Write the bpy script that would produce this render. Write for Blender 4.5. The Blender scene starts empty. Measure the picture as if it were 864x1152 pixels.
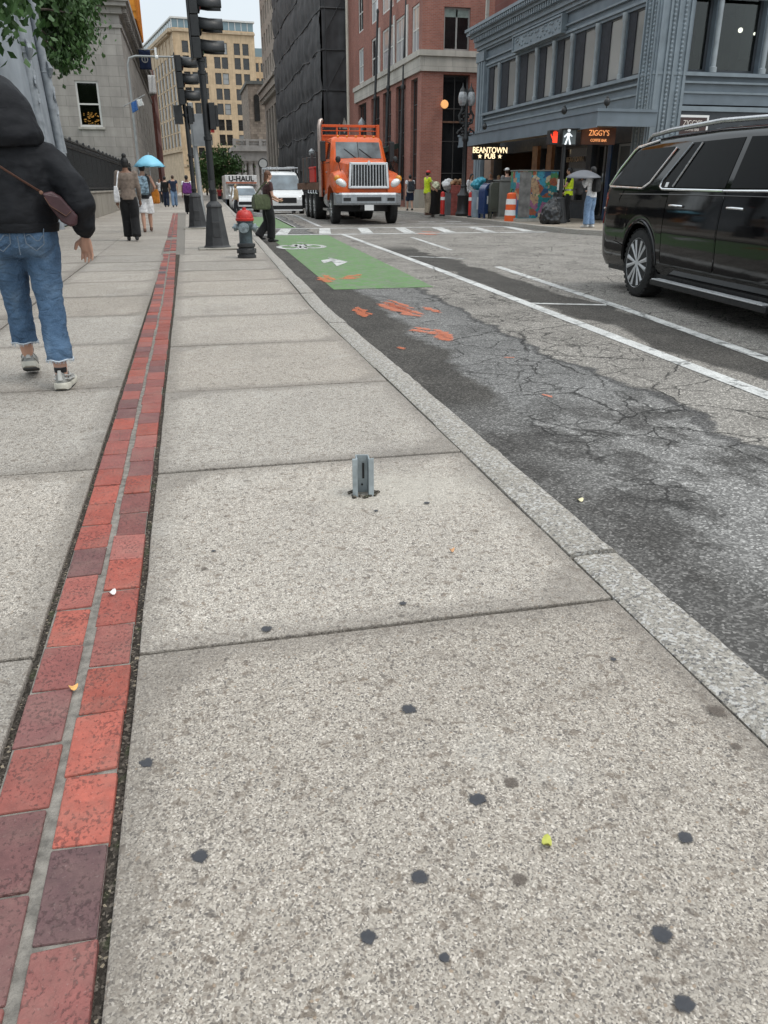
import bpy, bmesh, math, random
from mathutils import Vector, Matrix, Euler, noise as mnoise
random.seed(7)
S = bpy.context.scene
PI = math.pi
R = math.radians

# ------------------------------------------------------------------ camera, sky, sun, exposure
PITCH, YAW, CAMH, FPX, HOR = R(22.4127), R(13.0561), 1.10, 885.0, 211.0
cam_d = bpy.data.cameras.new('camera')
cam = bpy.data.objects.new('camera', cam_d)
S.collection.objects.link(cam)
cam.location = (0, 0, CAMH)
cam.rotation_euler = (PI / 2 - PITCH, 0, -YAW)
cam_d.sensor_fit = 'VERTICAL'
cam_d.sensor_height = 24.0
cam_d.lens = 24.0 * FPX / 1152.0
cam_d.clip_start = 0.05
cam_d.clip_end = 3000
S.camera = cam

SUN_EL, SUN_AZ = R(60), R(122)      # azimuth measured from +Y towards +X
world = bpy.data.worlds.new('World')
S.world = world
world.use_nodes = True
wt = world.node_tree
wt.nodes.clear()
wo = wt.nodes.new('ShaderNodeOutputWorld')
bg = wt.nodes.new('ShaderNodeBackground')
sky = wt.nodes.new('ShaderNodeTexSky')
sky.sky_type = 'NISHITA'
sky.sun_disc = False
sky.sun_elevation = SUN_EL
sky.sun_rotation = SUN_AZ
sky.dust_density = 2.0
wmix = wt.nodes.new('ShaderNodeMix')
wmix.data_type = 'RGBA'
wn = wt.nodes.new('ShaderNodeTexNoise')
wn.inputs['Scale'].default_value = 2.2
wn.inputs['Detail'].default_value = 5
wr = wt.nodes.new('ShaderNodeMapRange')
wr.inputs['From Min'].default_value = 0.35
wr.inputs['From Max'].default_value = 0.65
wr.inputs['To Min'].default_value = 0.70
wr.inputs['To Max'].default_value = 0.95
wc = wt.nodes.new('ShaderNodeTexCoord')
wt.links.new(wc.outputs['Generated'], wn.inputs['Vector'])
wt.links.new(wn.outputs['Fac'], wr.inputs['Value'])
wt.links.new(wr.outputs['Result'], wmix.inputs['Factor'])
wt.links.new(sky.outputs['Color'], wmix.inputs[6])
wmix.inputs[7].default_value = (8.3, 8.9, 9.2, 1)       # high thin cloud in front of the blue
wsep = wt.nodes.new('ShaderNodeSeparateXYZ')            # overcast sky: brightest overhead, paler towards the horizon
wt.links.new(wc.outputs['Generated'], wsep.inputs[0])
wz = wt.nodes.new('ShaderNodeMapRange')
wt.links.new(wsep.outputs[2], wz.inputs['Value'])
for k_, v_ in (('From Min', 0.0), ('From Max', 1.0), ('To Min', 0.62), ('To Max', 1.32)): wz.inputs[k_].default_value = v_
wmul = wt.nodes.new('ShaderNodeVectorMath'); wmul.operation = 'SCALE'
wt.links.new(wmix.outputs[2], wmul.inputs[0]); wt.links.new(wz.outputs[0], wmul.inputs['Scale'])
wt.links.new(wmul.outputs[0], bg.inputs['Color'])
bg.inputs['Strength'].default_value = 0.125
wt.links.new(bg.outputs['Background'], wo.inputs['Surface'])

sun_d = bpy.data.lights.new('sun', 'SUN')
sun_d.energy = 0.9
sun_d.angle = R(25)
sun_d.color = (1.0, 0.94, 0.85)
sun = bpy.data.objects.new('sun', sun_d)
S.collection.objects.link(sun)
sdir = Vector((math.sin(SUN_AZ) * math.cos(SUN_EL), math.cos(SUN_AZ) * math.cos(SUN_EL), math.sin(SUN_EL)))
sun.rotation_euler = sdir.to_track_quat('Z', 'Y').to_euler()

S.view_settings.view_transform = 'Standard'
S.view_settings.look = 'None'
S.view_settings.gamma = 1
S.view_settings.exposure = 0.36
S.view_settings.use_curve_mapping = False
S.render.engine = 'CYCLES'
S.cycles.use_denoising = True
S.cycles.max_bounces = 6
S.cycles.diffuse_bounces = 3
S.cycles.glossy_bounces = 3
S.cycles.transmission_bounces = 4
S.cycles.transparent_max_bounces = 6
S.cycles.caustics_reflective = False
S.cycles.caustics_refractive = False

# ------------------------------------------------------------------ surveying helpers (photo pixel -> point in the street)
_F = Vector((math.sin(YAW) * math.cos(PITCH), math.cos(YAW) * math.cos(PITCH), -math.sin(PITCH)))
_R = Vector((math.cos(YAW), -math.sin(YAW), 0))
_U = _R.cross(_F)
_C = Vector((0, 0, CAMH))
def _ray(x, y): return _F + _R * ((x - 432) / FPX) + _U * ((576 - y) / FPX)
def G(x, y, z=0.0):
    d = _ray(x, y); return _C + d * ((z - CAMH) / d.z)
def AX(x, y, X):
    d = _ray(x, y); return _C + d * (X / d.x)
def AY(x, y, Y):
    d = _ray(x, y); return _C + d * (Y / d.y)

# ------------------------------------------------------------------ mesh helpers
class MB:
    """collects closed shapes in one bmesh"""
    def __init__(s):
        s.bm = bmesh.new()
        s.cl = None
    def box(s, x0, y0, z0, x1, y1, z1, M=None):
        v = [Vector((x, y, z)) for z in (z0, z1) for y in (y0, y1) for x in (x0, x1)]
        if M: v = [M @ p for p in v]
        v = [s.bm.verts.new(p) for p in v]
        for f in ((0, 2, 3, 1), (4, 5, 7, 6), (0, 1, 5, 4), (2, 6, 7, 3), (0, 4, 6, 2), (1, 3, 7, 5)):
            s.bm.faces.new([v[i] for i in f])
        return s
    def cbox(s, c, d, rot=None):
        M = Matrix.Translation(c)
        if rot is not None: M = M @ Euler(rot).to_matrix().to_4x4()
        return s.box(-d[0] / 2, -d[1] / 2, -d[2] / 2, d[0] / 2, d[1] / 2, d[2] / 2, M)
    def loft(s, rings, cap=True, closed=True):
        vs = [[s.bm.verts.new(p) for p in r] for r in rings]
        n = len(vs[0])
        for a, b in zip(vs, vs[1:]):
            for i in range(n if closed else n - 1):
                j = (i + 1) % n
                s.bm.faces.new((a[i], a[j], b[j], b[i]))
        if cap and closed:
            s.bm.faces.new(list(reversed(vs[0])))
            s.bm.faces.new(vs[-1])
        return s
    def tube(s, pts, rad, seg=10, cap=True, round_=False):
        pts = [Vector(p) for p in pts]
        if not isinstance(rad, (list, tuple)): rad = [rad] * len(pts)
        if round_:                       # rounded ends
            d0 = (pts[0] - pts[1]).normalized(); d1 = (pts[-1] - pts[-2]).normalized()
            mul = lambda r, k: tuple(x * k for x in r) if isinstance(r, (list, tuple)) else r * k
            a, b = [min(r) if isinstance(r, (list, tuple)) else r for r in (rad[0], rad[-1])]
            pts = [pts[0] + d0 * (a * .98), pts[0] + d0 * (a * .75)] + pts + [pts[-1] + d1 * (b * .75), pts[-1] + d1 * (b * .98)]
            rad = [mul(rad[0], .2), mul(rad[0], .68)] + list(rad) + [mul(rad[-1], .68), mul(rad[-1], .2)]
        rings = []
        up = None
        for i, p in enumerate(pts):
            t = (pts[min(i + 1, len(pts) - 1)] - pts[max(i - 1, 0)]).normalized()
            if up is None:
                up = Vector((0, 0, 1)) if abs(t.z) < .9 else Vector((0, 1, 0))
            u = t.cross(up)
            if u.length < 1e-4: u = t.cross(Vector((1, 0.1, 0)))
            u.normalize()
            v = u.cross(t).normalized()
            up = v
            r = rad[i]
            rx, ry = r if isinstance(r, (list, tuple)) else (r, r)
            rings.append([p + u * (math.cos(2 * PI * k / seg) * rx) + v * (math.sin(2 * PI * k / seg) * ry) for k in range(seg)])
        return s.loft(rings, cap)
    def lathe(s, prof, seg=20, c=(0, 0, 0), axis='Z'):
        rings = []
        for r, h in prof:
            ring = []
            for k in range(seg):
                a = 2 * PI * k / seg
                x, y = r * math.cos(a), r * math.sin(a)
                p = (x, y, h) if axis == 'Z' else ((h, x, y) if axis == 'X' else (y, h, x))
                ring.append(Vector(c) + Vector(p))
            rings.append(ring)
        return s.loft(rings)
    def ell(s, c, r, seg=16, rings=10, M=None):
        rr = []
        for i in range(rings + 1):
            t = PI * (i / rings) * .98 + PI * .01
            ring = []
            for k in range(seg):
                a = 2 * PI * k / seg
                p = Vector((r[0] * math.sin(t) * math.cos(a), r[1] * math.sin(t) * math.sin(a), -r[2] * math.cos(t)))
                if M: p = M @ p
                ring.append(Vector(c) + p)
            rr.append(ring)
        return s.loft(rr)
    def prism(s, poly, fn, d0, d1):
        """poly of 2-D points, fn(a, b, depth) -> point"""
        a = [s.bm.verts.new(fn(p[0], p[1], d0)) for p in poly]
        b = [s.bm.verts.new(fn(p[0], p[1], d1)) for p in poly]
        n = len(poly)
        s.bm.faces.new(list(reversed(a))); s.bm.faces.new(b)
        for i in range(n):
            j = (i + 1) % n
            s.bm.faces.new((a[i], a[j], b[j], b[i]))
        return s
    def quad(s, *p):
        s.bm.faces.new([s.bm.verts.new(q) for q in p]); return s
    def build(s, name, mat, parent=None, smooth=False, bevel=0, loc=None, rot=None, fix=True, bseg=2):
        if fix: bmesh.ops.recalc_face_normals(s.bm, faces=s.bm.faces)
        me = bpy.data.meshes.new(name)
        s.bm.to_mesh(me); s.bm.free()
        for m in (mat if isinstance(mat, (list, tuple)) else [mat]): me.materials.append(m)
        o = bpy.data.objects.new(name, me)
        S.collection.objects.link(o)
        if parent: o.parent = parent
        if loc is not None: o.location = loc
        if rot is not None: o.rotation_euler = rot
        if smooth:
            me.polygons.foreach_set('use_smooth', [True] * len(me.polygons))
            if smooth != 'all':
                try: me.set_sharp_from_angle(angle=R(40))
                except Exception: pass
        if bevel:
            b = o.modifiers.new('bevel', 'BEVEL'); b.width = bevel; b.segments = bseg; b.limit_method = 'ANGLE'; b.angle_limit = R(35)
            if bseg > 1 and not smooth:
                me.polygons.foreach_set('use_smooth', [True] * len(me.polygons))
                b.harden_normals = True
        return o

def tag(o, label=None, cat=None, group=None, kind=None):
    if label: o['label'] = label
    if cat: o['category'] = cat
    if group: o['group'] = group
    if kind: o['kind'] = kind
    return o
def thing(name, label, cat, loc=(0, 0, 0), rz=0, group=None, rot=None):
    o = bpy.data.objects.new(name, None)
    S.collection.objects.link(o)
    o.empty_display_size = .2
    o.location = loc
    o.rotation_euler = rot if rot else (0, 0, rz)
    return tag(o, label, cat, group)
def copy_tree(o, parent=None):
    c = o.copy(); S.collection.objects.link(c)
    if parent: c.parent = parent
    for ch in list(o.children): copy_tree(ch, c)
    return c
def remesh(o, vox, sm=4, fac=.5):
    m = o.modifiers.new('remesh', 'REMESH'); m.mode = 'VOXEL'; m.voxel_size = vox; m.use_smooth_shade = True
    if sm:
        q = o.modifiers.new('smooth', 'SMOOTH'); q.iterations = sm; q.factor = fac
    return o
def text(body, size, mat, parent, loc, rot, ext=.008, name='lettering', align='CENTER', sx=1.0, off=0.0):
    c = bpy.data.curves.new(name, 'FONT')
    c.body = body; c.size = size; c.extrude = ext; c.align_x = align; c.align_y = 'CENTER'; c.offset = off
    c.materials.append(mat)
    tmp = bpy.data.objects.new(name, c); S.collection.objects.link(tmp)
    dg = bpy.context.evaluated_depsgraph_get()
    me = bpy.data.meshes.new_from_object(tmp.evaluated_get(dg))
    bpy.data.objects.remove(tmp); bpy.data.curves.remove(c)
    me.name = name
    o = bpy.data.objects.new(name, me); S.collection.objects.link(o)
    o.parent = parent; o.location = loc; o.rotation_euler = rot; o.scale = (sx, 1, 1)
    return o

# ------------------------------------------------------------------ material helpers
class N:
    def __init__(s, name):
        s.m = bpy.data.materials.new(name); s.m.use_nodes = True
        s.t = s.m.node_tree; s.t.nodes.clear()
        s.out = s.t.nodes.new('ShaderNodeOutputMaterial')
        s.p = s.t.nodes.new('ShaderNodeBsdfPrincipled')
        s.t.links.new(s.p.outputs[0], s.out.inputs[0])
        s.co = None
    def n(s, k): return s.t.nodes.new(k)
    def lk(s, a, i): s.t.links.new(a, i)
    def put(s, v, i):
        if isinstance(v, bpy.types.NodeSocket): s.lk(v, i)
        elif isinstance(v, (tuple, list)) and len(v) == 3 and len(i.default_value) == 4: i.default_value = (*v, 1)
        else: i.default_value = v
    def obj(s):
        if s.co is None: s.co = s.n('ShaderNodeTexCoord')
        return s.co.outputs['Object']
    def map(s, v, sc=(1, 1, 1), loc=(0, 0, 0), rot=(0, 0, 0)):
        q = s.n('ShaderNodeMapping'); s.lk(v, q.inputs[0])
        q.inputs['Scale'].default_value = sc; q.inputs['Location'].default_value = loc; q.inputs['Rotation'].default_value = rot
        return q.outputs[0]
    def noise(s, v, sc, det=4, rough=.55, dist=0.0, col=False):
        q = s.n('ShaderNodeTexNoise'); s.lk(v, q.inputs['Vector'])
        q.inputs['Scale'].default_value = sc; q.inputs['Detail'].default_value = det
        q.inputs['Roughness'].default_value = rough; q.inputs['Distortion'].default_value = dist
        return q.outputs['Color' if col else 'Fac']
    def vor(s, v, sc, feat='F1', out='Color', rnd=1.0):
        q = s.n('ShaderNodeTexVoronoi'); s.lk(v, q.inputs['Vector']); q.feature = feat
        q.inputs['Scale'].default_value = sc; q.inputs['Randomness'].default_value = rnd
        return q.outputs[out]
    def ramp(s, f, stops, mode='LINEAR'):
        q = s.n('ShaderNodeValToRGB'); s.lk(f, q.inputs[0]); q.color_ramp.interpolation = mode
        e = q.color_ramp.elements
        while len(e) < len(stops): e.new(.5)
        for k, (p, c) in enumerate(stops):
            e[k].position = p
            e[k].color = (c, c, c, 1) if isinstance(c, (int, float)) else (*c, 1)
        return q.outputs[0]
    def mix(s, f, a, b, mode='MIX'):
        q = s.n('ShaderNodeMix'); q.data_type = 'RGBA'; q.blend_type = mode
        s.put(f, q.inputs[0]); s.put(a, q.inputs[6]); s.put(b, q.inputs[7])
        return q.outputs[2]
    def math(s, op, a, b=0.0, c=0.0, clamp=False):
        q = s.n('ShaderNodeMath'); q.operation = op; q.use_clamp = clamp
        s.put(a, q.inputs[0]); s.put(b, q.inputs[1]); s.put(c, q.inputs[2])
        return q.outputs[0]
    def rng(s, v, a, b, c=0.0, d=1.0, smooth=False):
        q = s.n('ShaderNodeMapRange'); s.put(v, q.inputs[0])
        if smooth: q.interpolation_type = 'SMOOTHSTEP'
        for k, x in zip((1, 2, 3, 4), (a, b, c, d)): q.inputs[k].default_value = x
        return q.outputs[0]
    def xyz(s, v):
        q = s.n('ShaderNodeSeparateXYZ'); s.lk(v, q.inputs[0]); return q.outputs
    def comb(s, x, y, z):
        q = s.n('ShaderNodeCombineXYZ')
        for k, v in enumerate((x, y, z)): s.put(v, q.inputs[k])
        return q.outputs[0]
    def attr(s, name):
        q = s.n('ShaderNodeAttribute'); q.attribute_name = name; return q.outputs['Color']
    def rand(s):
        q = s.n('ShaderNodeObjectInfo'); return q.outputs['Random']
    def bump(s, h, st=.5, d=.01, nrm=None):
        q = s.n('ShaderNodeBump'); s.put(h, q.inputs['Height']); q.inputs['Strength'].default_value = st; q.inputs['Distance'].default_value = d
        if nrm is not None: s.lk(nrm, q.inputs['Normal'])
        return q.outputs[0]
    def set(s, col=None, rough=None, metal=None, nrm=None, spec=None, emit=None, es=None, coat=None, alpha=None, trans=None, ior=None, sheen=None):
        p = s.p.inputs
        for v, k in ((col, 'Base Color'), (rough, 'Roughness'), (metal, 'Metallic'), (nrm, 'Normal'), (spec, 'Specular IOR Level'), (emit, 'Emission Color'),
                     (es, 'Emission Strength'), (coat, 'Coat Weight'), (alpha, 'Alpha'), (trans, 'Transmission Weight'), (ior, 'IOR'), (sheen, 'Sheen Weight')):
            if v is not None: s.put(v, p[k])
        return s.m

def mat_plain(name, col, rough=.6, metal=0.0, var=.25, sc=3.0, bump=0.0, bsc=40.0, spec=.5, coat=0.0):
    """painted / plain material with uneven tone and roughness"""
    n = N(name); v = n.obj()
    f = n.noise(v, sc, 5)
    lo = tuple(c * (1 - var) for c in col); hi = tuple(min(1, c * (1 + var)) for c in col)
    c = n.ramp(f, [(.3, lo), (.7, hi)])
    r = n.rng(n.noise(v, sc * 4, 3), .3, .7, max(0.02, rough - .1), min(1, rough + .1))
    nr = n.bump(n.noise(v, bsc, 4), bump, .01) if bump else None
    return n.set(c, r, metal, nr, spec, coat=coat)
def mat_emit(name, col, st):
    n = N(name); return n.set(col, .5, emit=col, es=st)
def mat_fabric(name, col, var=.3, weave=500.0, fold=9.0, fs=.6):
    n = N(name); v = n.obj()
    f = n.noise(v, fold, 3, .5, .6)
    w = n.noise(v, weave, 2)
    c = n.mix(n.rng(n.noise(v, 18, 4), .3, .7), tuple(x * (1 - var) for x in col), tuple(min(1, x * (1 + var * .6)) for x in col))
    nr = n.bump(f, fs, .03); nr = n.bump(w, .25, .002, nr)
    return n.set(c, .88, 0, nr, .25, sheen=.15)
# ------------------------------------------------------------------ materials
def m_pavement():
    n = N('aggregate_concrete'); v = n.obj()
    w = n.noise(v, 30, 2, col=True)
    vv = n.mix(.012, v, w, 'ADD')
    a = n.vor(vv, 122); ar = n.xyz(a)[0]
    b = n.vor(vv, 310); br = n.xyz(b)[1]
    peb = n.ramp(ar, [(0, (.07, .068, .07)), (.10, (.17, .15, .13)), (.24, (.29, .265, .235)), (.48, (.36, .345, .32)), (.72, (.44, .415, .375)), (.87, (.60, .58, .54)), (.95, (.30, .24, .18))], 'CONSTANT')
    fin = n.ramp(br, [(0, (.12, .115, .11)), (.16, (.25, .235, .21)), (.42, (.36, .345, .315)), (.72, (.46, .44, .40)), (.92, (.64, .62, .58))], 'CONSTANT')
    d = n.vor(vv, 122, 'F1', 'Distance')
    inpeb = n.rng(n.math('MULTIPLY', d, 1.0), .30, .46, 1, 0)
    pick = n.math('GREATER_THAN', n.xyz(a)[1], .35)
    c = n.mix(n.math('MULTIPLY', inpeb, pick), fin, peb)
    c = n.mix(.18, c, (.37, .345, .315))
    # broad unevenness, walked-in grime
    big = n.noise(v, .9, 4, .6)
    c = n.mix(1.0, c, n.ramp(big, [(.25, (.935, .890, .85)), (.75, (1.18, 1.125, 1.075))]), 'MULTIPLY')
    mid = n.noise(v, 9, 5, .7, .5)
    c = n.mix(n.rng(mid, .55, .72, 0, .5), c, (.17, .14, .112))
    spot = n.noise(v, 34, 3, .6, .4)
    c = n.mix(n.rng(spot, .575, .655, 0, .62), c, (.135, .104, .078))
    c = n.mix(1.0, c, n.attr('tint'), 'MULTIPLY')
    # grime gathered along the joints, damp marks and trodden patches
    ed = n.math('SUBTRACT', 1.0, n.xyz(n.attr('edge'))[0])
    ed = n.math('ADD', ed, n.math('MULTIPLY', n.math('SUBTRACT', n.noise(v, 13, 5, .7), .5), .55))
    c = n.mix(n.rng(ed, .02, .42, .55, 0), c, (.16, .14, .12))
    damp = n.noise(n.map(v, (1.0, .6, 1)), 1.7, 6, .68, .6)
    c = n.mix(n.rng(damp, .55, .68, 0, .30), c, (.16, .145, .13))
    c = n.mix(n.rng(n.noise(v, 2.6, 5, .6, .3), .58, .72, 0, .22), c, (.56, .54, .50))
    fleck = n.noise(n.map(v, (1, .7, 1)), 62, 2, .5, .5)
    c = n.mix(n.rng(fleck, .63, .675, 0, .6), c, (.085, .072, .062))
    # cement patch round the cut-off sign post
    xs = n.xyz(v)
    dx = n.math('SUBTRACT', xs[0], .72); dy = n.math('SUBTRACT', xs[1], 2.82)
    rr = n.math('SQRT', n.math('ADD', n.math('MULTIPLY', dx, dx), n.math('MULTIPLY', n.math('MULTIPLY', dy, dy), 2.2)))
    rr = n.math('ADD', rr, n.math('MULTIPLY', n.math('SUBTRACT', mid, .5), .35))
    c = n.mix(n.rng(rr, .12, .46, .34, 0, True), c, (.52, .485, .42))
    h = n.math('ADD', n.math('MULTIPLY', inpeb, .6), n.math('MULTIPLY', n.noise(v, 300, 3), .7))
    nr = n.bump(h, .55, .004)
    nr = n.bump(n.noise(v, 3.5, 3), .15, .02, nr)
    r = n.rng(ar, 0, 1, .55, .9)
    return n.set(c, r, 0, nr, .35)
def m_granite(name='granite_kerb', base=(.40, .37, .325), dark=(.10, .098, .10), sc=115, lite=.64):
    n = N(name); v = n.obj()
    a = n.xyz(n.vor(v, sc))[0]; b = n.xyz(n.vor(v, sc * 2.3))[0]
    c1 = n.ramp(a, [(0, dark), (.14, tuple(x * .62 for x in base)), (.45, base), (.8, (lite, lite * .98, lite * .95))], 'CONSTANT')
    c2 = n.ramp(b, [(0, dark), (.2, tuple(x * .8 for x in base)), (.6, tuple(min(1, x * 1.2) for x in base))], 'CONSTANT')
    c = n.mix(.45, c1, c2)
    g = n.noise(v, 2.2, 5, .65)
    c = n.mix(n.rng(g, .5, .72, 0, .3), c, (.27, .24, .19))
    nr = n.bump(n.noise(v, 22, 8, .78), .7, .022)
    nr = n.bump(a, .45, .004, nr)
    return n.set(c, .78, 0, nr, .35)
def m_asphalt():
    n = N('asphalt'); v = n.obj(); xs = n.xyz(v)
    wob = n.math('MULTIPLY', n.math('SUBTRACT', n.noise(v, .8, 5, .6), .5), .9)
    # street drifts to the right as it runs away
    dr = n.math('MULTIPLY', n.math('MAXIMUM', n.math('SUBTRACT', xs[1], 8), 0), .026)
    x = n.math('SUBTRACT', xs[0], dr)
    xw = n.math('ADD', x, wob)
    ag = n.xyz(n.vor(v, 120))[0]
    grain = n.ramp(ag, [(0, .55), (.5, .9), (.8, 1.2), (.93, 1.75)], 'CONSTANT')
    fine = n.noise(v, 190, 3)
    old = n.ramp(n.noise(v, 1.3, 6, .7), [(.28, (.22, .205, .185)), (.5, (.30, .28, .254)), (.72, (.37, .347, .314))])
    new = n.ramp(n.noise(v, 1.8, 5, .7), [(.3, (.070, .066, .061)), (.7, (.120, .112, .102))])
    scuf = n.ramp(n.noise(n.map(v, (1.0, .7, 1)), 2.6, 7, .72), [(.36, (.092, .088, .084)), (.48, (.138, .133, .127)), (.54, (.245, .238, .228)), (.8, (.32, .31, .297))])
    scuf = n.mix(n.rng(n.math('ADD', x, n.math('MULTIPLY', wob, .7)), 1.55, 1.9, .7, 0), scuf, (.088, .083, .078))
    grey = n.ramp(n.noise(v, 1.6, 6, .7), [(.3, (.16, .157, .152)), (.7, (.27, .264, .255))])
    # zones across the road
    y = xs[1]
    near = n.rng(n.math('ADD', y, n.math('MULTIPLY', wob, 2.0)), 4.0, 4.6, 1, 0)
    trench = n.rng(n.math('ADD', xw, n.math('MULTIPLY', n.math('SUBTRACT', y, 3.0), -.02)), 2.62, 2.70, 1, 0)
    gut = n.rng(n.math('ADD', xw, n.math('MULTIPLY', y, -.012)), 1.74, 1.84, 1, 0)
    gutc = n.mix(n.rng(n.math('ADD', y, wob), 4.0, 4.5), scuf, new)
    c = n.mix(trench, old, n.mix(near, grey, scuf))
    c = n.mix(n.math('MULTIPLY', gut, n.rng(y, 3.9, 4.6)), c, gutc)
    strip = n.math('MULTIPLY', n.rng(xw, 3.72, 3.80), n.rng(xw, 4.42, 4.5, 1, 0))
    c = n.mix(n.math('MULTIPLY', strip, n.rng(y, 17, 19, 1, 0)), c, new)
    # tar seam along the trench edge
    seam = n.math('ABSOLUTE', n.math('SUBTRACT', n.math('ADD', xw, n.math('MULTIPLY', n.math('SUBTRACT', y, 3.0), -.02)), 2.66))
    c = n.mix(n.math('MULTIPLY', n.rng(seam, .02, .05, 1, 0), .65), c, (.045, .046, .05))
    c = n.mix(1.0, c, grain, 'MULTIPLY')
    # alligator and long cracks
    wv = n.mix(.16, v, n.noise(v, 3.2, 6, .7, col=True), 'ADD')
    e1 = n.vor(wv, .75, 'DISTANCE_TO_EDGE', 'Distance')
    e2 = n.vor(wv, 2.3, 'DISTANCE_TO_EDGE', 'Distance')
    k1 = n.math('MULTIPLY', n.rng(e1, .002, .007, 1, 0), n.rng(n.noise(v, 1.1, 3), .40, .50))
    k2 = n.math('MULTIPLY', n.rng(e2, .004, .015, 1, 0), n.rng(n.noise(v, .6, 3), .44, .50))
    e3 = n.vor(wv, 6.5, 'DISTANCE_TO_EDGE', 'Distance')
    k3 = n.math('MULTIPLY', n.math('MULTIPLY', n.rng(e3, .015, .06, 1, 0), .8), n.rng(n.noise(v, .8, 3), .53, .58))
    k = n.math('MAXIMUM', n.math('MAXIMUM', k1, k2), k3)
    k = n.math('MULTIPLY', k, n.rng(strip, 0, 1, 1, .1))
    k = n.math('MULTIPLY', k, n.rng(gut, 0, 1, 1, .15))
    c = n.mix(n.math('MULTIPLY', k, .85), c, (.028, .027, .026))
    h = n.math('SUBTRACT', n.math('ADD', n.math('MULTIPLY', ag, .5), n.math('MULTIPLY', fine, .6)), n.math('MULTIPLY', k, 2.0))
    nr = n.bump(h, .6, .006)
    return n.set(c, n.rng(fine, .3, .7, .82, .96), 0, nr, .14)
def m_paint(name, col, wear=.5, under=(.13, .13, .125), rough=.7):
    n = N(name); v = n.obj()
    f = n.noise(v, 7, 8, .75); g = n.noise(v, 70, 4, .7)
    wv = n.mix(.22, v, n.noise(v, 2.2, 4, col=True), 'ADD')
    e1 = n.rng(n.vor(wv, .75, 'DISTANCE_TO_EDGE', 'Distance'), .004, .014, 1, 0)
    m = n.math('ADD', n.rng(f, wear, wear + .10), n.rng(g, .60, .66, 0, .55), clamp=True)
    m = n.math('MAXIMUM', m, n.math('MULTIPLY', e1, .8))
    c = n.mix(n.rng(n.noise(v, 2, 4), .3, .7), tuple(x * .80 for x in col), col)
    st = n.noise(n.map(v, (2.4, .22, 1)), 1.8, 5, .65, .3)
    c = n.mix(n.rng(st, .50, .68, 0, .38), c, tuple(x * .7 for x in under))
    ag = n.xyz(n.vor(v, 120))[0]
    c = n.mix(1.0, c, n.ramp(ag, [(0, .80), (.5, .97), (.8, 1.08)], 'CONSTANT'), 'MULTIPLY')
    c = n.mix(m, c, under)
    nr = n.bump(n.noise(v, 160, 3), .5, .005)
    return n.set(c, rough, 0, nr, .35)
def m_brickstrip():
    n = N('red_paving_brick'); v = n.obj()
    c = n.attr('tint')
    f = n.noise(v, 22, 5, .65)
    c = n.mix(1.0, c, n.ramp(f, [(.3, (.74, .74, .76)), (.7, (1.16, 1.14, 1.14))]), 'MULTIPLY')
    pit = n.math('ADD', n.noise(n.map(v, (1, .75, 1)), 120, 4, .6, .3), n.math('MULTIPLY', n.math('SUBTRACT', n.noise(v, 11, 4, .6), .5), .42))
    pm = n.rng(pit, .54, .64)
    c = n.mix(n.math('MULTIPLY', pm, .75), c, n.mix(.75, c, (.03, .012, .012), 'MIX'))
    c = n.mix(n.rng(n.noise(v, 160, 3, .7), .62, .75, 0, .25), c, (.5, .42, .38))
    c = n.mix(n.rng(n.noise(v, 7, 6, .7), .45, .75, 0, .38), c, (.24, .165, .135))
    nr = n.bump(n.math('SUBTRACT', n.noise(v, 200, 3), n.math('MULTIPLY', pm, .9)), .45, .004)
    return n.set(c, n.rng(pm, 0, 1, .72, .45), 0, nr, .4)
def m_dirtjoint(name='joint_dirt', col=(.085, .075, .062)):
    n = N(name); v = n.obj()
    c = n.ramp(n.xyz(n.vor(v, 190))[0], [(0, tuple(x * .5 for x in col)), (.4, col), (.85, tuple(x * 2.4 for x in col)), (.96, (.32, .27, .2))], 'CONSTANT')
    c = n.mix(n.rng(n.noise(v, 14, 4), .58, .66, 0, .6), c, (.05, .062, .03))
    return n.set(c, .95, 0, n.bump(n.noise(v, 120, 4), .8, .01), .2)
def m_brickwall(name, c1, c2, mortar, sc=1.0, bw=.22, bh=.075):
    n = N(name); v = n.obj(); xs = n.xyz(v)
    u = n.comb(n.math('ADD', xs[0], xs[1]), xs[2], 0.0)
    q = n.n('ShaderNodeTexBrick'); n.lk(u, q.inputs['Vector'])
    n.put(c1, q.inputs['Color1']); n.put(c2, q.inputs['Color2']); n.put(mortar, q.inputs['Mortar'])
    q.inputs['Scale'].default_value = 1.0
    q.inputs['Mortar Size'].default_value = .008; q.inputs['Brick Width'].default_value = bw; q.inputs['Row Height'].default_value = bh
    c = n.mix(1.0, q.outputs['Color'], n.ramp(n.noise(v, .5, 6, .6), [(.3, .82), (.7, 1.15)]), 'MULTIPLY')
    c = n.mix(1.0, c, n.ramp(n.noise(n.map(v, (1.2, 1.2, .16)), 1.6, 4), [(.3, .86), (.7, 1.08)]), 'MULTIPLY')
    return n.set(c, .85, 0, n.bump(q.outputs['Fac'], -.35, .01), .3)
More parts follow.
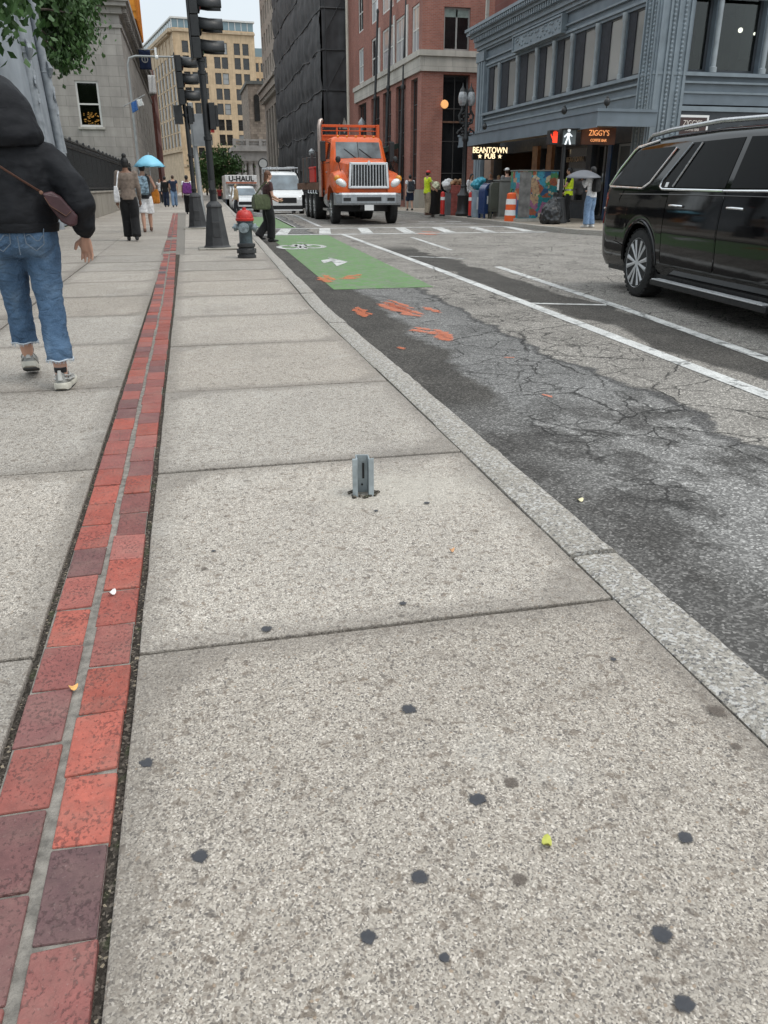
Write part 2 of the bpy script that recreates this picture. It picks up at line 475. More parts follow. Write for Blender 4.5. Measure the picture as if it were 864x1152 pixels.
def m_ashlar(name, col, bw=1.3, bh=.55, joint=.55, var=.12, msz=.012, rough=.85):
    n = N(name); v = n.obj(); xs = n.xyz(v)
    u = n.comb(n.math('ADD', xs[0], xs[1]), xs[2], 0.0)
    q = n.n('ShaderNodeTexBrick'); n.lk(u, q.inputs['Vector'])
    n.put(tuple(c * (1 - var) for c in col), q.inputs['Color1']); n.put(tuple(min(1, c * (1 + var)) for c in col), q.inputs['Color2'])
    n.put(tuple(c * joint for c in col), q.inputs['Mortar'])
    q.inputs['Scale'].default_value = 1.0
    q.inputs['Mortar Size'].default_value = msz; q.inputs['Brick Width'].default_value = bw; q.inputs['Row Height'].default_value = bh
    c = n.mix(1.0, q.outputs['Color'], n.ramp(n.noise(v, .7, 6, .65), [(.3, .84), (.7, 1.12)]), 'MULTIPLY')
    c = n.mix(1.0, c, n.ramp(n.noise(n.map(v, (1.5, 1.5, .14)), 1.4, 5, .6), [(.32, .84), (.6, 1.06)]), 'MULTIPLY')
    nr = n.bump(q.outputs['Fac'], -.4, .015); nr = n.bump(n.noise(v, 18, 5, .7), .25, .02, nr)
    return n.set(c, rough, 0, nr, .3)
def m_glass(name, dark=(.012, .014, .016), lite=(.16, .17, .17), amt=.35, rough=.06):
    """window seen by day: dark room, pale blind or pale reflection in the colour of a reflecting pane"""
    n = N(name); v = n.obj()
    r = n.rand()
    f = n.noise(n.map(v, (.9, .9, .6)), 1.3, 3)
    c = n.mix(n.rng(f, .4, .7, 0, .6), dark, tuple(x * 2.2 + .006 for x in dark))
    b = n.math('GREATER_THAN', r, 1 - amt)
    c = n.mix(b, c, n.mix(n.rng(r, 1 - amt, 1, .4, 1), tuple(x * .4 for x in lite), lite))
    return n.set(c, rough, 0, n.bump(n.noise(v, 1.5, 2), .04, .05), .7, coat=.2)
def m_denim():
    n = N('denim'); v = n.obj(); xs = n.xyz(v)
    f = n.noise(n.map(v, (1, 1, .6)), 7, 3, .5)
    tw = n.noise(n.map(v, (1, 1, .25), rot=(0, 0, 0)), 420, 2)
    c = n.ramp(f, [(.3, (.036, .072, .130)), (.55, (.070, .125, .205)), (.78, (.145, .215, .305))])
    c = n.mix(n.rng(tw, .5, .7, 0, .3), c, (.22, .30, .42))
    nr = n.bump(n.noise(n.map(v, (1, 1, 1.6)), 13, 3, .55, .8), .75, .03)
    nr = n.bump(tw, .2, .002, nr)
    return n.set(c, .9, 0, nr, .2)
def m_carpaint(name, col, rough=.12, dust=.0):
    n = N(name); v = n.obj()
    c = n.mix(n.rng(n.noise(v, 4, 5, .65), .45, .75, 0, dust), col, (.12, .11, .10))
    return n.set(c, n.rng(n.noise(v, 9, 4), .3, .7, rough * .8, rough * 1.5), 0, n.bump(n.noise(v, 1.7, 2), .03, .05), .3, coat=.12)
def m_mural():
    n = N('painted_mural'); v = n.obj()
    w = n.mix(.5, v, n.noise(v, 2.5, 3, col=True), 'ADD')
    a = n.xyz(n.vor(w, 4.2))[0]
    c = n.ramp(a, [(0, (.03, .10, .22)), (.14, (.02, .22, .25)), (.28, (.35, .10, .05)), (.4, (.08, .25, .10)), (.52, (.45, .30, .18)), (.64, (.06, .30, .42)), (.76, (.30, .12, .22)), (.88, (.55, .45, .30))], 'CONSTANT')
    c = n.mix(n.rng(n.noise(v, 14, 4), .5, .7, 0, .6), c, (.05, .05, .06))
    return n.set(c, .6, 0, None, .4)
def m_leaf(name, a, b):
    n = N(name); v = n.obj()
    c = n.mix(n.rng(n.noise(v, .9, 3), .35, .65), a, b)
    c = n.mix(n.attr('tint'), c, tuple(min(1, x * 1.6) for x in b))
    n.set(c, .55, 0, None, .35)
    return n.m

M = {}
M['pave'] = m_pavement()
M['kerb'] = m_granite()
M['asphalt'] = m_asphalt()
M['white_line'] = m_paint('road_marking_white', (.70, .70, .68), .54)
M['worn_line'] = m_paint('road_marking_worn', (.66, .66, .64), .51)
M['green_paint'] = m_paint('bike_lane_green', (.14, .285, .095), .465, (.17, .21, .14))
M['brickpave'] = m_brickstrip()
M['dirt'] = m_dirtjoint()
M['mortar'] = mat_plain('grey_mortar', (.205, .188, .165), .9, 0, .42, 38, .6, 160)
M['dark_dirt'] = m_dirtjoint('dark_joint_dirt', (.070, .060, .050))
def m_stain(name, col, a):
    n = N(name); v = n.obj()
    n.set(n.mix(n.noise(v, 90, 3), tuple(x * .8 for x in col), tuple(x * 1.25 for x in col)), .85, 0, n.bump(n.noise(v, 150, 3), .3, .004), .25)
    f = n.math('ADD', n.xyz(n.attr('tint'))[0], n.math('MULTIPLY', n.math('SUBTRACT', n.noise(v, 85, 4, .7), .5), 1.1))
    tr = n.n('ShaderNodeBsdfTransparent'); mx = n.n('ShaderNodeMixShader')
    n.lk(n.rng(f, .18, .42, 0, a), mx.inputs[0]); n.lk(tr.outputs[0], mx.inputs[1]); n.lk(n.p.outputs[0], mx.inputs[2]); n.lk(mx.outputs[0], n.out.inputs[0])
    return n.m
M['gum'] = m_stain('gum_black', (.055, .057, .064), .93)
M['orange_mark'] = m_stain('utility_spray_orange', (.74, .21, .10), .48)
M['gum2'] = m_stain('stain_brown', (.12, .10, .085), .7)
M['black_metal'] = mat_plain('black_painted_iron', (.016, .017, .018), .42, .0, .35, 6, .25, 60)
M['black_metal_flat'] = mat_plain('black_weathered_iron', (.035, .036, .038), .6, .0, .35, 6, .3, 50)
M['galv'] = mat_plain('galvanised_steel', (.36, .41, .43), .48, .55, .28, 14, .2, 90)
M['grey_pole'] = mat_plain('grey_painted_steel', (.30, .31, .31), .5, .2, .2, 3)
M['white_paint'] = mat_plain('white_paint', (.78, .78, .77), .5, 0, .06, 2)
M['chrome'] = mat_plain('chrome', (.72, .73, .74), .16, 1.0, .08, 5)
M['alu'] = mat_plain('brushed_aluminium', (.55, .56, .57), .32, 1.0, .12, 8)
M['rubber'] = mat_plain('tyre_rubber', (.018, .018, .018), .85, 0, .4, 8, .4, 50)
M['plastic_black'] = mat_plain('black_plastic', (.014, .014, .015), .5, 0, .3, 6)
M['brick_red'] = m_brickwall('red_brick', (.36, .145, .11), (.28, .105, .08), (.29, .22, .19))
M['brick_red2'] = m_brickwall('dark_red_brick', (.20, .075, .06), (.15, .055, .045), (.16, .12, .11), bh=.3, bw=2.5)
M['limestone'] = m_ashlar('pale_limestone', (.47, .445, .40), 1.6, .8, .7, .06)
M['stone_left'] = m_ashlar('grey_granite_ashlar', (.35, .325, .30), 1.45, .62, .58, .10)
M['gate_stone'] = mat_plain('blue_grey_granite', (.255, .285, .315), .85, 0, .22, 1.3, .35, 14)
M['gate_stone2'] = mat_plain('weathered_carved_granite', (.275, .30, .325), .85, 0, .25, 5, .5, 20)
M['wall_granite'] = m_ashlar('rough_granite_wall', (.33, .31, .27), 1.1, 1.2, .6, .1)
M['tan'] = m_ashlar('tan_stone', (.55, .415, .27), 1.2, .6, .9, .05)
M['tan_dark'] = m_ashlar('tan_stone_trim_shade', (.50, .395, .275), 1.2, .6, .85, .06)  # trim stone; also the street front, its shade put into the colour
M['ochre'] = m_ashlar('orange_hoarding', (.62, .25, .035), 1.4, 2.4, .7, .14)
M['chapel'] = m_ashlar('brown_chapel_stone', (.235, .195, .16), .7, .4, .6, .3)
M['chapel2'] = mat_plain('grey_portico_stone', (.30, .29, .28), .8, 0, .2, 1.2)
M['pale_bldg'] = m_ashlar('pale_grey_stone', (.37, .33, .285), 1.0, .5, .75, .08)
M['cast_iron'] = mat_plain('slate_blue_cast_iron', (.145, .178, .207), .55, 0, .16, 1.8, .12, 30)
M['cast_iron2'] = mat_plain('slate_blue_trim', (.20, .24, .27), .55, 0, .16, 2.5, .25, 36)
M['cast_iron_dark'] = mat_plain('charcoal_fascia', (.040, .046, .054), .6, 0, .2, 1.6)
M['tarp'] = mat_plain('black_scaffold_netting', (.048, .049, .052), .75, 0, .38, 1.1, .8, 2.2)
M['glass'] = m_glass('window_glass')
M['glass_dark'] = m_glass('dark_window_glass', (.008, .009, .010), (.05, .05, .05), .2)
M['glass_blind'] = m_glass('window_glass_blinds', (.014, .016, .018), (.58, .61, .63), .78)
M['glass_sky'] = m_glass('penthouse_glass', (.09, .16, .19), (.2, .3, .34), .5)
M['frame_white'] = mat_plain('white_window_frame', (.62, .61, .58), .5, 0, .08)
M['frame_grey'] = mat_plain('grey_window_frame', (.30, .30, .29), .5, 0, .1)
M['frame_dark'] = mat_plain('dark_window_frame', (.05, .05, .05), .5, 0, .15)
M['orange'] = m_carpaint('truck_orange', (.66, .105, .014), .3, .42)
M['red'] = mat_plain('red_paint', (.50, .028, .022), .42, 0, .2, 5)
M['black_car'] = m_carpaint('black_car_paint', (.0035, .0035, .004), .05, .02)
M['white_car'] = m_carpaint('white_car_paint', (.72, .73, .73), .2, .1)
M['car_glass'] = mat_plain('tinted_car_glass', (.002, .0025, .003), .05, 0, .1, 2, spec=.4)
M['car_glass'].node_tree.nodes['Principled BSDF'].inputs['IOR'].default_value = 1.13
M['gap'] = mat_plain('panel_gap_black', (.001, .001, .001), 1.0, 0, .1, spec=0.0)
M['windscreen'] = mat_plain('windscreen_glass', (.10, .13, .15), .05, 0, .5, 1.5, spec=.8, coat=.3)
M['lens'] = mat_plain('headlamp_lens', (.75, .76, .75), .12, .3, .1)
M['silver'] = mat_plain('silver_wheel_paint', (.58, .59, .60), .35, .25, .08, 6)
M['amber'] = mat_plain('amber_lens', (.75, .30, .03), .2)
M['red_lens'] = mat_plain('red_lens', (.30, .012, .012), .15)
M['rust'] = mat_plain('rusty_steel', (.16, .085, .055), .8, .1, .35, 5)
M['mural'] = m_mural()
M['leaf'] = m_leaf('leaf_green', (.018, .045, .013), (.045, .095, .026))
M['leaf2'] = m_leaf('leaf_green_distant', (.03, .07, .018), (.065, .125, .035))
M['bark'] = mat_plain('bark', (.075, .06, .048), .9, 0, .3, 6, .6, 20)
SKIN = [mat_plain('skin_light', (.52, .30, .215), .55, 0, .08, 8), mat_plain('skin_brown', (.20, .10, .06), .55, 0, .08, 8), mat_plain('skin_tan', (.40, .225, .15), .55, 0, .08, 8)]
HAIR = {k: mat_plain('hair_' + k, c, .55, 0, .35, 50, .5, 120) for k, c in dict(black=(.010, .009, .009), brown=(.05, .026, .014), auburn=(.11, .045, .02), blond=(.38, .25, .12), grey=(.25, .24, .23)).items()}
_fab = {}
def FAB(name, col, **k):
    if name not in _fab: _fab[name] = mat_fabric('fabric_' + name, col, **k)
    return _fab[name]
# ------------------------------------------------------------------ ground
RZ = -0.13                                   # road surface below the pavement
def drift(y): return max(0.0, y - 8) * .026
def tint_last(mb, n0, col):
    if mb.cl is None: mb.cl = mb.bm.loops.layers.float_color.new('tint')
    mb.bm.faces.ensure_lookup_table()
    for f in mb.bm.faces[n0:]:
        for l in f.loops: l[mb.cl] = (*col, 1)
def sheet(name, pts, z, mat, sub=0):
    mb = MB()
    mb.quad(*[(x, y, z) for x, y in pts])
    o = mb.build(name, mat, fix=False)
    return o
gm = mat_plain('far_ground', (.16, .155, .15), .9, 0, .2, .05)
o = sheet('ground', [(-1500, -60), (1500, -60), (1500, 2500), (-1500, 2500)], RZ - .60, gm); tag(o, kind='structure')
def road_drop(y): return -.40 * min(1.0, max(0.0, (y - 40) / 22.0))
mb = MB()
ys_ = [-4, 40, 62, 330]
for a, b in zip(ys_, ys_[1:]): mb.quad((1.0, a, RZ + road_drop(a)), (70, a, RZ + road_drop(a)), (70, b, RZ + road_drop(b)), (1.0, b, RZ + road_drop(b)))
o = mb.build('road', M['asphalt'], fix=False); tag(o, kind='structure')

lg = mat_plain('graveyard_grass', (.05, .075, .03), .95, 0, .4, 3, .8, 30)
o = sheet('lawn', [(-60, -12), (-3.66, -12), (-3.66, 62.9), (-60, 62.9)], -.03, lg); tag(o, kind='structure')
# left pavement: bed of dirt, slabs with open joints, brick trail, granite kerb
mb = MB(); mb.box(-3.7, -1, RZ - .01, 1.16, 15.2, -.016)
tag(mb.build('pavement_bed', M['dark_dirt']), kind='structure')
mb = MB()
mb.cl = mb.bm.loops.layers.float_color.new('tint'); mb.bm.loops.layers.float_color.new('edge'); mb.cl = mb.bm.loops.layers.float_color.get('tint')
rs = random.Random(3)
def slab(x0, x1, y0, y1):
    n0 = len(mb.bm.faces)
    dz = rs.uniform(-.003, .001); tx = rs.uniform(-.0015, .0015)
    k = rs.uniform(.89, 1.07); w = rs.uniform(-.012, .018)
    nx, ny = 6, 6
    v = {}
    for i in range(nx + 1):
        for j in range(ny + 1):
            x = x0 + (x1 - x0) * i / nx; y = y0 + (y1 - y0) * j / ny
            if i == nx and x1 > 1: x += drift(y)
            if i in (0, nx): x += .0045 * mnoise.noise((x0 * 3, y * 4.1, 1))
            if j in (0, ny): y += .0045 * mnoise.noise((x * 4.3, y0 * 3, 2))
            v[i, j] = mb.bm.verts.new((x, y, dz + tx * (i - 3) / 3 + .0012 * mnoise.noise((x * 2, y * 2, 3))))
    for i in range(nx):
        for j in range(ny):
            mb.bm.faces.new((v[i, j], v[i + 1, j], v[i + 1, j + 1], v[i, j + 1]))
    edge = [v[i, 0] for i in range(nx + 1)] + [v[nx, j] for j in range(1, ny + 1)] + [v[i, ny] for i in range(nx - 1, -1, -1)] + [v[0, j] for j in range(ny - 1, 0, -1)]
    low = [mb.bm.verts.new((p.co.x, p.co.y, -.05)) for p in edge]
    for a in range(len(edge)):
        b = (a + 1) % len(edge)
        mb.bm.faces.new((edge[b], edge[a], low[a], low[b]))
    tint_last(mb, n0, (k + w, k, k - w))
    el = mb.bm.loops.layers.float_color.get('edge') or mb.bm.loops.layers.float_color.new('edge')
    mb.cl = mb.bm.loops.layers.float_color.get('tint')
    mb.bm.faces.ensure_lookup_table()
    for f in mb.bm.faces[n0:]:
        for l in f.loops:
            c = l.vert.co; xx = x1 + (drift(c.y) if x1 > 1 else 0)
            e = max(0, min(c.x - x0, xx - c.x, c.y - y0, y1 - c.y)); e = 1 - min(1, e / .25)
            l[el] = (e, e, e, 1)
JR = [-.9, .38, 1.815, 3.225, 4.66, 6.12, 7.59, 9.09, 10.62, 12.03, 13.55, 15.1]
JL = [-.9, .34, 1.86, 3.345, 4.88, 6.35, 7.84, 9.3, 10.8, 12.25, 13.7, 15.1]
for a, b in zip(JR, JR[1:]): slab(-.222, 1.103, a + .009, b - .009)
for a, b in zip(JL, JL[1:]):
    slab(-1.62, -.484, a + .009, b - .009)
    slab(-3.62, -1.638, a + .010, b - .010)
sw = mb.build('pavement', M['pave'])
b = sw.modifiers.new('bevel', 'BEVEL'); b.width = .005; b.segments = 2; b.limit_method = 'ANGLE'; b.angle_limit = R(50)
tag(sw, kind='structure')
# pavement further on: poured concrete with a few saw cuts
mb = MB(); mb.cl = mb.bm.loops.layers.float_color.new('tint')
y = 15.1
while y < 215:
    st = 1.5 if y < 60 else 6
    for x0, x1 in ((-3.65, -1.63), (-1.62, -.55 if y < 40 else .0), (-.14 if y < 40 else .01, 1.10)):
        n0 = len(mb.bm.faces); k = rs.uniform(.86, 1.08)
        d0, d1 = drift(y), drift(y + st)
        a0, a1 = (0, 0) if x0 < -1 else (0, 0)
        e0, e1 = (d0, d1) if x1 > 1 else (0, 0)
        mb.quad((x0, y + .01, 0), (x1 + e0, y + .01, 0), (x1 + e1, y + st - .01, 0), (x0, y + st - .01, 0))
        mb.quad((x0, y + .01, -.05), (x0, y + .01, 0), (x1 + e0, y + .01, 0), (x1 + e0, y + .01, -.05))
        tint_last(mb, n0, (k, k, k))
    y += st
tag(mb.build('pavement', M['pave'], fix=False), kind='structure')
mb = MB()
mb.box(-3.66, 15.2, RZ - .01, 1.16, 215, -.008)
tag(mb.build('pavement_bed', M['mortar']), kind='structure')

# brick trail: two rows of bricks set lengthwise
mb = MB(); mb.cl = mb.bm.loops.layers.float_color.new('tint')
reds = [(.35, .088, .062), (.305, .094, .075), (.265, .090, .078), (.32, .112, .092), (.225, .082, .072), (.30, .078, .058), (.36, .098, .070)]
purp = [(.175, .080, .076), (.145, .080, .080), (.20, .085, .078)]
slate = [(.078, .085, .098)]
seqL = 'rrrrprpsrpr'
for side, xa, xb in ((0, -.463, -.364), (1, -.343, -.243)):
    y = -.12 + side * .085
    k = 0
    while y < 40:
        L = rs.uniform(.188, .200)
        if 15.2 < y < 16.0 or 19.4 < y < 20.6: y += L; continue
        n0 = len(mb.bm.faces)
        q = rs.random()
        col = rs.choice(reds) if q < .76 else (rs.choice(purp) if q < .97 else slate[0])
        far = min(1, max(0, (y - 6) / 14))
        j = rs.uniform(.85, 1.12)
        wx = -.10 * max(0, y - 9) / 12
        dz = rs.uniform(-.003, .002) + (.006 if y > 15 else 0)
        x0 = xa + rs.uniform(-.004, .004) + wx; x1 = xb + rs.uniform(-.004, .004) + wx
        tw = rs.uniform(-.004, .004)
        z0 = -.03
        v = [mb.bm.verts.new(p) for p in ((x0, y + tw, z0), (x1, y - tw, z0), (x1, y + L - tw, z0), (x0, y + L + tw, z0),
                                          (x0, y + tw, dz), (x1, y - tw, dz), (x1, y + L - tw, dz), (x0, y + L + tw, dz))]
        for f in ((4, 5, 6, 7), (0, 1, 5, 4), (1, 2, 6, 5), (2, 3, 7, 6), (3, 0, 4, 7)): mb.bm.faces.new([v[i] for i in f])
        tint_last(mb, n0, tuple(c * j for c in col))
        y += L + rs.uniform(.006, .011); k += 1
o = mb.build('brick_path', M['brickpave'])
b = o.modifiers.new('bevel', 'BEVEL'); b.width = .0035; b.segments = 2; b.limit_method = 'ANGLE'
tag(o, kind='structure')
mb = MB()                                     # pale mortar between the rows and ends
mb.quad((-.464, -.9, -.006), (-.242, -.9, -.006), (-.242, 9, -.006), (-.464, 9, -.006))
mb.quad((-.464, 9, -.006), (-.242, 9, -.006), (-.296, 15.1, -.006), (-.53, 15.1, -.006))
tag(mb.build('mortar_bed', M['mortar'], fix=False), kind='structure')

# granite kerb stones, split face towards the road
mb = MB()
y = -1.2
lens = [1.5, 1.75, 1.55, 1.42, 1.9, 2.1, 1.7]
k = 0
while y < 215:
    L = lens[k % 7] if y < 40 else 8.0; k += 1
    if k == 1: L = 1.55
    n = 40 if y < 6 else 14 if y < 12 else 3
    rings = []
    tz = rs.uniform(-.004, .006); ox = rs.uniform(-.006, .006)
    for j in range(n + 1):
        yy = y + .006 + (L - .012) * j / n
        d = drift(yy)
        a = .004 * mnoise.noise((1.3, yy * 2.3, k)); c = .006 * mnoise.noise((7.7, yy * 3.1, k)) + .007 * mnoise.noise((3.1, yy * 13, k))
        xi, xo = 1.113 + d + ox + a * .5, 1.285 + d + ox + c
        rings.append([Vector(p) for p in ((xi, yy, -.3), (xi, yy, -.004 + tz), (xi + .015, yy, .002 + tz + a * .2), (xi + .08, yy, .004 + tz), (xo - .022, yy, .001 + tz + c * .2), (xo - .004, yy, -.014 + tz), (xo + .008 + c, yy, -.07), (xo + .012, yy, -.7))])
    mb.loft(rings)
    y += L
o = mb.build('kerb', M['kerb'], smooth=True); tag(o, kind='structure')

# right-hand pavement with a rounded corner at the crossing
mb = MB(); mb.cl = mb.bm.loops.layers.float_color.new('tint')
def corner(off):
    r = 2.2
    pts = [(10.75 - off, 215)]
    for i in range(9):
        a = PI + (PI / 2) * i / 8
        pts.append((10.75 + r + (r + off) * math.cos(a), 20.2 + r + (r + off) * math.sin(a)))
    pts.append((70, 20.2 - off))
    return pts
n0 = 0
inner = corner(0)
poly = inner + [(70, 26), (18, 26), (18, 215)]
mb.bm.faces.new([mb.bm.verts.new((x, y, 0)) for x, y in poly])
tint_last(mb, 0, (.92, .88, .82))
tag(mb.build('far_pavement', M['pave'], fix=False), kind='structure')
mb = MB()
ou = corner(.16)
mb.loft([[Vector((a[0], a[1], .004)), Vector((b_[0], b_[1], .002)), Vector((b_[0], b_[1], -.3)), Vector((a[0], a[1], -.3))] for a, b_ in zip(inner, ou)])
tag(mb.build('kerb', M['kerb']), kind='structure')

# ------------------------------------------------------------------ paint on the road
MZ = RZ + .004
def stripe(mb, pts, w, z=MZ):
    n = len(pts)
    L, Rr = [], []
    for i, (x, y) in enumerate(pts):
        x0, y0 = pts[max(i - 1, 0)]; x1, y1 = pts[min(i + 1, n - 1)]
        t = Vector((x1 - x0, y1 - y0)).normalized(); nn = Vector((-t.y, t.x)) * (w / 2)
        L.append((x + nn.x, y + nn.y, z + road_drop(y))); Rr.append((x - nn.x, y - nn.y, z + road_drop(y)))
    for i in range(n - 1):
        mb.quad(Rr[i], Rr[i + 1], L[i + 1], L[i])
mb = MB()
stripe(mb, [(3.2, -4), (3.38, 1.5), (3.50, 4.25), (3.67, 8.4), (3.86, 12.8), (4.02, 17.5), (4.2, 23.2)], .135)
tag(mb.build('lane_line', M['white_line'], fix=False), kind='structure')
mb = MB()
stripe(mb, [(3.65, -4), (4.02, 2.5), (4.26, 5.23), (4.57, 8.05), (4.97, 13.0)], .125)
stripe(mb, [(5.35, 16.8), (5.75, 21.5)], .11)
stripe(mb, [(3.72, 8.62), (4.50, 8.30)], .10, MZ + .002)
stripe(mb, [(4.05, 15.4), (4.95, 14.6)], .10, MZ + .002)
tag(mb.build('buffer_line', M['worn_line'], fix=False), kind='structure')
mb = MB()
stripe(mb, [(1.75, 23.45), (10.4, 23.2)], .30)
stripe(mb, [(1.9, 27.0), (10.4, 26.8)], .28)
x = 2.5
while x < 10.4:
    stripe(mb, [(x, 23.63), (x + .5, 26.84)], .34, MZ + .0005)
    x += 1.25
for x in (6.4, 7.5, 8.6, 9.7):
    stripe(mb, [(x, 31.2), (x + .6, 31.1)], .35)
stripe(mb, [(6.2, 29.6), (10.4, 29.4)], .2)
stripe(mb, [(4.3, 28), (4.95, 40), (6.0, 62), (6.6, 75)], .14)
stripe(mb, [(3.4, 28), (3.8, 40), (4.3, 62), (4.6, 75)], .12)
tag(mb.build('crosswalk', M['white_line'], fix=False), kind='structure')
mb = MB()
def gpoly(mb, px, z):
    mb.bm.faces.new([mb.bm.verts.new(G(x, y, z)) for x, y in px])
mb.quad((1.75, 10.43, MZ), (3.1, 10.43, MZ), (3.72, 23.0, MZ), (2.08, 23.2, MZ))
mb.quad((2.2, 27.4, MZ), (3.4, 27.4, MZ), (3.75, 38, MZ), (2.5, 38, MZ))
tag(mb.build('bike_lane', M['green_paint'], fix=False), kind='structure')
mb = MB(); z2 = MZ + .004
gpoly(mb, [(361, 292.8), (374, 290.6), (377, 293.4), (364, 296)], z2); gpoly(mb, [(369, 289.2), (391.5, 294.6), (379, 299.5)], z2 + .0015)
for cx, cy in ((328, 278), (350, 277)):       # bicycle symbol
    c = G(cx, cy, z2)
    for i in range(14):
        a0, a1 = 2 * PI * i / 14, 2 * PI * (i + 1) / 14
        ro, ri = .34, .22
        mb.quad(*[(c.x + r * math.cos(a), c.y + 2.0 * r * math.sin(a), z2) for r, a in ((ri, a0), (ro, a0), (ro, a1), (ri, a1))])
for (a, b_) in (((328, 278), (338, 274.5)), ((338, 274.5), (350, 277)), ((333, 280), (345, 275)), ((330, 275), (345, 280.5)), ((334, 272.5), (342, 273))):
    p, q = G(*a, z2), G(*b_, z2)
    stripe(mb, [(p.x, p.y), (q.x, q.y)], .10, z2 + .001)
tag(mb.build('bike_symbol', M['worn_line'], fix=False), kind='structure')
mb = MB()
def blot(px0, px1, w, seed):
    p, q = G(*px0, z2), G(*px1, z2)
    d = (q - p); L = d.length; d.normalize(); nn = Vector((-d.y, d.x, 0))
    n = 16; up, dn = [], []
    for i in range(n + 1):
        t = i / n; env = math.sin(PI * min(1, max(0.04, t * .94 + .03))) ** .4
        c = p + d * (L * t)
        up.append(c + nn * w * env * (.6 + .7 * mnoise.noise((seed, t * 7, 1)))); dn.append(c - nn * w * env * (.6 + .7 * mnoise.noise((seed, t * 7, 5))))
    if mb.cl is None: mb.cl = mb.bm.loops.layers.float_color.new('tint')
    md = [(u + d_) / 2 for u, d_ in zip(up, dn)]
    for A_, B_ in ((dn, md), (md, up)):
        for i in range(n):
            f = mb.bm.faces.new([mb.bm.verts.new(q) for q in (A_[i], A_[i + 1], B_[i + 1], B_[i])])
            for l, (arr, j) in zip(f.loops, ((A_, i), (A_, i + 1), (B_, i + 1), (B_, i))):
                t = (1.0 if arr is md else 0.0) * min(1, 6 * (j / n) * (1 - j / n) + .1)
                l[mb.cl] = (t, t, t, 1)
for i, (a, b_, w) in enumerate([((425, 341), (472, 357), .09), ((432, 339), (462, 350), .06), ((398, 347), (413, 357), .06), ((463, 370), (480, 374), .07), ((486, 372), (506, 384), .08), ((474, 345), (496, 352), .05),
                                ((384, 314), (402, 311), .12), ((360, 311), (372, 318), .09), ((470, 262.5), (490, 264), .2), ((566, 402), (580, 402), .02), ((448, 390), (455, 393), .03), ((610, 443), (622, 447), .02)]):
    blot(a, b_, w * 1.9, i * 3.1)
    if w > .05: blot((a[0] + 3, a[1] - 2.2), (b_[0] + 5, b_[1] - 2.6), w * 1.3, i * 2.3 + 1)
tag(mb.build('utility_mark', M['orange_mark'], fix=False), kind='structure')

# gum and stains trodden into the pavement
mb = MB(); m2 = MB()
def disc(mb, x, y, r, seed, z=.0020):
    if mb.cl is None: mb.cl = mb.bm.loops.layers.float_color.new('tint')
    r *= 1.45
    p = G(x, y, 0); n = 18
    vs = [mb.bm.verts.new((p.x + r * math.cos(2 * PI * i / n) * (1 + .25 * mnoise.noise((seed, i * .9, 0))), p.y + r * math.sin(2 * PI * i / n) * (1 + .25 * mnoise.noise((seed, i * .9, 4))), z)) for i in range(n)]
    ce = mb.bm.verts.new((p.x, p.y, z))
    for i in range(n):
        f = mb.bm.faces.new((ce, vs[i], vs[(i + 1) % n]))
        for l in f.loops: l[mb.cl] = (1, 1, 1, 1) if l.vert == ce else (0, 0, 0, 1)
for i, (x, y, r) in enumerate([(225, 964, .0145), (165, 859, .0135), (300, 708, .014), (460, 798, .016), (537, 900, .016), (472, 988, .0145), (414, 1055, .0125), (771, 943, .0135), (745, 1052, .015), (770, 1130, .014),
                               (453, 679, .010), (500, 1078, .008), (423, 575, .008), (480, 566, .010), (240, 620, .007), (690, 742, .007)]):
    disc(mb, x, y, r, i)
for i, (x, y, r) in enumerate([(806, 800, .020), (575, 881, .014), (585, 990, .013), (828, 840, .011), (230, 640, .010)]):
    disc(m2, x, y, r, i + 50, .0019)
tag(mb.build('gum_stain', M['gum'], fix=False), kind='structure')
tag(m2.build('brown_stain', M['gum2'], fix=False), kind='structure')

# small litter
def leaf(px, size, col, name, label, cat, z=.006, rz=0.3):
    p = G(*px, 0 if z > 0 else RZ)
    mb = MB(); n = 12; top = []
    for i in range(n):
        a = 2 * PI * i / n
        x = size * math.cos(a); y = size * .72 * math.sin(a) * (1 + .25 * math.cos(a))
        top.append(Vector((x, y, .006 * math.cos(2 * a) + .004)))
    mb.loft([[t - Vector((0, 0, .0015)) for t in top], top])
    o = mb.build(name, mat_plain('litter_' + name + str(px[0]), col, .5, 0, .25, 60), smooth=True, loc=(p.x, p.y, (0 if z > 0 else RZ) + abs(z)), rot=(0.1, 0.1, rz))
    tag(o, label, cat)
leaf((615, 951), .0125, (.46, .47, .09), 'fallen_leaf', 'small yellow leaf lying on the bare concrete slab near the camera', 'leaf', rz=1.2)
leaf((83, 776), .011, (.75, .42, .14), 'fallen_leaf', 'small orange leaf scrap lying on the red brick path', 'leaf')
leaf((126, 669), .013, (.75, .74, .72), 'paper_scrap', 'torn white paper scrap on a brick of the red path', 'litter', rz=.9)
leaf((508, 621), .009, (.62, .33, .16), 'fallen_leaf', 'tiny brown leaf on the slab beyond the cut sign post', 'leaf')
leaf((652, 564), .016, (.72, .66, .42), 'fallen_leaf', 'pale leaf on the dark asphalt beside the kerb', 'leaf', z=-.006)

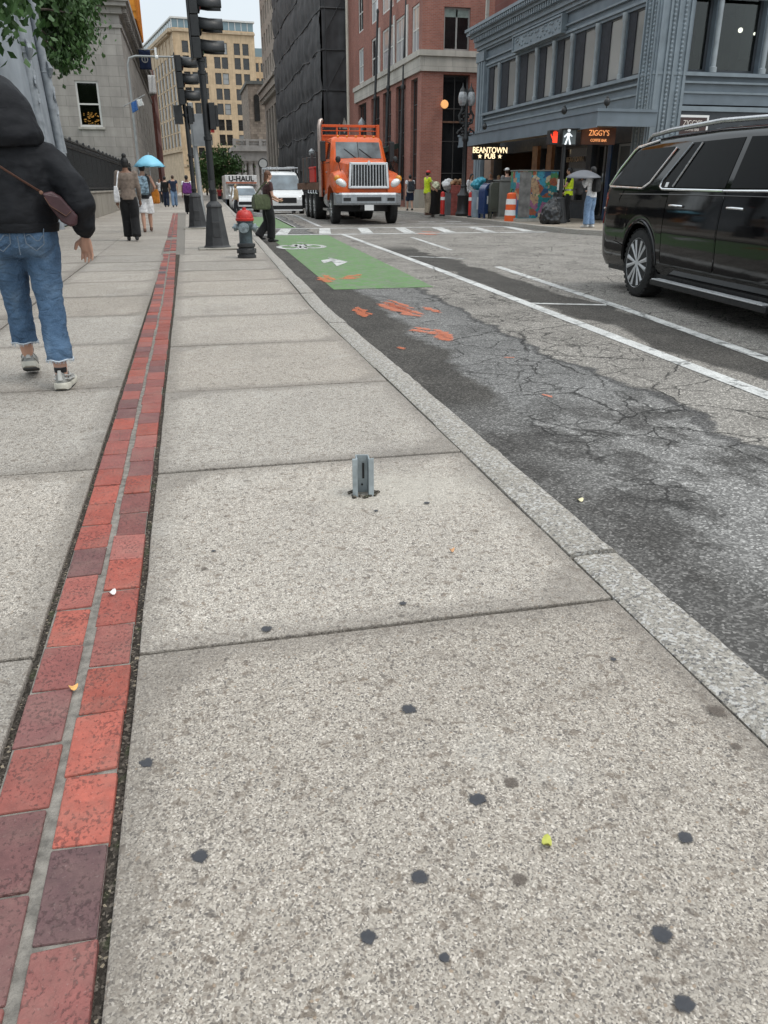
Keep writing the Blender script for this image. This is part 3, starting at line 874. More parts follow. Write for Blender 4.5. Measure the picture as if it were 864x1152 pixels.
# cut-off steel sign post
p = G(408, 555, 0)
st = thing('sign_post_stub', 'short cut-off galvanised steel sign post stub sticking out of the pavement', 'post stub', (p.x, p.y, 0), R(-6))
mb = MB()
w, d, t, h = .041, .030, .0045, .150
prof = [(-w, -d), (-w + .020, -d), (-w + .020, d - .008), (w - .020, d - .008), (w - .020, -d), (w, -d)]
def offs(p):                                   # U-channel as a thin closed strip
    out = []
    inn = [(-w, -d + t), (-w + .020 - t, -d + t), (-w + .020 - t, d - .008 + t), (w - .020 + t, d - .008 + t), (w - .020 + t, -d + t), (w, -d + t)]
    return p + list(reversed(inn))
pl = offs(prof)
mb.loft([[Vector((x, y, z + (.004 * mnoise.noise((x * 60, y * 60, 2)) if z > .1 else 0))) for x, y in pl] for z in (-.04, .0, .05, .1, h)])
mb.build('channel', M['galv'], st, bevel=.0012)
mb = MB()
mb.box(.001, d - .0092, .055, .009, d - .012, .118); mb.tube([(0, d - .0085 - .001, .03), (0, d - .012, .03)], .0042, 10)
mb.build('bolt_hole', M['plastic_black'], st)
mb = MB()
for i in range(26):
    a = rs.uniform(0, 2 * PI); r = rs.uniform(.042, .062)
    mb.ell((r * math.cos(a), r * .8 * math.sin(a), .001), (rs.uniform(.005, .011),) * 2 + (rs.uniform(.003, .007),), 7, 5)
mb.build('broken_footing', M['dirt'], st)
pb = G(432, 575, 0)
# ------------------------------------------------------------------ building helpers
def facade_mb(mb, L, H, opens, depth=.25, z0=0.0, M4=None):
    """wall front at local y=0 facing -y, with real openings and reveals"""
    def P(x, y, z):
        p = Vector((x, y, z)); return M4 @ p if M4 else p
    xs = sorted({0.0, L} | {o[0] for o in opens} | {o[1] for o in opens})
    zs = sorted({z0, H} | {o[2] for o in opens} | {o[3] for o in opens})
    def hole(x, z): return any(o[0] - 1e-6 < x < o[1] + 1e-6 and o[2] - 1e-6 < z < o[3] + 1e-6 for o in opens)
    for i in range(len(xs) - 1):
        for j in range(len(zs) - 1):
            if hole((xs[i] + xs[i + 1]) / 2, (zs[j] + zs[j + 1]) / 2): continue
            mb.quad(P(xs[i], 0, zs[j]), P(xs[i + 1], 0, zs[j]), P(xs[i + 1], 0, zs[j + 1]), P(xs[i], 0, zs[j + 1]))
    for a, b, c, d in opens:
        mb.quad(P(a, 0, c), P(a, depth, c), P(b, depth, c), P(b, 0, c))
        mb.quad(P(a, 0, d), P(b, 0, d), P(b, depth, d), P(a, depth, d))
        mb.quad(P(a, 0, c), P(a, 0, d), P(a, depth, d), P(a, depth, c))
        mb.quad(P(b, 0, c), P(b, depth, c), P(b, depth, d), P(b, 0, d))
def facade(parent, L, H, opens, mat, depth=.25, loc=(0, 0, 0), rz=0, z0=0.0, name='wall', extra=None):
    mb = MB()
    facade_mb(mb, L, H, opens, depth, z0)
    if extra: extra(mb)
    return mb.build(name, mat, parent, loc=loc, rot=(0, 0, rz), fix=False)
_wc = {}
def window(parent, x, z, w, h, nx=1, nz=2, fm='frame_dark', gm='glass', fw=.06, y=.2, loc=(0, 0, 0), rz=0, arch=False, bar=.05, pane=True):
    """window part (frame and bars) with its pane as a sub-part, x,z = lower left corner in the facade's own frame"""
    key = (round(w, 2), round(h, 2), nx, nz, fm, gm, fw, bar)
    p = Matrix.Rotation(rz, 4, 'Z') @ Vector((x, y, z)) + Vector(loc)
    if key not in _wc:
        mb = MB()
        mb.box(0, -.03, 0, fw, .05, h); mb.box(w - fw, -.03, 0, w, .05, h)
        mb.box(fw, -.03, 0, w - fw, .05, fw); mb.box(fw, -.03, h - fw, w - fw, .05, h)
        for i in range(1, nx): mb.box(w * i / nx - bar / 2, -.02, fw, w * i / nx + bar / 2, .04, h - fw)
        for i in range(1, nz): mb.box(fw, -.024, h * i / nz - bar / 2, w - fw, .036, h * i / nz + bar / 2)
        f = mb.build('window', M[fm], parent)
        mb = MB(); mb.box(fw * .5, .0, fw * .5, w - fw * .5, .012, h - fw * .5)
        g = mb.build('pane', M[gm], f)
        _wc[key] = (f, g)
    else:
        f0, g0 = _wc[key]
        f = f0.copy(); S.collection.objects.link(f); f.parent = parent
        g = g0.copy(); S.collection.objects.link(g); g.parent = f
    f.location = p; f.rotation_euler = (0, 0, rz)
    return f
def trim(parent, name, mat, boxes, loc=(0, 0, 0), rz=0, bevel=0):
    mb = MB()
    for b in boxes: mb.box(*b)
    return mb.build(name, mat, parent, loc=loc, rot=(0, 0, rz), bevel=bevel)
RS = -PI / 2        # facade on the right of the street: x runs towards the camera, faces the street
LS = PI / 2         # facade on the left of the street: x runs away from the camera

# ------------------------------------------------------------------ burying-ground gate (left edge)
gx = -3.62
gate = thing('stone_gateway', 'blue grey granite gateway with carved torches on sloping corner rolls', 'gateway', (gx, 12, 0))
def bat(z): return -.055 * z
mb = MB()
def slabw(y0, y1, x_face, depth, z0, z1, sl=0.0):
    r0 = [(x_face + bat(z0), y0 + sl * z0, z0), (x_face + bat(z0), y1 - sl * z0, z0), (x_face - depth, y1 - sl * z0, z0), (x_face - depth, y0 + sl * z0, z0)]
    r1 = [(x_face + bat(z1), y0 + sl * z1, z1), (x_face + bat(z1), y1 - sl * z1, z1), (x_face - depth, y1 - sl * z1, z1), (x_face - depth, y0 + sl * z1, z1)]
    mb.loft([[Vector(p) for p in r0], [Vector(p) for p in r1]])
slabw(-6, 13.2, 0, 1.2, 0, 8.4, .03)
mb.build('pylon', M['gate_stone'], gate)
mb = MB()
slabw(13.2, 17.0, -.16, .9, 0, 6.35, .02)
mb.build('recess_wall', M['gate_stone'], gate)
mb = MB()
mb.loft([[Vector((-.30 + bat(z) + dx, y, z)) for y in (13.0, 17.3)] + [Vector((-1.1, 17.3, z)), Vector((-1.1, 13.0, z))] for z, dx in ((6.3, .0), (6.42, .10), (6.9, .18), (7.3, .5), (7.5, .5), (8.0, .5))])
mb.build('cornice', M['gate_stone2'], gate)
for yb, sl in ((13.2, -.03), (17.0, -.02)):
    mb = MB()
    pts = [(.02 + bat(z) - (.06 if yb > 14 else 0), yb + sl * z, z) for z in (0, 1, 2, 3, 4, 5, 6.3)]
    mb.tube(pts, .125, 14)
    rl = mb.build('corner_roll', M['gate_stone2'], gate, smooth=True)
    mb = MB()
    P = lambda z, dy=0, dx=0: Vector((.02 + bat(z) + dx - (.06 if yb > 14 else 0), yb + sl * z + dy, z))
    for z in (2.1, 4.35):
        mb.tube([P(z - .03), P(z), P(z + .03)], [.13, .142, .13], 14)
    # inverted torch: flame, bowl, shaft, ribbons
    mb.tube([P(z) for z in (1.25, 1.5, 1.75, 1.95, 2.1)], [.05, .11, .15, .135, .15], 12)
    mb.tube([P(z, .0, .10) for z in (2.1, 2.9, 3.7, 4.2)], [.08, .06, .055, .05], 10)
    for k in range(7):
        a = k * .9
        mb.tube([P(4.25, .08 * math.cos(a), .12), P(4.45, .16 * math.cos(a + .6), .16 + .04 * math.sin(a)), P(4.62, .12 * math.cos(a + 1.2), .13)], [.05, .07, .03], 7, round_=True)
        mb.tube([P(3.95 - .11 * k, .09 * math.cos(k * 1.2), .14), P(3.85 - .11 * k, .13 * math.cos(k * 1.2 + 1.2), .15)], [.035, .02], 6, round_=True)
    mb.build('carved_torch', M['gate_stone2'], rl, smooth=True)

# ------------------------------------------------------------------ fence on its granite wall
fn = thing('iron_fence', 'black iron fence with dark panels on low granite wall before the grey stone building', 'fence', (-3.62, 29.3, 0))
mb = MB()
for i in range(17):
    mb.box(-.35, i * 1.95, -.1, .10, i * 1.95 + 1.94, .90)
mb.build('granite_wall', M['wall_granite'], fn, bevel=.015)
mb = MB(); mb.box(-.30, -.2, .90, .14, 33.3, .97); mb.build('coping', M['wall_granite'], fn, bevel=.01)
mb = MB()
for i in range(17):
    mb.box(-.16, i * 1.95 + .05, 1.0, -.12, i * 1.95 + 1.9, 2.30)
tp = mat_plain('dark_fence_panel', (.028, .030, .034), .7, 0, .3, 1.5, .35, 5)
mb.build('panel', tp, fn)
mb = MB()
for i in range(18):
    y = i * 1.95
    mb.tube([(-.12, y, .97), (-.12, y, 2.62)], .045, 8); mb.ell((-.12, y, 2.65), (.045, .045, .05), 8, 6)
    for k in range(9):
        yy = y + .1 + k * .2
        mb.tube([(-.09, yy, .97), (-.09, yy, 2.50), (-.09, yy, 2.64)], [.016, .016, .003], 5)
        mb.tube([(-.09, yy - .07, 2.38), (-.09, yy, 2.50), (-.09, yy + .07, 2.38)], .015, 5)
    if i < 17:
        for z in (1.05, 2.31, 2.51): mb.box(-.14, y, z, -.06, y + 1.95, z + .05)
mb.build('railing', M['black_metal'], fn)

# ------------------------------------------------------------------ grey stone building behind the fence
E0 = AY(145, 120, 63.0); cx = E0.x
sb = thing('stone_building', 'pale grey ashlar building with one tall sash window on its end wall', 'building', (cx, 63, 0))
We = AY(100, 117, 63.0)
wx = We.x - .75 - (cx - 12)
facade(sb, 12, 11.7, [(wx, wx + 1.5, 4.95, 7.75)], M['stone_left'], .22, loc=(-12, 0, 0))
gc = N('clear_window_glass')
tr = gc.n('ShaderNodeBsdfTransparent'); tr.inputs[0].default_value = (.62, .66, .64, 1)
gl = gc.n('ShaderNodeBsdfGlossy'); gl.inputs['Roughness'].default_value = .03
fr = gc.n('ShaderNodeFresnel'); fr.inputs[0].default_value = 1.55
mx = gc.n('ShaderNodeMixShader'); gc.lk(fr.outputs[0], mx.inputs[0]); gc.lk(tr.outputs[0], mx.inputs[1]); gc.lk(gl.outputs[0], mx.inputs[2]); gc.lk(mx.outputs[0], gc.out.inputs[0])
M['glass_clear'] = gc.m
window(sb, wx, 4.95, 1.5, 2.8, 1, 2, 'frame_white', 'glass_clear', .13, .10, loc=(-12, 0, 0), bar=.10)
mb = MB(); mb.box(wx - 12, .40, 4.9, wx - 10.5, .43, 7.8); mb.build('room', mat_plain('dark_room_wall', (.035, .028, .022), .8), sb)
mb = MB(); mb.box(wx - .12 - 12, -.10, 4.78, wx + 1.62 - 12, .1, 4.947); mb.build('sill', M['limestone'], sb, bevel=.02)
# warm room light behind the lower sash
mb = MB()
for k in range(44):
    mb.ell((wx - 12 + .30 + .95 * rs.random(), .30 + .05 * rs.random(), 5.15 + .75 * rs.random() ** 1.6), (rs.uniform(.02, .07), .012, rs.uniform(.015, .045)), 7, 5)
mb.build('room_light', mat_emit('warm_lamp_light', (1.0, .48, .13), .6), sb)
so = []
for i in range(7): so += [(3 + i * 6.2, 4.6 + i * 6.2, 4.6, 8.4)]
facade(sb, 52, 11.7, so, M['stone_left'], .3, loc=(0, 0, 0), rz=LS)
for a, b, c, d in so: window(sb, a, c, b - a, d - c, 2, 3, 'frame_grey', 'glass', .09, .2, loc=(0, 0, 0), rz=LS)
mb = MB()
for k, (e, za, zb) in enumerate(((.10, 10.9, 11.1), (.22, 11.7, 12.1), (.55, 12.1, 12.35), (.7, 12.35, 12.7))):
    mb.box(-12, -e, za, e, 52, zb)
mb.build('cornice', M['stone_left'], sb)
mb = MB()
for i in range(70): mb.box(.22, i * .74 + .1, 11.78, .50, i * .74 + .45, 12.09)
o = mb.build('dentil_moulding', M['stone_left'], sb); o['kind'] = 'stuff'
mb = MB(); mb.box(-11.5, .45, 0, -.45, 51.5, 11.6); mb.box(-11.6, .6, 12.7, -.9, 51.4, 13.6)
for k in range(8): mb.box(-.96, 3 + k * 6.2, 12.7, -.85, 4.6 + k * 6.2, 13.4)
mb.build('roof', M['stone_left'], sb)

hb = thing('hoarded_tower', 'reddish brown building whose upper floors are wrapped in bright orange hoarding', 'building', (-3.05, 116, 0))
ho = [(1.5 + k * 3.2, 3.3 + k * 3.2, z, z + 2.0) for k in range(5) for z in (4.5, 8.2, 11.9)]
facade(hb, 18, 15.5, ho, M['brick_red2'], .2, loc=(0, 0, 0), rz=LS)
for a, b, c, d in ho: window(hb, a, c, b - a, d - c, 1, 2, 'frame_dark', 'glass_dark', .08, .12, loc=(0, 0, 0), rz=LS)
mb = MB(); mb.box(-9, .01, 0, -.25, 17.9, 15.4); mb.box(-9, -.1, 0, -.02, .009, 15.45); mb.build('end_wall', M['brick_red2'], hb)
mb = MB(); mb.box(-9, .3, 15.3, -1.35, 17.6, 20.2); mb.build('attic_wall', M['brick_red2'], hb)
mb = MB(); mb.box(-9, -.15, 20.2, -1.2, 18, 46)
for k in range(26): mb.box(-1.2, k * .68, 20.2, -1.1, .14 + k * .68, 46)
for k in range(7): mb.box(-9.05, -.25, 4 * k + 21, -1.08, -.151, 4 * k + 21.3)
mb.build('hoarding', M['ochre'], hb)

# ------------------------------------------------------------------ tan block at the bend of the street
YT = 205.0
c0 = AY(201, 120, YT); c1 = AY(290, 120, YT)
W_ = (c1.x - c0.x)
tz = lambda py: AY(235, py, YT).z
tb = thing('office_block', 'tall tan stone office block with glass penthouse closing the street view', 'building', (c0.x, YT, 0), R(7))
LT = W_ * 1.02
rows = [tz(p) for p in (53, 69.5, 87.5, 105, 122, 140, 157, 172)]
cols = [LT * f for f in (.055, .135, .205, .50, .595, .69, .785, .88, .975)]
cols = [LT * (px - 201) / 83.0 for px in (209.5, 218, 227, 241, 248.8, 262, 271, 279)]
wh, wwd = 2.0, 1.4
op = [(x, x + wwd, z - 1.15, z + 1.15) for z in rows for x in cols if x + wwd < LT - .2]
HT = tz(32)
M['glass_tan'] = m_glass('office_glass', (.014, .014, .014), (.30, .31, .31), .22)
facade(tb, LT, HT, op, M['tan'], .3)
for a, b, c, d in op: window(tb, a, c, b - a, d - c, 1, 2, 'frame_dark', 'glass_tan', .09, .16)
# street front, turned along the bend, its shade put into a darker stone
L2 = 62.0
rz2 = -PI / 2 + R(3.7)
T2 = Matrix.Rotation(rz2, 4, 'Z')
op2 = []
for i in range(13):
    x = L2 - 3.2 - i * 4.5
    for z in rows[1:7]: op2.append((x - .5, x + 2.5, z - 1.4, z + 1.4))
loc2 = T2 @ Vector((-L2, 0, 0))
facade(tb, L2, HT, op2, M['tan_dark'], .14, loc=loc2, rz=rz2)
for a, b, c, d in op2: window(tb, a, c, b - a, d - c, 2, 1, 'frame_dark', 'glass_dark', .08, .08, loc=loc2, rz=rz2)
mb = MB()
for i in range(14):
    x = L2 - 4.4 - i * 4.5 + 3.95
    mb.box(x, -.14, rows[6] - 2, x + .8, -.002, HT - 2.5)
    mb.box(x - .1, -.22, HT - 2.5, x + 1.0, -.002, HT - 1.7)
mb.box(0, -.9, HT - .9, L2, -.002, HT - .2); mb.box(0, -.5, rows[6] - 2.6, L2, -.002, rows[6] - 2.1)
for i in range(40): mb.box(i * 1.5 + .3, -.8, HT - 1.4, i * 1.5 + .8, -.003, HT - .91)
mb.build('pilaster_row', M['tan_dark'], tb, loc=loc2, rot=(0, 0, rz2))
trim(tb, 'cornice', M['tan_dark'], [(-.1, -.35, HT - .75, LT + .1, -.002, HT - .3)]); trim(tb, 'belt_course', M['tan_dark'], [(0, -.2, rows[7] - 3.0, LT, -.002, rows[7] - 2.4)])
mb = MB(); d2 = T2 @ Vector((-L2, 0, 0)); mb.prism([(.65, .65), (LT - .1, .65), (LT - .1, L2), (d2.x + .65, L2 - .3)], lambda a, b, d: Vector((a, b, d)), 0, HT - .1); mb.build('roof', M['tan'], tb)
mb = MB(); mb.prism([(.1, .3), (LT - .1, .3), (LT - .1, L2 - 2), (d2.x + .2, L2 - 2)], lambda a, b, d: Vector((a, b, d)), HT - .05, tz(22)); o = mb.build('penthouse', M['glass_sky'], tb)
mb = MB()
for i in range(13): mb.box(i * LT / 13 - .1, .2, HT + .02, i * LT / 13 + .06, .298, tz(22) - .05)
for i in range(26):
    q = T2 @ Vector((-.4 - i * 2.3, -.06, 0)); mb.box(q.x - .05, q.y, HT + .02, q.x + .02, q.y + .12, tz(22) - .05)
mb.prism([(-.2, -.1), (LT + .2, -.1), (LT + .2, L2), (d2.x - .2, L2)], lambda a, b, d: Vector((a, b, d)), tz(22) + .01, tz(22) + .35)
mb.build('mullion', M['frame_white'], o)
# gap building behind, right of it
g0 = AY(284, 100, 230); g1 = AY(300, 100, 230)
bb = thing('tan_building', 'narrow tan building with glass top half hidden behind the tall tan block', 'building', (g0.x - 1, 230, 0))
gz = lambda py: AY(290, py, 230).z
op = [(x, x + 1.2, gz(p) - 1, gz(p) + 1) for p in (76, 93, 110, 128) for x in (1.7, 3.4)]
facade(bb, 10, gz(64), op, M['tan'], .3)
for a, b, c, d in op: window(bb, a, c, b - a, d - c, 1, 2, 'frame_dark', 'glass', .07, .18)
mb = MB(); mb.box(0, .35, 0, 10, 12, gz(64) - .05); mb.build('roof', M['tan_dark'], bb)
mb = MB(); mb.box(.5, .5, gz(64), 9, 11, gz(54)); mb.build('penthouse', M['glass_sky'], bb)

# ------------------------------------------------------------------ stone chapel with columned porch
YC = 150.0
p0, p1 = AY(264, 180, YC), AY(303, 180, YC)
ch = thing('stone_chapel', 'brown stone chapel with arched window and a grey columned porch', 'chapel', (p0.x, YC, 0))
wc = p1.x - p0.x
cz = lambda py: AY(280, py, YC).z
mb = MB()
for k in range(6):
    x = .55 + k * (wc - 1.0) / 4.6
    mb.lathe([(.62, .3), (.62, .6), (.45, .8), (.42, cz(181) - .7), (.40, cz(181) - .5), (.62, cz(181) - .2), (.66, cz(181))], 14, (x, .9, 0))
for k in range(3):
    mb.lathe([(.62, .3), (.62, .6), (.45, .8), (.42, cz(181) - .7), (.62, cz(181) - .2), (.66, cz(181))], 14, (.55, 2.9 + 2 * k, 0))
mb.build('column', M['chapel2'], ch, smooth=True)
mb = MB()
mb.box(0, .2, cz(181) + .003, wc + 3, 8, cz(170)); mb.box(-.5, -.3, cz(170) + .002, wc + 3, 8, cz(166.5)); mb.box(-.3, -.1, cz(166.5) + .002, wc + 3, 7.9, cz(165))
mb.build('entablature', M['chapel2'], ch)
mb = MB()
x = 0
mb.box(-.1, .1, cz(165) + .01, wc + 3, .6, cz(163.5)); mb.box(-.1, .1, cz(158) - .1, wc + 3, .6, cz(156.5))
for k in range(34): mb.lathe([(.08, cz(163.5)), (.17, cz(161.5)), (.08, cz(158) - .1)], 7, (.1 + k * .27, .35, 0))
for k in range(4): mb.box(-.12 + k * 2.2, .05, cz(165), .45 + k * 2.2, .65, cz(156))
mb.build('balustrade', M['chapel2'], ch)
mb = MB(); mb.box(-.5, -.4, -.2, wc + 3, 9, .3); mb.build('plinth', M['chapel2'], ch)
bx0 = AY(280, 120, YC + 8).x - p0.x
mb = MB(); mb.box(bx0, 8.2, 0, bx0 + 12, 26, cz(88)); mb.box(.6, 7.0, .3, wc + 3, 8.1, cz(182)); mb.build('wall', M['chapel'], ch)
mb = MB()
ax0 = AY(286, 120, YC + 8).x - p0.x; ax1 = AY(292, 120, YC + 8).x - p0.x
n = 10; r = (ax1 - ax0) / 2; zt = AY(289, 106, YC + 8).z; zb = AY(289, 136, YC + 8).z
poly = [(ax0, zb), (ax1, zb)] + [(ax0 + r + r * math.cos(PI * i / n), zt - r + r * math.sin(PI * i / n)) for i in range(n + 1)]
mb.prism(poly, lambda a, b, d: Vector((a, d, b)), 8.0, 8.19); mb.build('arched_window', M['glass_dark'], ch)
mb = MB(); mb.box(bx0 - .3, 7.9, cz(88) + .01, bx0 + 12, 26.2, cz(84)); mb.build('roof', mat_plain('slate_roof', (.10, .105, .10), .8), ch)

# ------------------------------------------------------------------ narrow pale building before it
pb_ = thing('pale_building', 'narrow tall pale stone building squeezed beside the black netted scaffold', 'building', (11.6, 124, 0))
op = []
for z in [14.6 + 3.1 * k for k in range(7)]:
    for x in (1.2, 4.2, 7.2, 10.2, 13.2, 16.2, 19.2): op.append((x, x + 1.4, z, z + 2.0))
for x in (2, 5.6, 9.2, 12.8, 16.4): op.append((x, x + 2.2, .6, 10.8))
facade(pb_, 22, 40, op, M['pale_bldg'], .3, rz=RS)
for a, b, c, d in op: window(pb_, a, c, b - a, d - c, 1 if c > 10 else 2, 2 if c > 10 else 5, 'frame_dark', 'glass_dark', .08, .2, rz=RS)
mb = MB(); mb.box(0, -.7, 12.2, 22, -.002, 13.0); mb.box(0, -.95, 13.0, 22, -.003, 13.35)
for k in range(20): mb.box(.2 + k * 1.1, -.55, 11.7, .7 + k * 1.1, -.004, 12.19)
mb.build('cornice', M['pale_bldg'], pb_, rot=(0, 0, RS))
mb = MB(); mb.box(.45, -21.8, 0, 14, -.1, 39.8); mb.build('roof', M['pale_bldg'], pb_)

# ------------------------------------------------------------------ scaffold wrapped in black netting
sc = thing('netted_scaffold', 'tall building under scaffold wrapped entirely in black netting', 'building', (11.0, 68.4, 0))
def sheetgrid(mb, A, U_, V_, nu, nv, amp, nrm, seed, lift=2.75, dark=None):
    vs = {}
    for i in range(nu + 1):
        for j in range(nv + 1):
            u, v = i / nu, j / nv
            p = A + U_ * u + V_ * v
            h = p.z
            f = (h % lift) / lift
            d = math.sin(PI * f) ** .6 * .16 + .16 * mnoise.noise((u * 22 + seed, h * .5, 1)) + .07 * mnoise.noise((u * 70, h * 1.6, seed))
            vs[i, j] = mb.bm.verts.new(p + nrm * d * amp)
    for i in range(nu):
        for j in range(nv):
            mb.bm.faces.new((vs[i, j], vs[i + 1, j], vs[i + 1, j + 1], vs[i, j + 1]))
mb = MB()
sheetgrid(mb, Vector((0, 33.6, 2.6)), Vector((0, -33.6, 0)), Vector((0, 0, 27.5)), 90, 120, 1.0, Vector((-1, 0, 0)), 1)
sheetgrid(mb, Vector((0, 0, 2.6)), Vector((2.0, 0, 0)), Vector((0, 0, 27.5)), 10, 120, .6, Vector((0, -1, 0)), 5)
mb.build('netting', M['tarp'], sc, smooth='all', fix=False)
mb = MB()
for k in range(11):
    z = 2.6 + 2.75 * k
    mb.tube([(-.10 + .05 * mnoise.noise((j * .9, k, 2)), -.10 + j * 1.4, z + .35 * mnoise.noise((j * .33, k * 5.1, 1))) for j in range(25)], .05, 6); mb.tube([(-.1, -.10, z), (1.9, -.10, z)], .05, 6)
for k in range(15): mb.tube([(.2, .1 + k * 2.38, 0), (.2, .1 + k * 2.38, 30)], .03, 6)
for x in (.25, 1.85): mb.tube([(x, -.14, 0), (x, -.14, 30)], .03, 6)
for k in range(6): mb.tube([(.25, -.15, 4 + 4 * k), (1.85, -.15, 6.7 + 4 * k)], .022, 5)
mb.build('scaffold_pole', M['black_metal_flat'], sc)
mb = MB(); mb.box(.5, .5, 0, 12, 33.4, 29.5); mb.box(.2, .3, 0, 1.9, 33, 2.55); mb.build('wall', M['cast_iron_dark'], sc)
mb = MB(); mb.tube([(1.92, -.35, 0), (1.92, -.35, 32)], .13, 10)
mb.build('standpipe', mat_plain('cream_pipe', (.60, .56, .48), .6, 0, .15, 1), sc, smooth=True)
mb = MB(); mb.box(1.2, -.06, 2, 1.95, .2, 6.2); mb.build('pale_wall', M['limestone'], sc)

# ------------------------------------------------------------------ red brick building
BX, BY = 13.0, 47.0
rb = thing('brick_building', 'red brick building with pale stone band and tall dark window bays at the corner', 'building', (BX, BY, 0))
Lb = 21.2
def yx(px, z, X=BX):       # distance along the street front from its far end
    return BY + Lb - AX(px, z, X).y
bays = []
ops = []
# upper windows
for (l, r_), zb, zt in [((403.5, 409), 8.1, 10.3), ((418, 425.5), 7.95, 10.3), ((430, 442.5), 7.95, 10.3), ((445, 456), 7.95, 10.3), ((463, 471), 7.95, 10.3)]:
    a, b = yx(l, 65), yx(r_, 65)
    ops.append((a, b, zb, zt, 'up'))
    ops.append((a, b, zb + 3.2, zt + 3.35, 'up'))
# ground bays
for l, r_ in ((404, 412), (421, 427), (434.5, 440), (449.5, 455), (467, 469.5)):
    ops.append((yx(l, 120) - (.95 if l > 405 else .3), yx(r_, 120), .35, 6.75, 'lo'))
facade(rb, Lb, 16, [o[:4] for o in ops], M['brick_red'], .26, loc=(0, Lb, 0), rz=RS)
for a, b, c, d, k in ops:
    if k == 'up': window(rb, a, c, b - a, d - c, 2, 2, 'frame_white', 'glass_blind', .12, .08, loc=(0, Lb, 0), rz=RS, bar=.07)
    else: window(rb, a, c, b - a, d - c, 1 if b - a < 1 else 2, 5, 'frame_dark', 'glass_dark', .08, .20, loc=(0, Lb, 0), rz=RS)
e = lambda px, py: AY(px, py, BY).x - BX
ope = [(e(499.5, 30), e(529, 30), 8.15, 10.0 + 1.9 - .0), (e(497.5, 140), e(527, 140), .2, 6.85)]
ope[0] = (e(499.5, 30), e(529, 30), AY(515, 57, BY).z, AY(515, 8, BY).z)
facade(rb, 14, 16, ope, M['brick_red'], .45)
a, b, c, d = ope[0]; window(rb, a, c, b - a, d - c, 2, 1, 'frame_grey', 'glass_dark', .09, .15, bar=.09)
mb = MB(); mb.box(a + .05, .13, d - .45, b - .05, .15, d - .05); mb.build('transom', mat_plain('pale_green_glass', (.25, .30, .28), .2), rb)
a, b, c, d = ope[1]
window(rb, a, c, b - a, d - c, 2, 4, 'frame_dark', 'glass_dark', .10, .36)
zb0, zb1 = AY(480, 80, BY).z, AY(480, 63, BY).z
mb = MB(); mb.box(-.12, -.12, zb0, 14, -.002, zb1); mb.box(-.22, -.22, zb1, 14, -.003, zb1 + .28); mb.box(-.12, -.002, zb0, -.002, 18.5, zb1); mb.box(-.22, -.003, zb1, -.003, 18.5, zb1 + .28)
mb.build('stone_band', M['limestone'], rb)
mb = MB(); mb.box(-.08, -.08, -.05, e(497, 140) - .02, -.002, 1.0); mb.box(e(527, 140) + .02, -.08, -.05, 14, -.002, 1.0); mb.box(-.08, 0, -.05, -.002, 3, 1.0); mb.build('granite_base', M['wall_granite'], rb)
mb = MB()
for (l, r_) in ((426.5, 428), (443.2, 444.6), (457.6, 459)):
    ya, yb = AX(l, 65, BX).y - BY, AX(r_, 65, BX).y - BY
    mb.box(-.07, min(ya, yb), 8.0, -.002, max(ya, yb), 10.6)
mb.build('lit_jamb_strip', M['frame_white'], rb)  # white strips paint the side-lit jambs between the windows
mb = MB(); mb.box(.5, .5, 0, 13.9, Lb - .1, 15.8); mb.build('roof', M['brick_red2'], rb)
lp = AY(501, 117, BY - .3)
mb = MB(); mb.lathe([(.02, -.08), (.20, -.08), (.22, 0), (.20, .08), (.02, .08)], 22, (lp.x - BX, -.15, lp.z), 'Y')
mb.build('round_lamp', mat_emit('orange_globe_light', (1.0, .50, .18), .38), rb, smooth=True)
mb = MB(); q = AY(513, 135, BY)
mb.box(a + .1, .25, AY(513, 138, BY).z, b - .1, .33, AY(513, 136, BY).z); mb.build('bar_rail', M['rust'], rb)
# dark glass-and-iron awning over the side entrance
aw = thing('entrance_canopy', 'dark green iron entrance canopy on brackets on the red brick front', 'canopy', (BX, BY + 4.6, 0))
mb = MB()
mb.loft([[Vector((x, y, z)) for y in (0, 7.0)] + [Vector((x, 7.0, z - .28)), Vector((x, 0, z - .28))] for x, z in ((-.1, 3.62), (-1.9, 3.1))])
mb.build('roof_panel', mat_plain('dark_green_awning', (.02, .035, .028), .5, 0, .3), aw)
mb = MB()
for y in (.1, 3.5, 6.8):
    mb.tube([(-.12, y, 1.7), (-.5, y, 2.2), (-.8, y, 2.9), (-1.6, y, 3.0)], .06, 7)
    mb.tube([(-.12, y, 2.5), (-1.2, y, 2.95)], .04, 6)
mb.build('bracket', M['black_metal'], aw)
# ------------------------------------------------------------------ slate-blue cast-iron building on the corner
PX, PY = 14.5, 25.2
LP = 16.4
pub = thing('corner_building', 'slate blue cast iron fronted corner building with a row of upper windows above a pub', 'building', (PX, PY, 0))
far = (0, LP, 0)
edges = [1.05, 2.7, 4.9, 7.0, 8.7, 10.3, 12.3, 14.2, 15.6]
M['glass_pub'] = m_glass('pub_upper_glass', (.09, .088, .084), (.34, .335, .32), 1.0)  # pane reflection put into the pale base colour
ops = [(a + .10, b - .10, 4.47, 6.36) for a, b in zip(edges, edges[1:])]
facade(pub, LP, 7.2, ops, M['cast_iron'], .15, loc=far, rz=RS, z0=3.35)
for a, b, c, d in ops: window(pub, a, c, b - a, d - c, 1, 1, 'frame_dark', 'glass_pub', .06, .09, loc=far, rz=RS, bar=.06)
bl = mat_plain('dark_bay_tone', (.020, .022, .028), .8, 0, .3, 6)
for a, b, c, d in ops:
    mb = MB(); mb.box(a + .02, .050, c + .03, a + (b - a) * .42, .080, d - .03); mb.build('dark_bay_strip', bl, pub, loc=far, rot=(0, 0, RS))  # dark strip on the far side of each upper window
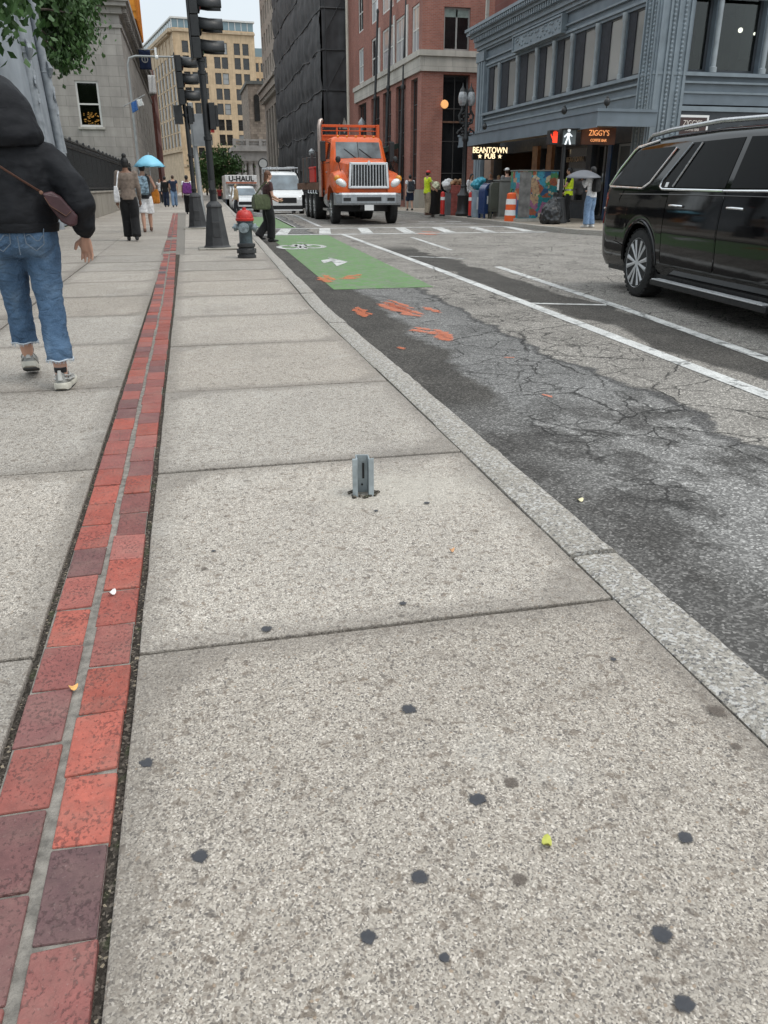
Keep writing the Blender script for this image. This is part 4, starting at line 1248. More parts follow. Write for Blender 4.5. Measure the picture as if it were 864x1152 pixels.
for a, b, c, d in ops:
    for z in (c + .1, d - .16):
        pass
NL = 11.0
nops = [(1.12, 1.86, 4.47, 7.0), (2.08, 3.62, 4.47, 7.0), (3.86, 5.4, 4.47, 7.0), (5.64, 7.2, 4.47, 7.0)]
facade(pub, NL, 7.2, nops, M['cast_iron'], .38, z0=3.55)
for a, b, c, d in nops: window(pub, a, c, b - a, d - c, 1, 1, 'cast_iron_dark', 'glass_clear', .09, .26, loc=(0, 0, 0))
# room behind the end windows
room = mat_plain('dim_room', (.10, .095, .09), .8, 0, .4, .8)
mb = MB()
mb.quad((.6, .5, 4.2), (9, .5, 4.2), (9, 6, 4.2), (.6, 6, 4.2)); mb.quad((.6, .5, 7.15), (.6, 6, 7.15), (9, 6, 7.15), (9, .5, 7.15))
mb.quad((.6, 6, 4.2), (9, 6, 4.2), (9, 6, 7.15), (.6, 6, 7.15)); mb.quad((.6, .5, 4.2), (.6, 6, 4.2), (.6, 6, 7.15), (.6, .5, 7.15)); mb.quad((9, .5, 4.2), (9, 6, 4.2), (9, 6, 7.15), (9, .5, 7.15))
for x in (1.5, 3.1, 4.9): mb.box(x, 3, 4.2, x + .5, 3.5, 7.1)
for x in (2.2, 4.1, 5.5): mb.box(x, 1.2, 4.2, x + .9, 1.9, 5.1)
mb.build('room', room, pub, fix=False)
mb = MB()
for px, py in ((833, 34), (801, 50), (849, 38)):
    q = AY(px, py, PY + 1.4); mb.ell((q.x - PX, 1.4, q.z), (.075 if px == 833 else .045,) * 3, 10, 8)
mb.build('room_lamp', mat_emit('white_lamp_light', (1, .93, .82), 3.0), pub, smooth=True)
# mouldings on both fronts
def both(name, mat, prof, x1=NL, bevel=0):
    mb = MB()
    for e, za, zb in prof:
        mb.box(-e, -e, za, x1, -.002, zb); mb.box(-e, -.0015, za, -.0015, LP + (e if e > .3 else 0), zb)
    return mb.build(name, mat, pub, bevel=bevel)
both('sill_band', M['cast_iron2'], [(.07, 3.36, 3.50), (.05, 3.86, 3.92), (.10, 4.14, 4.20), (.16, 4.34, 4.44)])
both('frieze', M['cast_iron2'], [(.06, 6.46, 6.54), (.10, 6.70, 6.76), (.12, 7.12, 7.20)])
mb = MB()
for e, za, zb in ((.20, 7.2, 7.34), (.30, 7.34, 7.5), (.52, 7.72, 7.84), (.66, 7.84, 8.0), (.74, 8.0, 8.12)):
    mb.box(-e, -e, za, NL, NL, zb); mb.box(-e, NL + .001, za, 8, LP + e * .6, zb)
mb.box(-.30, -.30, 7.5, NL, NL, 7.72); mb.box(-.30, NL + .001, 7.5, 8, LP + .2, 7.72)
mb.build('cornice', M['cast_iron2'], pub)
mb = MB()
for i in range(74): mb.box(-.47, i * .225 - .3, 7.52, -.302, i * .225 - .18, 7.71); mb.box(-.715, i * .225 - .3, 7.86, -.662, i * .225 - .19, 7.98)
for i in range(46): mb.box(i * .225 - .3, -.47, 7.52, i * .225 - .18, -.302, 7.71)
o = mb.build('dentil_moulding', M['cast_iron2'], pub); o['kind'] = 'stuff'
mb = MB()
ya, yb = 36.9 - PY, 31.9 - PY
mb.box(-.16, ya - 5, 6.58, -.002, yb + 5, 6.60)
for (a, b, c, d) in ((ya, yb, 6.50, 7.14),):
    mb.box(-.20, b, c, -.012, a, d)
    for y in (b, a - .08): mb.box(-.26, y, c, -.201, y + .08, d)
    mb.box(-.26, b + .081, c, -.201, a - .081, c + .07); mb.box(-.26, b + .081, d - .07, -.201, a - .081, d)
    rr = random.Random(5)
    for k in range(46):
        y = b + .25 + rr.random() * (a - b - .5); z = c + .13 + rr.random() * (d - c - .26)
        mb.ell((-.20, y, z), (.045, rr.uniform(.05, .12), rr.uniform(.03, .06)), 7, 5)
mb.build('relief_panel', M['cast_iron2'], pub)
# corner pilasters with twisted rope mouldings
mb = MB()
def pil(x0, x1, y0, y1):
    mb.box(x0, y0, 0, x1, y1, 6.98)
pil(-.14, 1.0, -.14, .75)
mb.box(-.2, -.2, 0, 1.06, .8, .9); mb.box(-.2, -.2, 6.72, 1.06, .8, 6.95); mb.box(-.26, -.26, 6.95, 1.12, .86, 7.11)
for x in (-.05, .22, .50, .90): mb.box(x - .035, -.19, .92, x + .035, -.141, 6.7)
for y in (-.05, .25, .66): mb.box(-.19, y - .035, .92, -.141, y + .035, 6.7)
pb2 = mb.build('pilaster', M['cast_iron2'], pub, bevel=.008)
mb = MB()
for x in (.36, .72):
    mb.tube([(x, -.15, .95 + k * .06) for k in range(96)], [.055 if k % 2 else .032 for k in range(96)], 8)
for y in (.1, .46):
    mb.tube([(-.15, y, .95 + k * .06) for k in range(96)], [.055 if k % 2 else .032 for k in range(96)], 8)
mb.build('rope_moulding', M['cast_iron2'], pb2)
mb = MB(); mb.box(-.14, LP - .9, 0, .4, LP + .12, 7.1); mb.box(-.2, LP - .95, 6.7, .4, LP + .15, 7.12)
for y in (LP - .7, LP - .35): mb.box(-.19, y, .5, -.141, y + .1, 6.68)
mb.build('pilaster', M['cast_iron2'], pub)
# mullion colonnettes between the upper windows
pm_ = mat_plain('pale_slate_mullion', (.30, .335, .355), .55, 0, .15, 4)
for e_ in edges[1:-1]:
    y = LP - e_
    mb = MB(); mb.tube([(-.03, y, z) for z in (4.45, 4.6, 4.62, 6.1, 6.14, 6.38)], [.10, .10, .07, .07, .10, .10], 10); mb.build('mullion', pm_, pub, smooth=True)
for x in (1.97, 3.74, 5.52):
    mb = MB(); mb.tube([(x, -.03, z) for z in (4.45, 4.6, 4.62, 6.7, 6.74, 7.0)], [.12, .12, .08, .08, .12, .12], 10); mb.build('mullion', pm_, pub, smooth=True)
# brick upper storeys set back above the cornice
mb = MB(); facade_mb(mb, LP - .8, 15, [(x, x + 1.5, 9.0, 12) for x in (1.6, 5.2, 8.8, 12.4)], .3, 8.1)
mb.build('brick_wall', M['brick_red2'], pub, loc=(.45, LP - .4, 0), rot=(0, 0, RS), fix=False)
for x in (1.6, 5.2, 8.8, 12.4): window(pub, x, 9.0, 1.5, 3, 2, 2, 'frame_dark', 'glass_dark', .08, .2, loc=(.45, LP - .4, 0), rz=RS)
mb = MB(); mb.box(.9, .45, 8.1, 8, LP - .5, 14.9); mb.box(.46, .4, 8.1, 8, .449, 14.9); mb.box(.5, LP - .4, 8.1, 8, LP - .35, 15.1)
mb.build('roof', M['brick_red2'], pub)
mb = MB(); mb.box(.9, 6.1, 3.4, 9, LP - .05, 7.15); mb.box(.45, .9, 3.4, .58, LP - .05, 7.15); mb.box(.6, .45, 3.37, 10.9, 6.05, 4.18); mb.box(.5, LP - .04, 0, 9, LP, 7.15)
mb.build('floor_slab', M['cast_iron_dark'], pub)
mb = MB(); mb.box(.22, LP + .15, 0, .36, LP + .3, 9.5); mb.build('downpipe', M['limestone'], pub)
# dark fascia and shop window round the corner
mb = MB(); mb.box(1.08, -.02, 2.15, NL, .15, 3.355); mb.box(1.08, .3, 0, NL, .5, .6)
for x in (1.1, 3.4, 5.8, 8.2, 10.6): mb.box(x, .1, 0, x + .25, .45, 2.15)
mb.build('fascia', M['cast_iron_dark'], pub)
mb = MB(); mb.box(1.35, .34, .6, NL, .38, 2.15); mb.build('shop_window', M['glass_dark'], pub)
s0, s1 = AY(762, 129, PY - .06), AY(795, 150, PY - .06)
x0, x1, zt, zb = s0.x - PX, s1.x - PX, s0.z, s1.z - .16
mb = MB(); mb.box(x0, -.075, zb, x1, -.022, zt); sg = mb.build('cafe_sign', M['white_paint'], pub)
mb = MB(); mb.box(x0 + .07, -.082, zb + .07, x1 - .07, -.0755, zt - .07); mb.build('sign_face', mat_plain('brown_sign_face', (.055, .03, .028), .5), sg)
lt = mat_plain('sign_lettering', (.72, .66, .60), .5, 0, .05)
text("ZIGGY'S", .225, lt, sg, ((x0 + x1) / 2, -.085, zt - .24), (PI / 2, 0, 0), .004, sx=.84)
text("COFFEE BAR", .11, lt, sg, ((x0 + x1) / 2, -.085, zt - .43), (PI / 2, 0, 0), .004, sx=.84)

# --- pub front below the canopy
sd = M['cast_iron_dark']
blue = mat_plain('blue_shop_panel', (.022, .055, .125), .45, 0, .3, 2)
wood = mat_plain('warm_wood', (.26, .12, .05), .5, 0, .35, 5)
mb = MB()
so = [(1.5, 6.4, 0, 2.55), (7.0, 7.9, 0, 2.6), (8.5, 11.2, .55, 2.6), (11.6, 12.9, 0, 2.6), (13.2, 14.8, .8, 2.5)]
facade_mb(mb, LP - .9, 3.34, so, .4, 0)
mb.build('shopfront', sd, pub, loc=(.05, LP - .9 + .0, 0), rot=(0, 0, RS), fix=False)
fl = (.05, LP - .9, 0)
window(pub, 8.5, .55, 2.7, 2.05, 1, 1, 'frame_dark', 'glass_dark', .10, .25, loc=fl, rz=RS)
window(pub, 13.2, .8, 1.6, 1.7, 2, 2, 'frame_grey', 'glass', .08, .25, loc=fl, rz=RS)
window(pub, 11.6, 0.02, 1.3, 2.58, 2, 1, 'frame_dark', 'glass_dark', .12, .25, loc=fl, rz=RS)
dk = mat_plain('dark_pub_interior', (.035, .024, .018), .8, 0, .4, 1.5)
mb = MB(); mb.box(1.0, 2.2, 0, 9, 2.4, 3.3); mb.box(1.0, .41, 2.9, 9, 2.2, 3.3); mb.box(.9, .41, 0, 1.0, 2.4, 3.3); mb.box(9, .41, 0, 9.1, 2.4, 3.3)
mb.build('pub_interior', dk, pub, loc=fl, rot=(0, 0, RS))
mb = MB(); mb.box(6.42, -.14, 0, 6.98, -.002, 2.7); mb.box(7.92, -.14, 0, 8.4, -.002, 2.7); mb.box(7.1, .2, 0, 7.8, .26, 2.4)
mb.build('wood_pier', wood, pub, loc=fl, rot=(0, 0, RS))
mb = MB(); mb.box(.55, -.16, 0, 1.45, -.002, 3.0); mb.build('stone_pier', mat_plain('brown_stone_pier', (.24, .17, .13), .8), pub, loc=fl, rot=(0, 0, RS))
for b_ in ((12.93, -.05, 0, 13.17, -.002, 2.7), (14.82, -.06, .1, 15.45, -.002, 2.75)):
    mb = MB(); mb.box(*b_); mb.build('blue_panel', blue, pub, loc=fl, rot=(0, 0, RS))
wt_ = mat_emit('warm_white_sign_light', (1.0, .80, .50), 1.3)
gw = mat_emit('warm_glow_light', (1.0, .55, .18), 9.0)
mb = MB()
for x in (2.2, 3.3, 4.4, 5.5): mb.ell((x, .9, 2.75), (.07, .07, .07), 8, 6)
mb.ell((7.45, .1, 2.72), (.16, .09, .10), 10, 7)
mb.ell((9.3, .32, 2.2), (.1, .015, .06), 8, 5); mb.ell((10.2, .32, 2.25), (.12, .015, .07), 8, 5)
mb.build('pub_lamp', gw, pub, loc=fl, rot=(0, 0, RS), smooth=True)
text('BEANTOWN', .26, mat_plain('faded_gilt_lettering', (.40, .30, .18), .5), pub, (-.01 + .05 + .20, LP - .9 - 9.85, 2.1), (PI / 2, 0, -PI / 2), .006)
# bright bulb sign hung across the pavement under the canopy
YS = 36.4
sa, sbp = AY(532.5, 164.5, YS), AY(569.5, 180, YS)
x0, x1, z1, z0 = sa.x - PX, sbp.x - PX, sa.z, sbp.z
ysl = YS - PY
mb = MB(); mb.box(x0, ysl, z0, x1, ysl + .16, z1); ps = mb.build('pub_sign', M['plastic_black'], pub)
xm = (x0 + x1) / 2
text('BEANTOWN', .34, wt_, ps, (xm, ysl - .012, z0 + (z1 - z0) * .70), (PI / 2, 0, 0), .008, sx=.84, off=.002)
text('PUB', .30, wt_, ps, (xm, ysl - .012, z0 + (z1 - z0) * .26), (PI / 2, 0, 0), .008, sx=.95, off=.002)
for dx in (-.47, .47):
    mb = MB()
    mb.prism([((.10 if k % 2 == 0 else .042) * math.sin(k * PI / 5), (.10 if k % 2 == 0 else .042) * math.cos(k * PI / 5)) for k in range(10)], lambda a, b, d: Vector((xm + dx + a, d, z0 + (z1 - z0) * .26 + b)), ysl - .02, ysl - .006)
    mb.build('sign_star', wt_, ps)
# canopy
K0 = AX(673, 124, 12.35); K1 = AX(516, 157, 12.35)
ky0, ky1 = K0.y - PY, K1.y - PY
kx = 12.35 - PX
mb = MB()
mb.box(kx, ky0, 2.84, kx + .06, ky1, 3.28); mb.box(kx + .0605, ky0, 2.84, -.15, ky0 + .06, 3.28); mb.box(kx + .0605, ky1 - .06, 2.84, -.15, ky1, 3.28)
mb.box(kx - .04, ky0 - .04, 3.24, -.15, ky0 - .001, 3.32); mb.box(kx - .04, ky0 - .0005, 3.24, kx - .001, ky1 + .04, 3.32); mb.box(kx - .03, ky0 - .03, 2.80, kx - .0008, ky1, 2.88)
cn = mb.build('canopy', M['cast_iron'], pub)
mb = MB(); mb.box(kx + .061, ky0 + .061, 3.0, -.16, ky1 - .061, 3.2); mb.build('canopy_soffit', mat_plain('cream_soffit', (.42, .36, .28), .7), cn)
mb = MB()
for k in range(9):
    y = ky0 + 1 + k * (ky1 - ky0 - 2) / 8
    mb.ell((kx + .5, y, 2.965), (.06, .06, .035), 8, 6)
mb.build('canopy_lamp', mat_emit('canopy_bulb_light', (1.0, .68, .34), 9.0), cn)
mb = MB()
for px in (681, 633, 544):
    q = AX(px, 118 if px == 681 else 128 if px == 633 else 146, 12.6)
    y = q.y - PY
    mb.tube([(kx + .3, y, 3.3), (kx + .3, y, 3.42)], .02, 6); mb.ell((kx + .3, y, 3.50), (.10, .10, .12), 9, 7); mb.ell((kx + .3, y, 3.62), (.04, .04, .05), 7, 5)
mb.build('canopy_finial', M['black_metal'], cn, smooth=True)
# orange cafe sign hung under the canopy end
q0, q1 = AY(655, 143, PY + .55), AY(691, 163, PY + .55)
mb = MB(); mb.box(q0.x - PX, .52, q1.z, q1.x - PX, .60, q0.z)
os_ = mb.build('cafe_sign', mat_plain('burnt_orange_sign', (.115, .040, .018), .6, 0, .4, 3), pub)
olt = mat_emit('orange_lit_lettering', (1.0, .42, .16), .55)
xm = (q0.x + q1.x) / 2 - PX
hq = q0.z - q1.z
text("ZIGGY'S", hq * .46, olt, os_, (xm, .51, q1.z + hq * .66), (PI / 2, 0, 0), .006, sx=.86)
text("COFFEE BAR", hq * .235, olt, os_, (xm, .51, q1.z + hq * .24), (PI / 2, 0, 0), .006, sx=.86)
mb = MB()
for k in range(5): mb.ell((q0.x - PX + .2 + k * .25, .3, q0.z + .12 + .03 * math.sin(k)), (.028, .028, .03), 7, 5)
mb.build('string_light', wt_, os_)
# ------------------------------------------------------------------ trees
def tree(name, label, loc, trunk, crown, nleaf, size, mat, cat='tree', group=None, seed=1, droop=.5, clumps=40):
    """trunk: list of (pts, radii); crown: list of (centre, radii) blobs; leaf faces gathered in drooping clumps"""
    t = thing(name, label, cat, loc, 0, group)
    rr = random.Random(seed)
    mb = MB()
    for pts, rad in trunk: mb.tube(pts, rad, 9)
    cl = []
    tot = sum(r[0] * r[1] * r[2] for _, r in crown)
    for c, r in crown:
        for _ in range(max(2, int(clumps * r[0] * r[1] * r[2] / tot))):
            while True:
                p = Vector((rr.uniform(-1, 1), rr.uniform(-1, 1), rr.uniform(-1, 1)))
                if .25 < p.length < 1: break
            cl.append(Vector(c) + Vector((p.x * r[0], p.y * r[1], p.z * r[2])))
    b0 = Vector(trunk[0][0][-1])
    for p in cl[::3]:
        m = (b0 + p) / 2 + Vector((0, 0, .1)); mb.tube([b0, m, p], [size * .22, size * .16, size * .05], 5)
    mb.build('trunk', M['bark'], t, smooth=True)
    mb = MB(); mb.cl = mb.bm.loops.layers.float_color.new('tint')
    per = nleaf // len(cl)
    for p in cl:
        sp = rr.uniform(.6, 1.35) * size * 3.0
        sh = rr.uniform(0, .55)
        for _ in range(per):
            g = Vector((rr.gauss(0, .5), rr.gauss(0, .5), rr.gauss(0, .36))) * sp
            d = Vector((rr.uniform(-1, 1), rr.uniform(-1, 1), rr.uniform(-1, .4) - droop)).normalized()
            s = d.cross(Vector((rr.uniform(-1, 1), rr.uniform(-1, 1), rr.uniform(-.3, 1)))).normalized()
            L = size * rr.uniform(.6, 1.15); w = L * .34
            o = p + g
            up = d.cross(s) * (w * .25)
            n0 = len(mb.bm.faces)
            a = mb.bm.verts.new(o); b = mb.bm.verts.new(o + d * L * .5 + s * w + up); c = mb.bm.verts.new(o + d * L); e = mb.bm.verts.new(o + d * L * .5 - s * w + up)
            mb.bm.faces.new((a, b, c)); mb.bm.faces.new((a, c, e))
            k = min(1, max(0, sh + rr.uniform(-.25, .35)))
            mb.bm.faces.ensure_lookup_table()
            for f in mb.bm.faces[n0:]:
                for l in f.loops: l[mb.cl] = (k, k, k, 1)
    mb.build('crown', mat, t, fix=False)
    return t
q = AX(88, 40, -4.6)
def rel(px, py, X, o): return tuple(AX(px, py, X) - Vector(o))
o1 = (-6.6, 36.0, 0)
tree('leafy_tree', 'dark green leafy tree hanging over the fence beside the stone gateway', o1,
     [([(0, 0, 0), (.1, 0, 2.5), (.5, -.4, 5), (1.0, -.8, 7.0)], [.26, .22, .18, .12]), ([(.5, -.4, 5), (-1.0, -2, 7.5), (-1.6, -3.4, 9)], [.14, .1, .05])],
     [(rel(66, 10, -4.6, o1), (1.0, 1.3, .9)), (rel(74, 38, -4.4, o1), (.75, 1.3, .72)), (rel(66, 62, -4.6, o1), (.55, 1.0, .55)), (rel(90, 32, -4.3, o1), (.55, .9, .35)), (rel(62, 40, -4.8, o1), (.7, 1, .8)), ((-2.0, -1.0, 8.6), (2.6, 3, 1.8)), ((.4, 1.2, 8.8), (1.8, 2.4, 1.6)), (rel(55, -25, -4.8, o1), (1.2, 1.8, 1.0)), (rel(92, -10, -4.4, o1), (.9, 1.6, .8))],
     26000, .26, M['leaf'], seed=4, clumps=170, droop=.9)
o2 = (-5.6, 20.0, 0)
tree('leafy_tree', 'leafy tree behind the gateway with only a branch tip showing at the corner', o2,
     [([(0, 0, 0), (0, .2, 4), (.6, .3, 7.4)], [.2, .16, .09])],
     [(rel(6, 2, -3.4, o2), (.28, .5, .34)), (rel(-6, -12, -3.4, o2), (.5, .6, .5)), ((.5, .3, 8.0), (1.0, 1.4, .9)), ((-.5, -3, 10.0), (2.2, 4.5, 2.2)), ((-.8, 1.5, 11.5), (2.4, 3.0, 2.4)), ((.6, -6.5, 9.6), (2.0, 3.4, 1.9))], 16000, .24, M['leaf'], seed=9, clumps=170, droop=.6)  # high crown masses, out of view, added to darken the SUV's reflections
c = AY(247, 197, 118)
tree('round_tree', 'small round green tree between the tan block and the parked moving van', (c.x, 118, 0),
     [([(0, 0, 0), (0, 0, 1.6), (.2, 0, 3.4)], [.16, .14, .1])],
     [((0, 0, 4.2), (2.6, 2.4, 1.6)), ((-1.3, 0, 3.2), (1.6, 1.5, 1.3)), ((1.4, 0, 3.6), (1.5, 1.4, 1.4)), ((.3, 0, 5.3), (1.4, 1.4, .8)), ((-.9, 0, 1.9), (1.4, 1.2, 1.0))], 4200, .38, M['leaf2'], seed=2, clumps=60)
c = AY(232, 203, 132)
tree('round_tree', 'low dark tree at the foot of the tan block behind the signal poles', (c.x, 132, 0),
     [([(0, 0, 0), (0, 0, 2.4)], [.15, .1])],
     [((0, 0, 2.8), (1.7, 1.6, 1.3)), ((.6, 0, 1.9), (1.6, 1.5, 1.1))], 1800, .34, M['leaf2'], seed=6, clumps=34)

# ------------------------------------------------------------------ traffic signals
def signal_pole(px, py, lean, label, ht, head_z, side_box, ped_z=None, hs=1.0, hk=1.0):
    p = G(px, py, 0)
    t = thing('signal_pole', label, 'traffic light', (p.x, p.y, 0), 0, 'black traffic signals on the kerb', rot=(0, -lean, 0))
    mb = MB()
    def octo(r, z): return [Vector((r * math.cos(PI / 8 + k * PI / 4), r * math.sin(PI / 8 + k * PI / 4), z)) for k in range(8)]
    mb.loft([octo(.275 * hs, -.05), octo(.275 * hs, .04), octo(.245 * hs, .07), octo(.15 * hs, .74 * hs), octo(.165 * hs, .76 * hs), octo(.15 * hs, .80 * hs), octo(.085 * hs, .86 * hs)])
    mb.build('base', M['black_metal_flat'], t, bevel=.008)
    mb = MB(); mb.box(-.36 * hs, -.34 * hs, -.005, .36 * hs, .34 * hs, .035); mb.build('footing', M['wall_granite'], t, bevel=.012)
    mb = MB(); mb.box(-.07, -.215 * hs, .22, .07, -.17 * hs, .5); mb.build('access_door', M['black_metal_flat'], t, bevel=.01)
    mb = MB(); mb.lathe([(.062, .8), (.062, 1.4), (.058, ht)], 14)
    for z in (1.0, 1.9, ht - .25, ht - .05): mb.lathe([(.062, z), (.075, z + .01), (.075, z + .07), (.062, z + .08)], 14)
    mb.build('pole', M['black_metal'], t, smooth=True)
    hd = MB()
    for k in range(3):
        z = head_z + k * .40 * hk
        hd.box(-.13, -.17 * hk, z, .02, .17 * hk, z + .385 * hk)
        hd.lathe([(.02, .022), (.15 * hk, .022), (.165 * hk, .035), (.15 * hk, .055), (.02, .055)], 18, (0, 0, z + .19 * hk), 'X')
    hd.box(-.165, -.20 * hk, head_z - .03, -.131, .20 * hk, head_z + 1.24 * hk)
    hd.tube([(-.02, 0, ht - .1), (-.02, 0, head_z + .01)], .05, 10)
    h = hd.build('signal_head', M['black_metal'], t, bevel=.012)
    for k in range(3):
        z = head_z + k * .40 * hk + .20 * hk
        vs = MB(); n = 18
        rings = []
        for x, r in ((.02, .176 * hk), (.2, .176 * hk), (.43, .172 * hk)):
            rings.append([Vector((x, r * math.cos(-PI * .12 + PI * 1.24 * i / n), z + r * math.sin(-PI * .12 + PI * 1.24 * i / n) + (.0 if x < .2 else -.02))) for i in range(n + 1)])
        vs.loft(rings, False, False)
        v = vs.build('visor', M['black_metal'], h, fix=False, smooth='all')
        so = v.modifiers.new('solid', 'SOLIDIFY'); so.thickness = .012
        ln = MB(); ln.ell((.05, 0, z - .005), (.03, .125 * hk, .125 * hk), 14, 8)
        ln.build('lens', mat_plain('unlit_lens_%d' % k, [(.03, .10, .05), (.22, .13, .02), (.16, .02, .02)][k], .2), h, smooth=True)
    mb = MB()
    z = side_box
    mb.box(.062, -.10, z, .17, .10, z + .44); mb.box(.045, -.03, z + .05, .063, .03, z + .4)
    mb.box(.171, -.085, z + .05, .22, .085, z + .40)
    mb.build('pedestrian_head', M['black_metal'], t, bevel=.01)
    mb = MB(); mb.box(-.04, -.12, 1.05, .04, -.05, 1.22); mb.build('push_button', M['black_metal_flat'], t, bevel=.01)
    return t
z1 = AY(232, 66, 15.9).z
s1 = signal_pole(245, 280, .014, 'black traffic signal pole on the kerb right beside the fire hydrant', z1 + .05, z1 + .05, AY(236, 144, 15.9).z, hk=.84)
mb = MB(); zz = AY(238, 146, 15.9).z
mb.box(.065, -.04, zz - .02, .13, .04, zz + .06); mb.build('red_button_box', M['red'], s1)
z2_ = AY(210, 121, 24.4).z
s2 = signal_pole(223, 257, .024, 'black traffic signal pole second along the kerb with a pedestrian head below', z2_ + .05, z2_ + .1, AY(210, 138, 24.4).z, hs=1.12)
mb = MB(); zz = AY(210, 138, 24.4).z
mb.box(-.32, -.15, zz, -.09, .15, zz + .46); mb.box(-.1, -.03, zz + .2, .06, .03, zz + .26); mb.build('pedestrian_head', M['black_metal'], s2, bevel=.012)

p = AY(226, 215, 29.0)
gp = thing('lamp_post', 'slim pale grey post with a small grey sign plate behind the second signal', 'post', (p.x, 29.0, 0), rot=(0, -.03, 0))
mb = MB(); mb.lathe([(.13, 0), (.11, .5), (.085, .6), (.075, 3.6), (.05, 3.62)], 12); mb.build('pole', M['grey_pole'], gp, smooth=True)
mb = MB(); zz = AY(228, 165, 29).z; mb.box(-.02, -.13, zz, .34, -.10, zz + .95); mb.build('sign_plate', mat_plain('grey_sign_back', (.26, .27, .28), .5, .3), gp, bevel=.005)

# street lamp with a long arm before the stone building
q = AY(149, 120, 58.0)
ml = thing('street_lamp', 'thin grey street lamp with long bent arm in front of the stone building', 'street lamp', (q.x, 58, 0))
zt = AY(150, 63, 58).z
xa = AY(203, 63, 58).x - q.x
mb = MB(); mb.tube([(0, 0, 0), (0, 0, 4), (0, 0, zt - .5), (.12, 0, zt - .12), (.5, 0, zt), (xa, 0, zt + .02)], [.11, .09, .07, .07, .065, .05], 10); mb.build('pole', M['grey_pole'], ml, smooth=True)
mb = MB(); mb.ell((xa * .55, 0, zt - .02), (.12, .10, .13), 10, 8); mb.box(xa * .52, -.05, zt + .1, xa * .56, .05, zt + .5); mb.build('camera_box', M['white_paint'], ml, smooth=True)
def cloth(name, mat, par, A, U_, V_, amp, seed):
    mb = MB(); n, m = 10, 8; vs = {}
    nn = U_.cross(V_).normalized()
    for i in range(n + 1):
        for j in range(m + 1):
            vs[i, j] = mb.bm.verts.new(A + U_ * (i / n) + V_ * (j / m) + nn * (amp * math.sin(i * .9 + seed + j * .3) * (i / n)))
    for i in range(n):
        for j in range(m): mb.bm.faces.new((vs[i, j], vs[i + 1, j], vs[i + 1, j + 1], vs[i, j + 1]))
    o = mb.build(name, mat, par, smooth='all', fix=False); s_ = o.modifiers.new('solid', 'SOLIDIFY'); s_.thickness = .02
    return o
# flags on the stone building
XF = cx + .9
q = AX(156, 122, XF)
f1 = thing('flag', 'blue and white flag on a short pole on the stone building', 'flag', (cx + .02, q.y, 0))
mb = MB(); mb.tube([(0, 0, q.z + .1), (1.35, -.2, q.z + .75)], .03, 6); mb.build('flag_pole', M['grey_pole'], f1)
cloth('blue_cloth', FAB('flag_blue', (.06, .16, .42)), f1, Vector((.45, -.05, q.z + .28)), Vector((.36, -.1, .17)), Vector((.05, 0, -.55)), .08, 1)
cloth('white_cloth', FAB('flag_white', (.75, .75, .74)), f1, Vector((.82, -.15, q.z + .46)), Vector((.34, -.1, .07)), Vector((.05, 0, -.38)), .08, 2)
q = AX(163.5, 70, XF)
f2 = thing('banner', 'dark blue banner with pale emblem on the stone building under the cornice', 'banner', (cx + .02, q.y, 0))
za = q.z + .95
mb = MB(); mb.tube([(0, 0, za), (1.7, 0, za)], .04, 6); mb.build('flag_pole', M['grey_pole'], f2)
cloth('banner_cloth', FAB('flag_navy', (.012, .022, .06)), f2, Vector((.40, 0, za - .05)), Vector((.95, 0, 0)), Vector((0, 0, -1.45)), .08, 3)
mb = MB()
for k in range(16):
    a0, a1 = 2 * PI * k / 16, 2 * PI * (k + 1) / 16
    mb.quad(*[(.87 + r * math.cos(a), -.14, za - .75 + r * math.sin(a)) for r, a in ((.20, a0), (.27, a0), (.27, a1), (.20, a1))])
mb.quad((.84, -.14, za - .95), (.90, -.14, za - .95), (.90, -.14, za - .55), (.84, -.14, za - .55))
mb.build('emblem', M['frame_grey'], f2, fix=False)
cloth('white_cloth', FAB('flag_white', (.75, .75, .74)), f2, Vector((.95, 0, za - 1.9)), Vector((.6, 0, 0)), Vector((0, 0, -1.4)), .1, 4)

# ------------------------------------------------------------------ fire hydrant
p = G(278, 290, 0)
hy = thing('fire_hydrant', 'weathered fire hydrant with a red bonnet and pale nozzle caps on the kerb', 'fire hydrant', (p.x, p.y, 0), R(-12))
hb_ = mat_plain('hydrant_blue_black', (.055, .075, .085), .5, .1, .6, 9, .4, 30)
mb = MB(); mb.lathe([(.16, -.02), (.17, 0), (.17, .05), (.15, .06), (.15, .09), (.175, .10), (.175, .15), (.15, .165), (.14, .19), (.165, .21), (.165, .255), (.13, .27)], 22)
for k in range(8): mb.lathe([(.014, .085), (.014, .17)], 6, (.163 * math.cos(k * PI / 4 + .2), .163 * math.sin(k * PI / 4 + .2), 0))
mb.build('base', M['black_metal_flat'], hy, smooth=True)
mb = MB(); mb.lathe([(.125, .26), (.12, .30), (.118, .52), (.135, .56), (.145, .60), (.135, .63), (.15, .645), (.15, .665)], 24); mb.build('barrel', hb_, hy, smooth=True)
mb = MB(); mb.lathe([(.158, .667), (.165, .68), (.165, .71), (.15, .72), (.148, .77), (.13, .815), (.09, .85), (.04, .862), (.035, .865), (.035, .90), (.02, .905)], 24)
for k in range(10): mb.tube([(.150 * math.cos(k * PI / 5), .150 * math.sin(k * PI / 5), .73), (.10 * math.cos(k * PI / 5), .10 * math.sin(k * PI / 5), .84)], .012, 6)
mb.build('bonnet', M['red'], hy, smooth=True)
silver = mat_plain('nozzle_silver_paint', (.25, .30, .32), .45, .3, .5, 14)
hy.scale = (.92, .92, .88)
